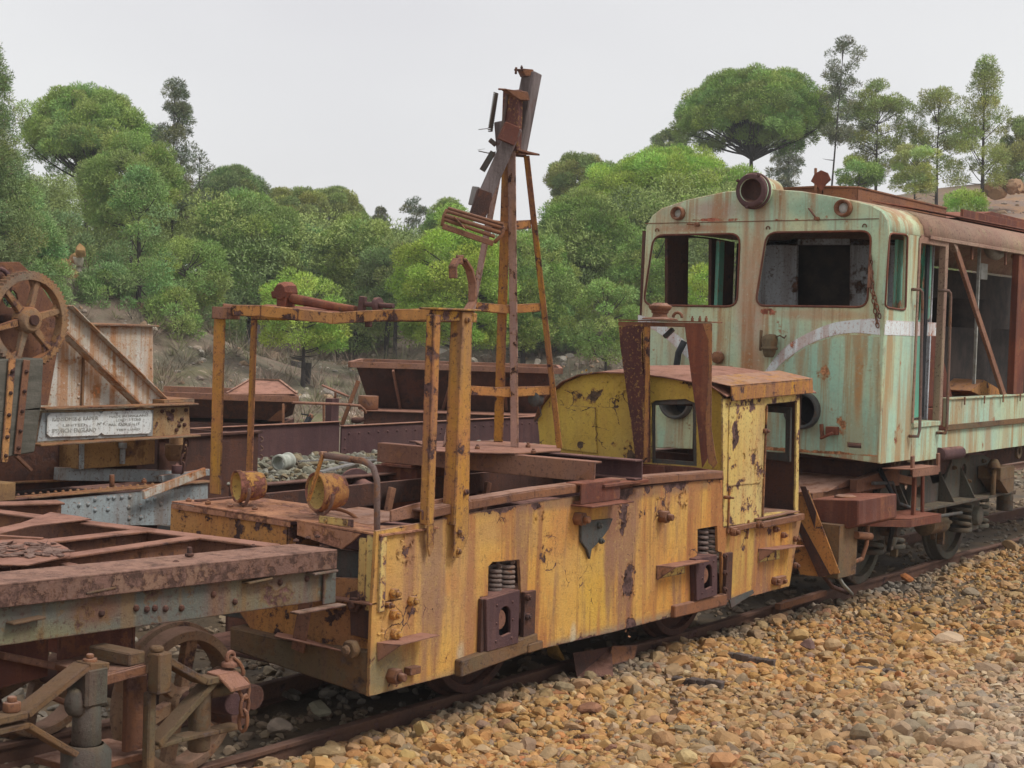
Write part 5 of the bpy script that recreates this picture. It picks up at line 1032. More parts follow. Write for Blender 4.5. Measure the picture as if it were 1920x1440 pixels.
# fittings on the front
mb = MB(); c = X(1443, 640, GX-.07); mb.lathe(c+V((0, 0, -.07)), (0, 0, 1), [(-.06, .001), (-.06, .035), (-.03, .05), (0, .055), (.005, .07), (.02, .07), (.025, .06), (.08, .068), (.11, .055), (.125, .03), (.125, .001)], 18); mb.cyl(c+V((.0, 0, .02)), c+V((.08, 0, .02)), .04); mb.tube([c+V((0, -.06, .04)), c+V((-.02, -.1, .05)), c+V((0, -.13, .03)), c+V((.05, -.12, .05))], .007, 6); mb.cyl(c+V((0, .08, .09)), c+V((0, .08, -.08)), .012); mb.build('side_lamp', M['mossy'], gl)
mb = MB(); c = X(1343, 670, GX-.06); mb.lathe(c, (1, 0, 0), [(-.02, .001), (0, .05), (.04, .055), (.06, .03)], 12); mb.build('side_lamp', M['rust'], gl)
mb = MB(); c = X(1370, 694, GX-.1); mb.lathe(c+V((0, 0, -.03)), (0, 0, 1), [(0, .001), (0, .065), (.03, .062), (.055, .035), (.065, .001)], 14); mb.build('valve_cap', M['mossy'], gl)
mb = MB(); mb.tube([X(1283, 640, GX-.08), X(1272, 662, GX-.09), X(1268, 690, GX-.08), X(1270, 730, GX-.05)], .028, 10); mb.build('rubber_hose', M['rubber_and_depth'], gl, bevel=0)
for a, b, m_ in (((1516, 390), (1531, 410), 'glassw'), ((1288, 420), (1306, 421), 'glassw')):
    mb = MB(); p, q = X(*a, GX-.04), X(*b, GX-.03); mb.cyl(p, q, .008); mb.cyl(q+V((.04, 0, 0)), q+V((-.02, 0, 0)), .017); mb.build('wiper_spindle', M['rust'], gl)
mb = MB()
for p in ((1232, 432), (1440, 428), (1621, 424)): c = X(*p, GX-.008); mb.tube([c+V((0, .016*math.cos(t), .016*math.sin(t))) for t in [math.pi*(-.2+1.4*i/8) for i in range(9)]], .006, 5)
mb.each('eyelet', M['rust'], gl)
mb = MB(); mb.chain([X(1632, 478, GX-.02), X(1634, 540, GX-.03), X(1643, 598, GX-.02), X(1646, 613, GX-.02)], .005, .026); mb.chain([X(1632, 478, GX-.02), X(1637, 545, GX-.03), X(1650, 596, GX-.04)], .005, .026); mb.build('chain', M['rust'], gl, bevel=0)
mb = MB(); mb.beam(X(1632, 500, GX-.03), X(1629, 540, GX-.03), .03, .012); mb.build('chain_tag', M['pink'], gl)
mb = MB(); c = X(1556, 808, GX-.05); mb.box((GX-.07, c.y-.06, c.z-.03), (GX-.001, c.y+.03, c.z+.035)); mb.beam(X(1540, 795, GX-.06), X(1542, 822, GX-.06), .025, .03); mb.cyl(X(1538, 822, GX-.08), X(1562, 812, GX-.08), .012); mb.build('coupling_socket', M['rustred'], gl)
# --- underframe and bogie
mb = MB(); mb.box((12.6, 5.3, .95), (22, 6.9, 1.16)); mb.build('underframe', M['rustdark'], gl)
bgx = [13.27, 15.42]
for x in bgx:
    wheel(gl, (x, 5.60, .05+.46), .46, .12, 0, M['bogie'], tyre=.07); wheel(gl, (x, 6.60, .05+.46), .46, .12, 0, M['bogie'], tyre=.07)
    mb = MB(); mb.cyl((x, 5.3, .51), (x, 6.9, .51), .07); mb.build('axle', M['rustdark'], gl)
for x in bgx:
    mb = MB(); mb.box((x-.11, 5.3, .36), (x+.11, 5.48, .64)); mb.lathe((x, 5.3, .5), (0, -1, 0), [(0, .1), (.05, .09), (.06, .001)], 16); mb.build('axlebox', M['bogie'], gl)
    for s_ in (-.24, .24): 
        mb = MB(); mb.coil((x+s_, 5.36, .40), (x+s_, 5.36, .68), .085, .022, 4.2); mb.build('coil_spring', M['bogie'], gl, bevel=0)
        mb = MB(); mb.cyl((x+s_, 5.36, .36), (x+s_, 5.36, .40), .11, 16); mb.build('spring_seat', M['bogie'], gl)
mb = MB(); yb = 5.28
mb.slab([V((12.9, yb, .70)), V((16.0, yb, .70)), V((16.0, yb, .80)), V((15.85, yb, 1.0)), V((15.3, yb, 1.13)), V((14.7, yb, 1.10)), V((14.5, yb, .88)), V((14.2, yb, .88)), V((14.0, yb, 1.08)), V((13.4, yb, 1.08)), V((13.0, yb, .92))], (0, .03, 0), [circ((13.6, yb, .92), (1, 0, 0), (0, 0, 1), .07, 12), circ((15.0, yb, .96), (1, 0, 0), (0, 0, 1), .06, 12)])
mb.box((12.9, 5.12, .69), (16.05, 5.42, .715))
for x in (13.3, 14.35, 14.9, 15.6): mb.slab([V((x, yb, .716)), V((x, 5.13, .716)), V((x, yb, 1.0))], (.015, 0, 0))
mb.build('bogie_frame', M['bogie'], gl)
mb = MB(); mb.box((15.35, 5.05, .86), (15.75, 5.27, .98)); mb.slab([V((15.35, 5.05, .86)), V((15.75, 5.05, .86)), V((15.75, 5.05, .74)), V((15.6, 5.05, .72))], (0, .2, 0)); mb.cyl((15.3, 5.1, 1.0), (15.3, 5.1, .72), .025); mb.lathe((15.3, 5.1, .98), (0, 0, 1), [(0, .06), (.03, .06), (.08, .03), (.08, .001)], 12); mb.build('brake_hanger', M['mossy'], gl)
mb = MB(); mb.cyl(Y(1762, 852, 4.98), Y(1800, 848, 4.98), .055, 18); mb.lathe(Y(1762, 852, 4.98), (-1, 0, 0), [(0, .05), (.01, .06), (.02, .06), (.02, .001)], 18); mb.tube([Y(1800, 850, 5.0), Y(1845, 851, 5.1), Y(1880, 828, 5.1)], .012, 6); mb.build('air_cylinder', M['purple'], gl)
for px, py in ((1683, 864), (1745, 868), (1912, 846)):
    c = Y(px, py, 5.08); mb = MB(); ro_ = circ(c, (1, 0, 0), (0, 0, 1), .075, 18); mb.slab(ro_[::1], (0, .03, 0), [circ(c, (1, 0, 0), (0, 0, 1), .035, 12)]); mb.build('lifting_eye', M['mossy'], gl)
mb = MB(); a = Y(1712, 880, 4.9); mb.slab([Y(1712, 882, 4.86), Y(1760, 876, 4.86), Y(1760, 876, 4.86)+V((0, .22, 0)), Y(1712, 882, 4.86)+V((-.1, .22, 0))], (0, 0, .012)); mb.slab([Y(1712, 882, 4.86), Y(1760, 876, 4.86), Y(1760, 889, 4.86), Y(1712, 895, 4.86)], (0, .01, 0))
mb.beam(Y(1711, 855, 4.9), Y(1711, 890, 4.9), .02, .05); mb.beam(Y(1759, 850, 4.9), Y(1759, 885, 4.9), .02, .05); mb.build('cab_step', M['pink'], gl)
mb = MB(); p4 = [Y(1709, 975, 4.86), Y(1765, 966, 4.86)]; mb.slab([p4[0], p4[1], p4[1]+V((0, .3, .01)), p4[0]+V((-.35, .3, .01))], (0, 0, .012)); mb.slab([p4[0], p4[1], p4[1]-V((0, 0, .06)), p4[0]-V((0, 0, .06))], (0, .01, 0)); mb.slab([p4[0], p4[0]-V((0, 0, .06)), p4[0]+V((-.35, .3, -.05)), p4[0]+V((-.35, .3, 0))], (.01, 0, 0)); mb.beam(Y(1715, 890, 4.95), Y(1712, 970, 4.95), .03, .04); mb.cyl(Y(1730, 890, 5.0), Y(1729, 985, 5.0), .016); mb.build('cab_step', M['rustred'], gl)
# --- buffer block and orange guard at the front end
mb = MB(); xb0 = 11.55
q = [X(1519, 936, xb0), X(1610, 938, xb0), X(1610, 985, xb0), X(1590, 992, xb0), X(1519, 972, xb0)]; mb.slab(q, (.75, 0, 0)); c_ = Y(1650, 930, q[1].y-.02); mb.build('buffer_block', M['rustred'], gl, bevel=.008)
mb = MB(); mb.slab([X(1492, 925, 11.42), X(1515, 918, 11.42), X(1575, 1075, 11.42), X(1545, 1080, 11.42), X(1488, 980, 11.42)], (.012, 0, 0)); mb.slab([X(1488, 990, 11.45), X(1550, 1082, 11.45), X(1500, 1078, 11.45), X(1486, 1040, 11.45)], (.012, 0, 0)); mb.build('rail_guard', M['orange'], gl)
mb = MB(); mb.slab([X(1488, 975, 11.41), X(1497, 970, 11.41), X(1556, 1078, 11.41), X(1535, 1082, 11.41)], (.008, 0, 0)); mb.slab([X(1500, 912, 11.405), X(1510, 912, 11.405), X(1530, 960, 11.405), X(1527, 990, 11.405)], (.008, 0, 0)); mb.build('guard_stripe', M['rustdark'], gl, bevel=0)
mb = MB(); a = X(1575, 985, 11.46); mb.box((11.46, a.y+.0, .36), (11.8, a.y+.24, a.z)); mb.build('guard_box', M['mossy'], gl)
mb = MB(); mb.box((11.8, 5.35, .75), (13.0, 6.9, .95)); mb.slab([V((12.0, 5.32, .95)), V((13.3, 5.30, 1.0)), V((13.2, 5.30, 1.08)), V((12.4, 5.32, 1.02))], (0, 1.4, 0)); mb.build('draw_beam', M['rust'], gl)
mb = MB(); mb.lathe(X(1585, 935, 11.8), (0, 0, 1), [(0, .08), (.02, .085), (.03, .06), (.03, .001)], 14); mb.build('pivot_cap', M['rust'], gl)
mb = MB(); mb.tube([Y(1627, 985, 4.95), Y(1625, 1020, 4.95), Y(1616, 1048, 4.97), Y(1590, 1058, 5.0), Y(1565, 1062, 5.05)], .018, 8); mb.cyl(Y(1605, 1003, 4.95), Y(1632, 1006, 4.95), .03); mb.build('brake_pipe', M['rust'], gl)
mb = MB(); mb.tube([Z(1598, 1114, .03), Y(1580, 1095, 4.98), Y(1566, 1070, 5.02), Y(1558, 1045, 5.06)], .014, 8); tag(mb.build('air_hose', M['cable'], bevel=0), 'pale grey air hose hanging down onto the gravel from the front of the green locomotive', 'hose')
mb = MB(); mb.tube([Y(1545, 1080, 5.2), Y(1560, 1100, 5.2), Z(1590, 1112, .06)], .018, 8); mb.build('hanging_rod', M['rustdark'], gl)
# ================================================================== FOREGROUND FLAT WAGON FRAME (near left)
fw_ = thing('flat_wagon', (4.5, 6.1, .05), 'bare rusty wagon frame with arch bar truck in the left foreground', 'wagon')
W0 = 5.2
za, zb_ = 1.155, 1.085
def top_z(x): return 1.165-.027*(x-2.5)
mb = MB(); A0, A1 = V((2.2, W0, top_z(2.2)-.0)), V((6.02, W0, top_z(6.02)))
mb.beam(A0+V((0, .006, -.045)), A1+V((0, .006, -.045)), .012, .085); mb.beam(A0+V((0, .14, 0)), A1+V((0, .14, 0)), .28, .012)
mb.build('top_flange', M['fgflange'], fw_)
mb = MB(); a, b = A0+V((0, .05, -.16)), V((5.98, W0+.05, top_z(6.0)-.16)); mb.beam(a, b, .014, .17); mb.beam(V((5.85, W0+.02, top_z(5.9)-.1)), V((6.02, W0+.02, top_z(5.9)-.1)), .06, .012); mb.beam(V((6.0, W0+.03, top_z(6)-.1)), V((6.0, W0+.03, top_z(6)-.26)), .012, .09, (1, 0, 0)); mb.beam(V((5.7, W0-.02, top_z(6)-.262)), V((6.04, W0-.02, top_z(6)-.262)), .06, .01)
sb = mb.build('sole_bar', M['fgbeam'], fw_)
mb = MB()
for px, py in ((190, 1150), (255, 1140), (275, 1142), (290, 1140), (310, 1141), (340, 1140), (400, 1114), (440, 1128), (525, 1092), (575, 1085)):
    x = Y(px, py, W0+.042).x; z = Y(px, py, W0+.042).z; mb.rivet((x, W0+.042, z), (0, -1, 0), .016)
mb.each('rivet', M['rustdark'], sb)
mb = MB()
for px, py in ((45, 1165), (180, 1108), (480, 1090)): p = Y(px, py, W0+.02); mb.beam(p+V((-.07, -.0, 0)), p+V((.09, 0, .006)), .05, .010)
mb.each('lug', M['mossy'], sb)
mb = MB()
for px, py in ((355, 1042), ): p = Z(px, py, top_z(5)+.006); mb.cyl(p, p+V((0, 0, .04)), .011, 8); mb.bolt(p, (0, 0, 1), .022, .012)
for px, py in ((147, 1079), (40, 1104), (330, 1055), (475, 1025), (555, 1015), (577, 1010), (595, 1007)): mb.bolt(Z(px, py, top_z(5)+.0), (0, 0, 1), .016, .008)
mb.each('bolt', M['rustdark'], fw_)
def ibeam(p, q, w_, h, name, mat):
    mb = MB(); mb.beam(V(p)+V((0, 0, -.006)), V(q)+V((0, 0, -.006)), w_, .012); mb.beam(V(p)+V((0, 0, -h/2-.006)), V(q)+V((0, 0, -h/2-.006)), .012, h-.012); mb.beam(V(p)+V((0, 0, -h)), V(q)+V((0, 0, -h)), w_, .01); return mb.build(name, mat, fw_)
zt = 1.075
e0, e1 = Z(30, 962, zt), Z(498, 1020, zt); e1 = e0.lerp(e1, 1.03); ibeam(e0+(e0-e1)*.1, e1, .11, .22, 'end_beam', M['pink'])
ibeam(Z(-60, 1030, zt), Z(282, 992, zt), .10, .2, 'inner_beam', M['pink']); ibeam(Z(20, 1056, zt+.02), Z(365, 1006, zt), .09, .2, 'inner_beam', M['pink']); ibeam(Z(-60, 945, zt), Z(115, 940, zt), .16, .16, 'outer_beam', M['pink'])
ibeam(Z(50, 1062, zt), Z(160, 1085, zt), .07, .15, 'cross_beam', M['pink']); ibeam(Z(120, 1055, zt), Z(215, 1075, zt), .06, .15, 'cross_beam', M['pink'])
mb = MB(); mb.slab([Z(-40, 1000, zt+.01), Z(40, 982, zt+.01), Z(95, 962, zt+.01), Z(150, 970, zt+.01), Z(172, 975, zt+.01), Z(60, 988, zt+.01), Z(-40, 1012, zt+.01)], (0, 0, .006)); mb.build('curved_plate', M['pink'], fw_, bevel=.001)
mb = MB(); mb.slab([Z(-30, 1015, zt+.03), Z(90, 1012, zt+.03), Z(128, 1030, zt+.03), Z(132, 1044, zt+.03), Z(50, 1062, zt+.03), Z(-30, 1060, zt+.03)], (0, 0, .006)); sp_ = mb.build('scrap_sheet', M['pink'], fw_, bevel=.001)
mb = MB()
for i in range(60):
    px, py = random.uniform(-10, 118), random.uniform(1018, 1044); p = Z(px, py, zt+.04); d = V((random.uniform(-1, 1), random.uniform(-1, 1), random.uniform(-.12, .12))).normalized()*random.uniform(.02, .06); e = d.cross(V((0, 0, 1))).normalized()*random.uniform(.012, .03)
    mb.slab([p-d, p+e, p+d, p-e*.8], (0, 0, .004))
tag(mb.build('rust_flakes', M['scraplayers'], bevel=0), 'layers of flaked rust lying on the bare wagon frame', None, None, 'stuff')
mb = MB(); mb.beam(Z(-20, 1008, zt+.03), Z(80, 1014, zt+.03), .03, .03); mb.build('tie_rod', M['pink'], fw_)
mb = MB(); mb.box((2.3, 6.2, .75), (5.75, 6.22, 1.0)); mb.build('centre_web', M['rustdark'], fw_)
mb = MB(); mb.slab([V((4.55, 5.45, .62)), V((4.95, 5.45, .62)), V((4.95, 5.45, .9)), V((4.55, 5.45, .9))], (0, .02, 0)); mb.slab([V((4.95, 5.45, .62)), V((4.95, 5.45, .9)), V((4.95, 6.8, .9)), V((4.95, 6.8, .62))], (.02, 0, 0)); mb.slab([V((3.6, 5.46, .62)), V((4.5, 5.46, .66)), V((4.5, 5.46, .9)), V((3.6, 5.46, .9))], (0, .02, 0)); mb.each('bolster_plate', M['rustred'], fw_)
for wx in (5.38, 3.95):
    for y in (5.60, 6.60): wheel(fw_, (wx, y, .05+.335), .335, .12, 6, M['wheelrust'], hub=.07, tyre=.045)
    mb = MB(); mb.cyl((wx, 5.2, .385), (wx, 6.95, .385), .06); mb.build('axle', M['rustdark'], fw_)
# arch bar truck side
yt = 5.08
def bar(pts, w_=.07, h=.022, name='arch_bar', mat='mossy', y=yt):
    q = [Y(a, b, y) for a, b in pts]; mb = MB()
    for a, b in zip(q, q[1:]): mb.beam(a, b, w_, h, (0, 1, 0)) if False else mb.beam(a, b, w_, h)
    return mb.build(name, M[mat], fw_, bevel=.004)
bar([(-40, 1355), (40, 1338), (155, 1248), (192, 1246)], .09, .03); bar([(290, 1228), (375, 1276), (400, 1272), (448, 1260)], .09, .03); bar([(-20, 1372), (45, 1358), (180, 1440)], .07, .025)
bar([(288, 1395), (395, 1276), (448, 1262)], .08, .028, 'arch_bar', 'mossy', yt+.01); bar([(280, 1400), (330, 1385), (400, 1370), (442, 1360)], .08, .02, 'tie_bar', 'mossy', yt+.02); bar([(85, 1302), (140, 1325)], .05, .02, 'brace_bar', 'pink', yt+.2)
bar([(0, 1228), (130, 1255)], .06, .03, 'brake_beam', 'pink', yt+.35)
mb = MB(); a, b = Y(168, 1262, yt), Y(162, 1400, yt); mb.box((a.x-.055, yt-.05, a.z-.13), (a.x+.06, yt+.08, a.z+.03)); mb.cyl(V((a.x, yt+.01, a.z-.12)), V((a.x, yt+.01, b.z)), .055, 16, .06); mb.lathe((a.x, yt+.01, b.z-.02), (0, 0, 1), [(-.08, .10), (.0, .10), (.03, .07)], 16); mb.lathe((a.x-.05, yt+.02, a.z-.11), (0, -1, 0), [(0, .06), (.04, .055), (.05, .001)], 14); mb.build('column_casting', M['bogie'], fw_, bevel=.012)
mb = MB(); mb.bolt(V((a.x, yt, a.z+.03)), (0, 0, 1), .03, .03); mb.bolt(Y(22, 1333, yt), (0, 0, 1), .035, .035); mb.each('nut', M['rust'], fw_)
mb = MB(); a = Y(290, 1235, yt-.02); mb.box((a.x-.03, yt-.08, a.z-.14), (a.x+.045, yt-.01, a.z+.03)); mb.box((a.x-.12, yt+.0, a.z-.02), (a.x-.031, yt+.25, a.z+.035)); mb.cyl((a.x-.0, yt-.03, a.z+.03), (a.x, yt-.03, a.z+.055), .03, 8); mb.box((a.x-.025, yt-.02, a.z-.5), (a.x+.02, yt+.02, a.z-.141)); mb.build('spring_hanger', M['mossy'], fw_, bevel=.006)
mb = MB(); mb.slab([Y(190, 1275, yt+.0), Y(272, 1252, yt+.0), V((4.95, yt+.45, .70)), V((4.5, yt+.45, .70))], (0, 0, .02)); a, b = Y(190, 1277, yt), Y(272, 1255, yt); mb.beam(a, b, .02, .04); mb.build('spring_plank', M['rust'], fw_)
mb = MB(); a = Y(250, 1270, yt+.1); mb.box((a.x-.03, yt+.1, .35), (a.x+.08, yt+.13, a.z)); mb.box((4.45, yt+.1, .3), (4.85, yt+.4, .33)); mb.build('bolster_guide', M['rust'], fw_)
mb = MB(); a = Y(385, 1290, yt+.02); mb.cyl((a.x, yt+.05, a.z), (a.x+.0, yt+.05, a.z-.28), .05, 12); mb.box((a.x+.02, yt+.0, a.z-.05), (a.x+.17, yt+.12, a.z+.0)); mb.build('pedestal', M['mossy'], fw_, bevel=.01)
mb = MB(); mb.cyl(Y(405, 1316, yt+.18), Y(440, 1320, yt+.02), .05, 18); mb.build('journal', M['purple'], fw_)
mb = MB(); a = Y(430, 1280, yt-.02); mb.slab([a+V((-.09, -.02, .035)), a+V((.03, -.02, .035)), a+V((.05, -.08, -.02)), a+V((-.07, -.08, -.02))], (0, 0, .016)); mb.slab([a+V((-.09, -.02, .035)), a+V((.03, -.02, .035)), a+V((.03, .05, .04)), a+V((-.09, .05, .04))], (0, 0, .016)); mb.build('lip_plate', M['pink'], fw_)
mb = MB(); c = Y(432, 1232, yt-.0); mb.lathe(c+V((0, 0, -.04)), (0, 0, 1), [(0, .04), (.015, .04), (.025, .02), (.04, .018)], 12); mb.tube([c+V((.022*math.cos(t), 0, .022*math.sin(t))) for t in [2*math.pi*i/12 for i in range(12)]], .011, 6, closed=True); mb.build('eye_bolt', M['pink'], fw_)
mb = MB(); mb.chain([c, Y(455, 1270, yt-.06), Y(460, 1310, yt-.09), Y(455, 1365, yt-.09)], .009, .05); mb.build('chain', M['rust'], fw_, bevel=0)
mb = MB(); c = Y(478, 1308, 5.4); mb.cyl(c, c+V((.02, .3, 0)), .06, 18); mb.build('brake_cylinder', M['rustdark'], fw_)
# ================================================================== RAIL CRANE (left, second track)
CY0 = 8.7
cr = thing('rail_crane', (7.2, 9.6, .05), 'small rusty rail crane with big gear wheel and pale tank, at the left', 'crane')
def pl(name, pts, mat, y=CY0, t=.02, holes=(), bevel=.002, par=None):
    mb = MB(); mb.slab(P(Y, y, pts), (0, t, 0), holes); return mb.build(name, M[mat], par or cr, bevel)
tank = pl('tank_side', [(74, 766), (84, 700), (100, 560), (118, 566), (160, 609), (287, 611), (288, 764)], 'tank', CY0+.25, .02)
mb = MB(); a, b = Y(159, 609, CY0+.25), Y(288, 611, CY0+.25); mb.box((a.x, CY0+.2, a.z-.005), (b.x+.01, CY0+.9, a.z+.01)); mb.box((b.x-.02, CY0+.27, 1.5), (b.x, CY0+.9, a.z-.006)); mb.beam(Y(157, 665, CY0+.24), Y(154, 764, CY0+.24), .015, .02, (1, 0, 0)); mb.build('tank_edge', M['gear'], cr)
mb = MB()
for y_ in range(670, 762, 25): mb.rivet(Y(147, y_, CY0+.25), (0, -1, 0), .012)
for y_ in (655, 690, 720, 745): mb.rivet(Y(283, y_, CY0+.25), (0, -1, 0), .009)
for p in ((110, 690), (95, 740), (120, 748), (200, 700)): mb.rivet(Y(*p, CY0+.25), (0, -1, 0), .006)
mb.each('rivet', M['tank'], tank)
mb = MB(); p, q = Y(118, 585, CY0+.12), Y(300, 762, CY0+.12); u = (q-p).normalized(); n_ = V((u.z, 0, -u.x)); 
mb.slab([p+n_*.085, q+n_*.085+u*.0, q-n_*.06, p-n_*.06], (0, .012, 0)); mb.slab([p-n_*.062, q-n_*.062, q-n_*.062+V((0, -.06, 0)), p-n_*.062+V((0, -.06, 0))], n_*.01); mb.slab([p+n_*.085, q+n_*.085, q+n_*.085+V((0, .10, 0)), p+n_*.085+V((0, .10, 0))], n_*.01); mb.build('diagonal_stay', M['tank'], cr)
mb = MB(); mb.tube([Y(150, 604, CY0+.4)+V((.05*math.cos(t), 0, .06*math.sin(t))) for t in [math.pi*i/8 for i in range(9)]], .006, 6); mb.build('lifting_ring', M['greydark'], cr)
gd = pl('main_girder', [(67, 832), (78, 770), (355, 762), (357, 818), (80, 832)], 'girder', CY0, .02)
pl('girder_paint', [(70, 828), (79, 774), (288, 769), (286, 817), (88, 827)], 'greyblue', CY0-.006, .004, par=gd, bevel=0)
np_ = pl('nameplate', [(89, 781), (95, 775), (185, 772), (190, 776), (196, 771), (282, 769), (286, 776), (284, 808), (279, 813), (196, 816), (190, 812), (184, 817), (95, 820), (88, 814)], 'nameplate', CY0-.022, .012, par=gd)
def text(body, px0, py0, px1, size_px, y, par, mat, name):
    """raised lettering on the plate: one mesh per line of words"""
    cu = bpy.data.curves.new(name, 'FONT'); cu.body = body; cu.extrude = .002; cu.align_x = 'LEFT'; cu.resolution_u = 2
    ob = bpy.data.objects.new(name, cu); col.objects.link(ob); dg = bpy.context.evaluated_depsgraph_get(); me = bpy.data.meshes.new_from_object(ob.evaluated_get(dg)); bpy.data.objects.remove(ob)
    xs_ = [v.co.x for v in me.vertices]; w0 = max(xs_)-min(xs_); a, b = Y(px0, py0, y), Y(px1, py0+(px1-px0)*-.035, y); sc = (b-a).length/w0; hz_ = size_px/FPX*(a-EYE).dot(_F)/.7
    root = cr; o = V(root.location)
    for v in me.vertices:
        t = (v.co.x-min(xs_))*sc; q = a+(b-a).normalized()*t; v.co = (q.x-o.x, y-v.co.z-o.y, q.z+v.co.y*hz_-o.z)
    me.materials.append(mat); ob = bpy.data.objects.new(name, me); col.objects.link(ob); ob.parent = par; return ob
for tx in (("RANSOMES & RAPIER", 98, 790, 184, 7), ("LIMITED", 118, 800, 160, 5), ("IPSWICH. ENGLAND", 98, 812, 180, 8), ("N\u00ba 4", 183, 797, 196, 5), ("MADE IN ENGLAND", 205, 783, 278, 4), ("LOAD   5 TONS", 218, 790, 264, 5), ("MAX. RADIUS 16 FT", 204, 799, 262, 5), ("TEST LOAD", 218, 808, 262, 4)): text(*tx, CY0-.023, np_, M['letter'], 'lettering')
mb = MB(); mb.beam(Y(75, 766, CY0-.02), Y(364, 757, CY0-.02), .10, .014); mb.beam(Y(66, 834, CY0-.03), Y(366, 816, CY0-.03), .12, .014); mb.slab([Y(308, 750, CY0), Y(365, 747, CY0), Y(365, 759, CY0), Y(308, 760, CY0)], (0, .3, 0)); mb.build('girder_flange', M['gear'], gd)
mb = MB()
for p in ((303, 771), (323, 770), (348, 769), (316, 784), (340, 786), (335, 798), (345, 796), (330, 806)): mb.bolt(Y(*p, CY0), (0, -1, 0), .016, .014)
mb.each('bolt', M['rustdark'], gd)
mb = MB(); a, b = Y(148, 825, CY0+.2), Y(290, 870, CY0+.2); mb.box((a.x, CY0+.2, b.z), (b.x, CY0+.9, a.z)); mb.build('ballast_box', M['boxrust'], cr)
mb = MB(); mb.box((a.x+.0, CY0+.185, b.z+.0), (a.x+.04, CY0+.198, a.z)); c = Y(230, 838, CY0+.18); mb.cyl(c, c+V((0, 0, -.12)), .02, 10); mb.lathe(c+V((0, 0, -.01)), (0, 0, 1), [(0, .001), (0, .03), (.04, .03), (.05, .001)], 10); mb.each('box_fitting', M['greyblue'], cr)
mb = MB(); mb.box((Y(-60, 840, CY0).x, CY0+.4, .95), (Y(330, 840, CY0).x, CY0+1.3, 1.3)); mb.build('turntable', M['rustdark'], cr)
mb = MB(); c = Y(330, 838, CY0+.15); mb.lathe(c, (0, 0, 1), [(-.1, .001), (-.1, .06), (-.06, .08), (.02, .08), (.02, .05), (.08, .05), (.08, .001)], 16); mb.build('hook_drum', M['boxrust'], cr)
mb = MB(); mb.chain([Y(350, 828, CY0-.02), Y(345, 855, CY0-.02), Y(340, 885, CY0-.02)], .009, .045); mb.build('chain', M['rustdark'], cr, bevel=0)
mb = MB(); c = Y(332, 880, CY0+.0); mb.lathe(c, (0, 0, 1), [(-.03, .001), (-.03, .04), (.03, .04), (.03, .02), (.05, .001)], 10); mb.build('chain_block', M['purple'], cr)
# gear wheel
mb = MB(); gc = Y(57, 600, CY0-.15); GR = .30; ga = V((.97, -.0, .0)); 
def gp(a, r, dy=0): return gc+V((math.cos(a)*r, dy, math.sin(a)*r))
nt_ = 60; vs = []; fs = []
ring = []
for i in range(nt_*4):
    a = 2*math.pi*i/(nt_*4); r = GR+(.014 if i % 4 in (0, 1) else 0); ring.append((a, r))
k = len(ring)
for dy in (0, .07):
    for a, r in ring: vs.append(gp(a, r, dy))
    for a, r in ring: vs.append(gp(a, GR-.045, dy))
for i in range(k):
    j = (i+1) % k; fs += [(i, j, k+j, k+i), (2*k+i, 3*k+i, 3*k+j, 2*k+j), (i, 2*k+i, 2*k+j, j), (k+i, k+j, 3*k+j, 3*k+i)]
mb.add(vs, fs); gw = mb.build('gear_wheel', M['gear'], cr, bevel=.002)
mb = MB()
for i in range(6):
    a = 2*math.pi*i/6+.25; mb.beam(gp(a, .05, .035), gp(a, GR-.04, .035), .05, .045, (0, 1, 0), .035, .035)
    mb.slab([gp(a+.18, GR-.046, .03), gp(a+.04, GR-.10, .03), gp(a+.0, GR-.14, .03), gp(a-.04, GR-.10, .03), gp(a-.18, GR-.046, .03)], (0, .03, 0))
mb.lathe(gc+V((0, -.03, 0)), (0, 1, 0), [(0, .001), (0, .045), (-.0, .07), (.03, .085), (.11, .085)], 24); mb.build('gear_spokes', M['gear'], gw)
mb = MB(); mb.cyl(gc+V((0, -.05, 0)), gc+V((0, .6, 0)), .035); mb.build('gear_shaft', M['rustdark'], gw)
pl('side_cheek', [(-80, 520), (0, 491), (36, 491), (62, 515), (80, 540), (118, 600), (90, 760), (-80, 760)], 'rust', CY0+.12, .02, [circ(Y(20, 560, CY0+.12), (1, 0, 0), (0, 0, 1), .06, 12)])
mb = MB()
for i in range(6): c = Y(-4+i*1, 530, CY0-.02+i*.05); mb.tube([c+V((.09*math.cos(t), 0, .09*math.sin(t))) for t in [2*math.pi*j/18 for j in range(18)]], .014, 6, closed=True)
mb.build('rope_drum', M['purple'], cr, bevel=0)
mb = MB(); mb.slab(P(Y, CY0-.2, [(-60, 675), (83, 672), (78, 770), (-60, 775)]), (0, .28, 0)); mb.slab(P(Y, CY0-.2, [(-60, 778), (78, 762), (66, 848), (-60, 870)]), (0, .25, 0)); mb.build('timber_block', M['woodblock'], cr, bevel=.01)
for a, b, m_ in (((23, 672), (8, 868), 'orange'), ((50, 675), (32, 852), 'rust')):
    mb = MB(); p, q = Y(*a, CY0-.215), Y(*b, CY0-.215); mb.beam(p, q, .052, .012, (0, 1, 0)); st_ = mb.build('strap', M[m_], cr)
    mb = MB()
    for t in (.12, .33, .54, .75, .93): mb.bolt(p.lerp(q, t)+V((0, -.007, 0)), (0, -1, 0), .014, .012)
    mb.each('bolt', M['rustdark'], st_)
mb = MB(); mb.beam(Y(30, 855, CY0-.2), Y(58, 882, CY0-.2), .03, .02); mb.build('strap_foot', M['rust'], cr)
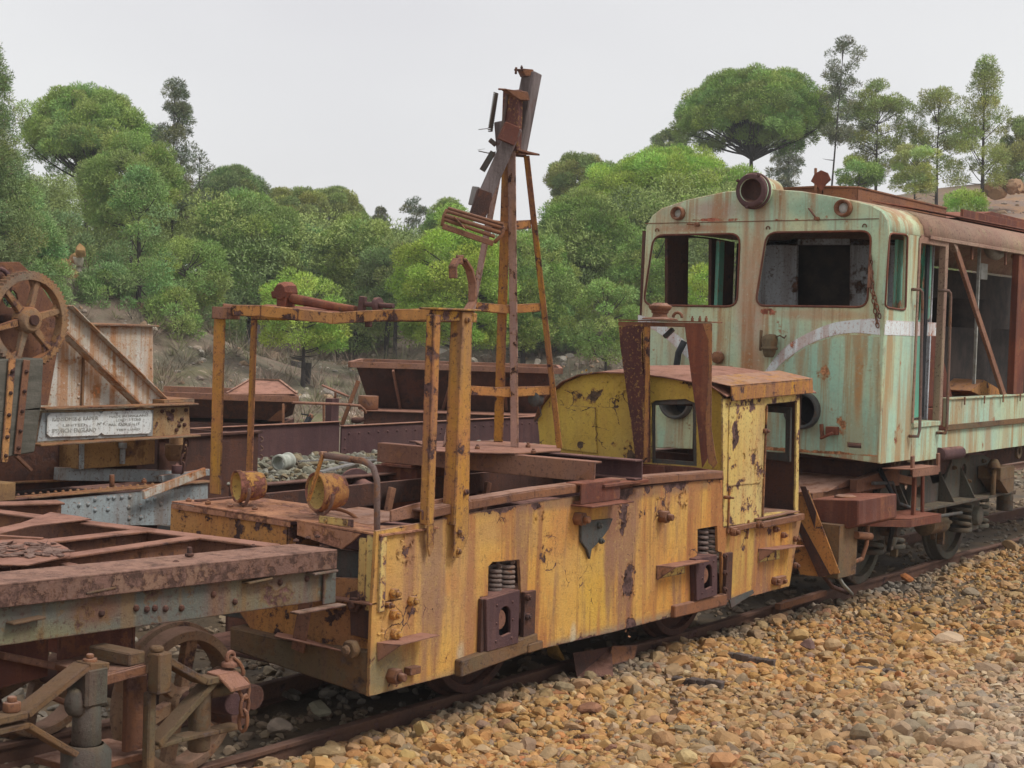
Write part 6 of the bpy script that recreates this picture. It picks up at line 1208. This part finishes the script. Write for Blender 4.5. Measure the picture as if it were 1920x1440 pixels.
# crane carriage: riveted pale blue sole frame, deck edges, lever
zc0 = Y(300, 912, CY0-.1).z
car = pl('sole_frame', [(-60, 992), (-60, 945), (120, 935), (300, 918), (390, 905), (390, 975), (320, 985), (200, 985)], 'greyblue', CY0-.1, .02)
mb = MB()
for p in ((148, 947), (165, 945), (178, 936), (203, 933), (213, 933), (228, 932), (243, 931), (178, 956), (202, 955), (241, 951), (264, 949), (276, 938), (301, 945), (242, 972), (264, 970), (290, 935)): mb.rivet(Y(*p, CY0-.1), (0, -1, 0), .017)
mb.each('rivet', M['greyblue'], car)
zf = Y(200, 926, CY0-.1).z
mb = MB(); mb.beam(Y(-60, 942, CY0-.06), Y(392, 902, CY0-.06), .12, .012); mb.beam(Y(-60, 907, CY0+.4), Y(145, 899, CY0+.4), .12, .012); mb.build('carriage_flange', M['gear'], cr)
mb = MB()
for i in range(20): mb.rivet(Y(20+i*14, 933-i*1.15, CY0-.09)+V((0, 0, .012)), (0, 0, 1), .012)
mb.each('rivet', M['gear'], car)
mb = MB(); mb.beam(Y(105, 888, CY0+.3), Y(330, 893, CY0+.3), .05, .09); mb.beam(Y(300, 898, CY0+.1), Y(390, 885, CY0+.1), .04, .05); mb.build('outrigger_beam', M['greyblue'], cr)
mb = MB(); mb.beam(Y(268, 928, CY0-.2), Y(384, 884, CY0-.2), .025, .06); mb.build('outrigger_lever', M['tank'], cr)
mb = MB(); mb.cyl(Y(210, 913, CY0+.05), Y(210, 890, CY0+.05), .018); mb.bolt(Y(270, 905, CY0), (0, 0, 1), .02, .02); mb.build('pin', M['rust'], cr)
mb = MB(); mb.box((Y(-60, 900, CY0).x, CY0+.0, .55), (Y(385, 900, CY0).x, CY0+1.6, .85)); mb.build('carriage_floor', M['rustdark'], cr)
mb = MB(); a = Y(0, 920, CY0-.25); mb.box((a.x-.1, CY0-.3, a.z-.06), (a.x+.08, CY0-.1, a.z+.05)); mb.build('buffer_pad', M['boxrust'], cr)
for wx in (6.6, 7.9): 
    for y in (9.1, 10.2): wheel(cr, (wx, y, .05+.33), .33, .12, 0, M['rustdark'])
# ================================================================== RUBBLE WAGON (second track)
gw_ = thing('rubble_wagon', (11.2, 9.6, .05), 'open purple brown riveted wagon filled with rubble, behind the mine locomotive', 'wagon')
GYf, GXr = 10.55, 15.6
def gpan(name, a, b, mat='purple', t=(0, .02, 0)): mb = MB(); mb.box(a, b); return mb.build(name, M[mat], gw_)
zt_ = Y(700, 797, GYf).z; xc_ = Y(637, 797, GYf).x
mb = MB(); mb.box((8.4, GYf, .55), (xc_, GYf+.02, zt_+.045)); mb.build('far_side_panel', M['purple'], gw_)
mb = MB(); mb.box((xc_+.01, GYf-.02, .55), (16.2, GYf+.0, zt_)); fs_ = mb.build('far_side_panel', M['purple'], gw_)
mb = MB(); mb.box((8.4, GYf-.03, zt_+.046), (xc_, GYf+.03, zt_+.056)); mb.box((xc_+.01, GYf-.04, zt_+.001), (16.2, GYf+.02, zt_+.012)); mb.build('top_capping', M['pink'], gw_)
mb = MB()
for i in range(24): mb.rivet((xc_+.12+i*.15, GYf-.02, zt_-.07), (0, -1, 0), .013)
for i in range(4):
    mb.rivet((xc_+.06, GYf-.02, zt_-.12-.1*i), (0, -1, 0), .012); mb.rivet((xc_+1.6, GYf-.02, zt_-.12-.1*i), (0, -1, 0), .012)
mb.each('rivet', M['purple'], fs_)
mb = MB(); mb.box((8.2, 8.45, .70), (16.2, 10.5, .78)); mb.build('floor', M['rustdark'], gw_)
mb = MB(); mb.box((9.0, 8.40, .72), (16.2, 8.44, .93)); mb.box((9.0, 8.36, .93), (16.2, 8.46, .945)); mb.build('near_side_sill', M['rustdark'], gw_)
a = Y(485, 812, 9.0); x0 = Y(355, 812, 9.0).x
mb = MB(); mb.box((x0-.3, 9.0, .6), (a.x, 9.02, a.z)); mb.box((x0-.3, 8.97, a.z), (a.x+.02, 9.04, a.z+.02)); mb.box((a.x-.02, 9.03, .6), (a.x, 10.4, a.z-.01)); mb.build('end_box', M['rustdark'], gw_)
mb = MB()
for i in range(3): mb.tube([V((a.x-.0, 8.98, a.z-.05-.07*i))+V((.0+.03*math.sin(t), -.0, .02*math.cos(t))) for t in [math.pi*j/6 for j in range(7)]], .008, 6)
mb.each('hinge', M['steel'], gw_)
for wx in (10.0, 14.5):
    for y in (9.1, 10.2): wheel(gw_, (wx, y, .38), .33, .12, 0, M['rustdark'])
mb = MB(); mb.box((9.0, 8.9, .4), (16, 8.95, .70)); mb.build('underframe', M['rustdark'], gw_)
# rubble heap
n = 4200; x = rng.uniform(9.1, 14.5, n); y = rng.uniform(8.5, 10.45, n); z = .82+.10*fbm(x*1.3, y*1.3, 3, 2)+rng.uniform(0, .03, n)
cc = np.array([(.42, .40, .30), (.30, .29, .22), (.50, .48, .40), (.24, .20, .15), (.36, .29, .18)])[rng.integers(0, 5, n)]*rng.uniform(.7, 1.15, (n, 1))
tag(stones('rubble', np.stack([x, y, z], -1), .022*rng.lognormal(0, .55, n), cc*.72, mstone), 'pale grey rubble and scraps heaped in the open wagon', 'rubble', None, 'stuff')
mb = MB(); c = Z(522, 868, .98); mb.lathe(c, (.9, .2, .05), [(0, .055), (0, .068), (.03, .07), (.03, .062), (.14, .062), (.14, .07), (.17, .07), (.17, .055), (0, .055)], 24); tag(mb.build('pipe_fitting', M['pipewhite'], bevel=0), 'short white pipe socket lying on the rubble in the open wagon', 'pipe fitting')
for i, (a, b, lb) in enumerate((((560, 865), (700, 858), 'long thin grey lath lying along the back of the rubble'), ((600, 885), (660, 870), 'short grey board slanting across the rubble behind the grab rail'), ((640, 868), (706, 862), 'flat pale board on the rubble under the rusty cross channel'))):
    mb = MB(); mb.beam(Z(*a, 1.0), Z(*b, 1.0), .05 if i else .02, .012); tag(mb.build('board', M['wood'], bevel=0), lb, 'board', 'boards on the rubble')
# ================================================================== HOPPER WAGONS AND YARD FITTINGS (third track)
# these wagons stand on a siding that runs square to the view; FWD is the way across them
FWD = V((CY, SY, 0)); SDE = V((SY, -CY, 0))
def G(px, py, d): return D(px, py, d)
def cbox(mb, p, q, dep, z0, z1):
    """box between plan points p and q, dep across, from z0 to z1"""
    p, q = V((p.x, p.y, 0)), V((q.x, q.y, 0)); f_ = FWD*dep; c = [p, q, q+f_, p+f_]
    return mb.add([v+V((0, 0, z0)) for v in c]+[v+V((0, 0, z1)) for v in c], [(0, 3, 2, 1), (4, 5, 6, 7), (0, 1, 5, 4), (1, 2, 6, 5), (2, 3, 7, 6), (3, 0, 4, 7)])
h1_ = thing('covered_hopper', (14.6, 11.9, 0), 'low rusty hopper wagon with a pitched brown cover, behind the crane', 'hopper wagon')
HD = 19.0; rim = [G(255, 742, HD), G(560, 746, HD)]; mb = MB(); rz = (rim[0].z+rim[1].z)/2
for p in rim: p.z = rz
mb.beam(rim[0], rim[1], .04, .075); mb.beam(rim[1]-SDE*.02, rim[1]+FWD*1.5-SDE*.3, .04, .075); mb.beam(rim[0]+FWD*1.5, rim[1]+FWD*1.5-SDE*.3, .04, .075); mb.build('rim', M['pink'], h1_)
A = [rim[0], rim[1]-SDE*.03, rim[1]+FWD*1.5-SDE*.3, rim[0]+FWD*1.5]; A = [p-V((0, 0, .03)) for p in A]; bz = G(520, 790, HD).z; e = G(524, 790, HD+.2)
B = [G(270, 790, HD+.2), e, e+FWD*1.1, G(270, 790, HD+1.3)]
for p in B: p.z = bz
mb = MB(); mb.add(A+B, [(0, 1, 5, 4), (1, 2, 6, 5), (2, 3, 7, 6), (3, 0, 4, 7), (4, 5, 6, 7)]); mb.build('hopper_tub', M['rustdark'], h1_, bevel=0)
pk = [G(425, 738, HD+.05), G(557, 739, HD+.05), G(545, 734, HD+1.3), G(430, 734, HD+1.3)]; r0_, r1_ = G(470, 712, HD+.6), G(524, 714, HD+.6)
mb = MB(); mb.add(pk+[r0_, r1_], [(0, 1, 5, 4), (1, 2, 5), (2, 3, 4, 5), (3, 0, 4)]); mb.build('pitched_cover', M['pink'], h1_, bevel=0)
mb = MB(); mb.beam(r0_+V((0, 0, .012)), r1_+V((0, 0, .012)), .04, .01); mb.beam(pk[0]+V((0, 0, .01)), r0_+V((0, 0, .012)), .03, .01); mb.beam(pk[1]+V((0, 0, .01)), r1_+V((0, 0, .012)), .03, .01); mb.build('cover_seam', M['rust'], h1_, bevel=0)
mb = MB(); cbox(mb, rim[0], e, 1.3, .45, bz-.05); mb.build('underframe', M['rustdark'], h1_)
mb = MB(); mb.slab([G(500, 790, HD+.15), G(540, 755, HD+.02), G(528, 790, HD+.15)], FWD*.02); mb.build('end_gusset', M['rust'], h1_)
h2_ = thing('tipping_hopper', (17.4, 13.0, 0), 'large rusty tipping hopper wagon with slanting sides, behind the mast', 'hopper wagon')
HD = 20.5; a, b = G(656, 689, HD), G(1052, 690, HD); b.z = a.z = (a.z+b.z)/2+.0; mb = MB(); mb.beam(a, b, .05, .075); mb.beam(a+FWD*1.6, b+FWD*1.6, .05, .075); mb.beam(a, a+FWD*1.6, .05, .075); mb.beam(b, b+FWD*1.6, .05, .075); mb.build('rim', M['pink'], h2_)
T4 = [a+SDE*.07, b-SDE*.07, b-SDE*.07+FWD*1.6, a+SDE*.07+FWD*1.6]; q0, q1 = G(694, 768, HD+.4), G(1012, 770, HD+.4); q0.z = q1.z = (q0.z+q1.z)/2; B4 = [q0, q1, q1+FWD*.8, q0+FWD*.8]
mb = MB(); mb.add(T4+B4, [(0, 1, 5, 4), (1, 2, 6, 5), (2, 3, 7, 6), (3, 0, 4, 7), (4, 5, 6, 7)]); mb.build('hopper_tub', M['rustdark'], h2_, bevel=0)
mb = MB()
for p0, p1 in (((737, 694), (751, 768)), ((850, 700), (830, 768)), ((945, 700), (950, 768))): mb.beam(G(*p0, HD-.02), G(*p1, HD+.36), .05, .03, SDE)
mb.each('tub_rib', M['pink'], h2_)
mb = MB(); mb.beam(G(672, 714, HD), G(641, 797, HD), .05, .05, SDE); mb.build('end_strut', M['rust'], h2_)
HE = HD-.2; p0, p1 = G(682, 774, HE), G(1060, 774, HE); zf_ = G(860, 774, HE).z
mb = MB(); cbox(mb, p0, p1, 1.9, zf_-.5, zf_-.02); mb.build('chassis', M['rustdark'], h2_)
mb = MB(); cbox(mb, p0-FWD*.04-SDE*.03, p1-FWD*.04, .6, zf_-.018, zf_-.004); mb.build('deck_sheet', M['pink'], h2_)
mb = MB(); c = G(690, 775, HE+.12); mb.cyl((c.x, c.y, zf_+.0), (c.x, c.y, zf_+.17), .125, 26); mb.build('tank_drum', M['rust'], h2_)
mb = MB(); c = G(668, 788, HE); mb.tube([c-SDE*.06, c, c+SDE*.05, c+SDE*.1+V((0, 0, .02))], [.03, .04, .035, .02], 8); mb.build('coupling', M['rustdark'], h2_)
rl = thing('handrail_barrier', Y(600, 800, 12.4)-V((0, 0, .6)), 'thin bent pipe railing between the two hopper wagons', 'railing')
mb = MB(); mb.tube([Y(548, 755, 12.4), Y(640, 758, 12.4), Y(675, 761, 12.4), Y(683, 768, 12.4), Y(686, 775, 12.4)], .016, 8); mb.build('rail_pipe', M['pink'], rl)
for px in (531, 607): mb = MB(); mb.cyl(Y(px, 757, 12.4), Y(px, 830, 12.4), .014, 8); mb.build('railing_post', M['rust'], rl)
bs = thing('brake_column', Y(624, 800, 12.7)-V((0, 0, .6)), 'brake column with a tilted rusty hand wheel between the hopper wagons', 'brake stand')
mb = MB(); a, b = Y(624, 747, 12.7), Y(624, 830, 12.7); mb.box((a.x-.06, 12.66, b.z), (a.x+.07, 12.76, a.z)); mb.build('column', M['purple'], bs)
mb = MB(); c = Y(629, 733, 12.7); d1, d2 = V((.95, -.0, -.26)), V((.1, .95, .25)); mb.tube([c+d1*(.17*math.cos(t))+d2*(.17*math.sin(t)) for t in [2*math.pi*i/24 for i in range(24)]], .012, 6, closed=True)
for k_ in range(4): t = math.pi*k_/4*2; mb.cyl(c, c+d1*(.17*math.cos(t))+d2*(.17*math.sin(t)), .008, 6)
mb.build('hand_wheel', M['pink'], bs); mb = MB(); mb.cyl(c, V((c.x, 12.7, a.z)), .014, 8); mb.build('spindle', M['rust'], bs)
pt = thing('switch_stand', Y(584, 800, 12.0)-V((0, 0, .55)), 'small dark switch stand with a round pinkish knob behind the rubble wagon', 'switch stand')
mb = MB(); mb.beam(Y(573, 797, 12), Y(582, 780, 12), .05, .05); mb.beam(Y(565, 776, 12), Y(583, 779, 12), .015, .015); mb.cyl(Y(578, 795, 12), Y(578, 840, 12), .03); mb.build('stand', M['rubber_and_depth'], pt)
mb = MB(); mb.lathe(Y(582, 781, 12), (0, 0, 1), [(-.03, .001), (-.02, .03), (0, .037), (.02, .03), (.035, .001)], 14); mb.build('knob', M['pink'], pt)

# --- more running gear under the nose of the green locomotive
def bits():
    mb = MB(); mb.tube([V((12.5, 5.15, 1.0)), V((12.9, 5.14, .98)), V((13.05, 5.14, .8)), V((13.9, 5.14, .62)), V((14.6, 5.15, .6))], .016, 7); mb.build('brake_pipe', M['greydark'], gl, bevel=0)
    mb = MB(); mb.tube([V((12.75, 5.2, 1.1)), V((12.8, 5.1, .9)), V((12.78, 5.08, .6)), V((12.9, 5.15, .42))], .02, 7); mb.build('brake_pipe', M['rubber_and_depth'], gl, bevel=0)
    for x in (13.78, 14.92):
        mb = MB(); mb.beam((x, 5.45, .25), (x+.02, 5.45, .72), .06, .05, (1, 0, 0)); mb.tube([V((x-.06, 5.5, .3)), V((x-.09, 5.5, .45)), V((x-.07, 5.5, .6))], .03, 6); mb.build('brake_shoe', M['mossy'], gl)
    mb = MB(); mb.box((12.72, 5.22, .5), (12.98, 5.4, .68)); mb.cyl((12.85, 5.2, .59), (12.85, 5.05, .59), .05, 12); mb.bolt((12.76, 5.22, .64), (0, -1, 0), .015, .015); mb.build('valve_box', M['bogie'], gl)
    mb = MB(); mb.cyl((14.1, 5.3, .52), (14.5, 5.3, .5), .09, 16); mb.cyl((14.5, 5.3, .5), (14.75, 5.3, .49), .02, 8); mb.lathe((14.1, 5.3, .52), (-1, 0, 0), [(0, .1), (.02, .1), (.03, .001)], 16); mb.build('brake_cylinder', M['mossy'], gl)
    mb = MB(); mb.beam((12.35, 5.25, .98), (13.15, 5.22, 1.02), .06, .10, (0, 0, 1), .08, .16); mb.beam((13.15, 5.22, 1.0), (13.9, 5.24, .9), .05, .07); mb.build('equaliser', M['rust'], gl)
    mb = MB(); mb.slab([V((13.45, 5.2, .62)), V((13.75, 5.2, .62)), V((13.9, 5.2, .9)), V((13.7, 5.2, 1.05)), V((13.5, 5.2, .95))], (0, .04, 0), [circ((13.66, 5.2, .85), (1, 0, 0), (0, 0, 1), .06, 12)]); mb.build('horn_plate', M['bogie'], gl)
    for x, z in ((13.0, .98), (13.35, 1.0), (14.7, 1.0), (15.1, .85), (15.5, 1.02), (15.8, .8), (14.45, .8), (13.1, .84)):
        mb = MB(); mb.bolt((x, 5.28, z), (0, -1, 0), .024, .025); mb.build('bolt', M['mossy'], gl)
    mb = MB(); mb.chain([V((12.6, 5.3, .92)), V((12.66, 5.25, .72)), V((12.8, 5.2, .66))], .007, .035); mb.build('chain', M['rust'], gl, bevel=0)
    mb = MB(); mb.cyl((15.95, 5.2, .62), (15.95, 5.2, .86), .07, 14); mb.cyl((16.12, 5.25, .5), (16.12, 5.25, .86), .08, 14); mb.lathe((15.95, 5.2, .86), (0, 0, 1), [(0, .08), (.03, .08), (.05, .04), (.05, .001)], 14); mb.build('damper', M['bogie'], gl)
bits()

def flakes(name, par, mat, spots_, n, y=None, x=None):
    """curled flakes of paint lifting off round the bare patches"""
    mb = MB()
    for i in range(n):
        c, r = random.choice(spots_); g = random.uniform(0, 6.28); q = r*random.uniform(.6, 1.2); a = math.cos(g)*q; b = math.sin(g)*q*1.3; s_ = random.uniform(.006, .018)
        o = V((c.x+a, y-.003, c.z+b)) if y is not None else V((x-.003, c.y+a, c.z+b)); out_ = V((0, -1, 0)) if y is not None else V((-1, 0, 0)); al = V((1, 0, 0)) if y is not None else V((0, 1, 0)); up_ = V((0, 0, 1)); t = random.uniform(0, 6.28)
        e1 = al*math.cos(t)+up_*math.sin(t); e2 = up_*math.cos(t)-al*math.sin(t); l = random.uniform(.004, .012)
        mb.add([o-e1*s_, o+e2*s_*.5, o+e1*s_+out_*l, o-e2*s_*.6+out_*l*.8], [(0, 1, 2, 3)])
    return tag(mb.build(name, mat, par, bevel=0), None, None, None, 'stuff')
flakes('paint_flakes', sp, M['yside'], [(Y(1168, 960, YN), .07), (Y(1180, 1090, YN), .09), (Y(1240, 955, YN), .08), (Y(760, 1030, YN), .06), (Y(730, 1170, YN), .08), (Y(1180, 1170, YN), .06), (Y(1010, 965, YN), .05), (Y(1280, 935, YN), .05)], 160, y=YN)
flakes('paint_flakes', cab, M['yhood'], [(X(1100, 735, XC), .1), (X(1150, 725, XC), .08), (X(1070, 760, XC), .08), (X(1107, 838, XC), .03)], 110, x=XC)
flakes('paint_flakes', cs, M['ycream'], [(Y(1375, 800, YN-.012), .07), (Y(1410, 860, YN-.012), .08), (Y(1425, 890, YN-.012), .05)], 70, y=YN-.012)

def litter():
    mb = MB()
    for i in range(260):
        x, y = scatter(1, 7.5, 20); x, y = float(x[0]), float(y[0])
        if y > 8: continue
        z = float(ground_z(x, y))+.035; g = random.uniform(0, 6.28); l = random.uniform(.02, .10); d = V((math.cos(g), math.sin(g), random.uniform(-.15, .15)))*l; mb.tube([(x, y, z), V((x, y, z+.006))+d*.5, V((x, y, z))+d], [.0025, .002, .0012], 4)
    tag(mb.build('twigs', M['bark'], bevel=0), 'dry twigs scattered over the gravel', None, None, 'stuff')
litter()

def hill_stones():
    n = 5200; sx = rng.uniform(36, 78, n); u = rng.uniform(-.33, .33, n)*sx; x = sx*CY+u*SY; y = sx*SY-u*CY; k = fbm(x*.25, y*.25, 3, 21) > .47; x, y = x[k], y[k]
    c = np.array([(.42, .38, .33), (.34, .27, .22), (.50, .44, .36), (.28, .24, .21), (.40, .27, .17)])[rng.integers(0, 5, len(x))]*rng.uniform(.8, 1.15, (len(x), 1))
    tag(stones('hillside_stones', np.stack([x, y, ground_z(x, y)], -1), .07*rng.lognormal(0, .55, len(x)), c, mstone), 'grey and tan stones strewn over the wooded slope', None, None, 'stuff')
hill_stones()
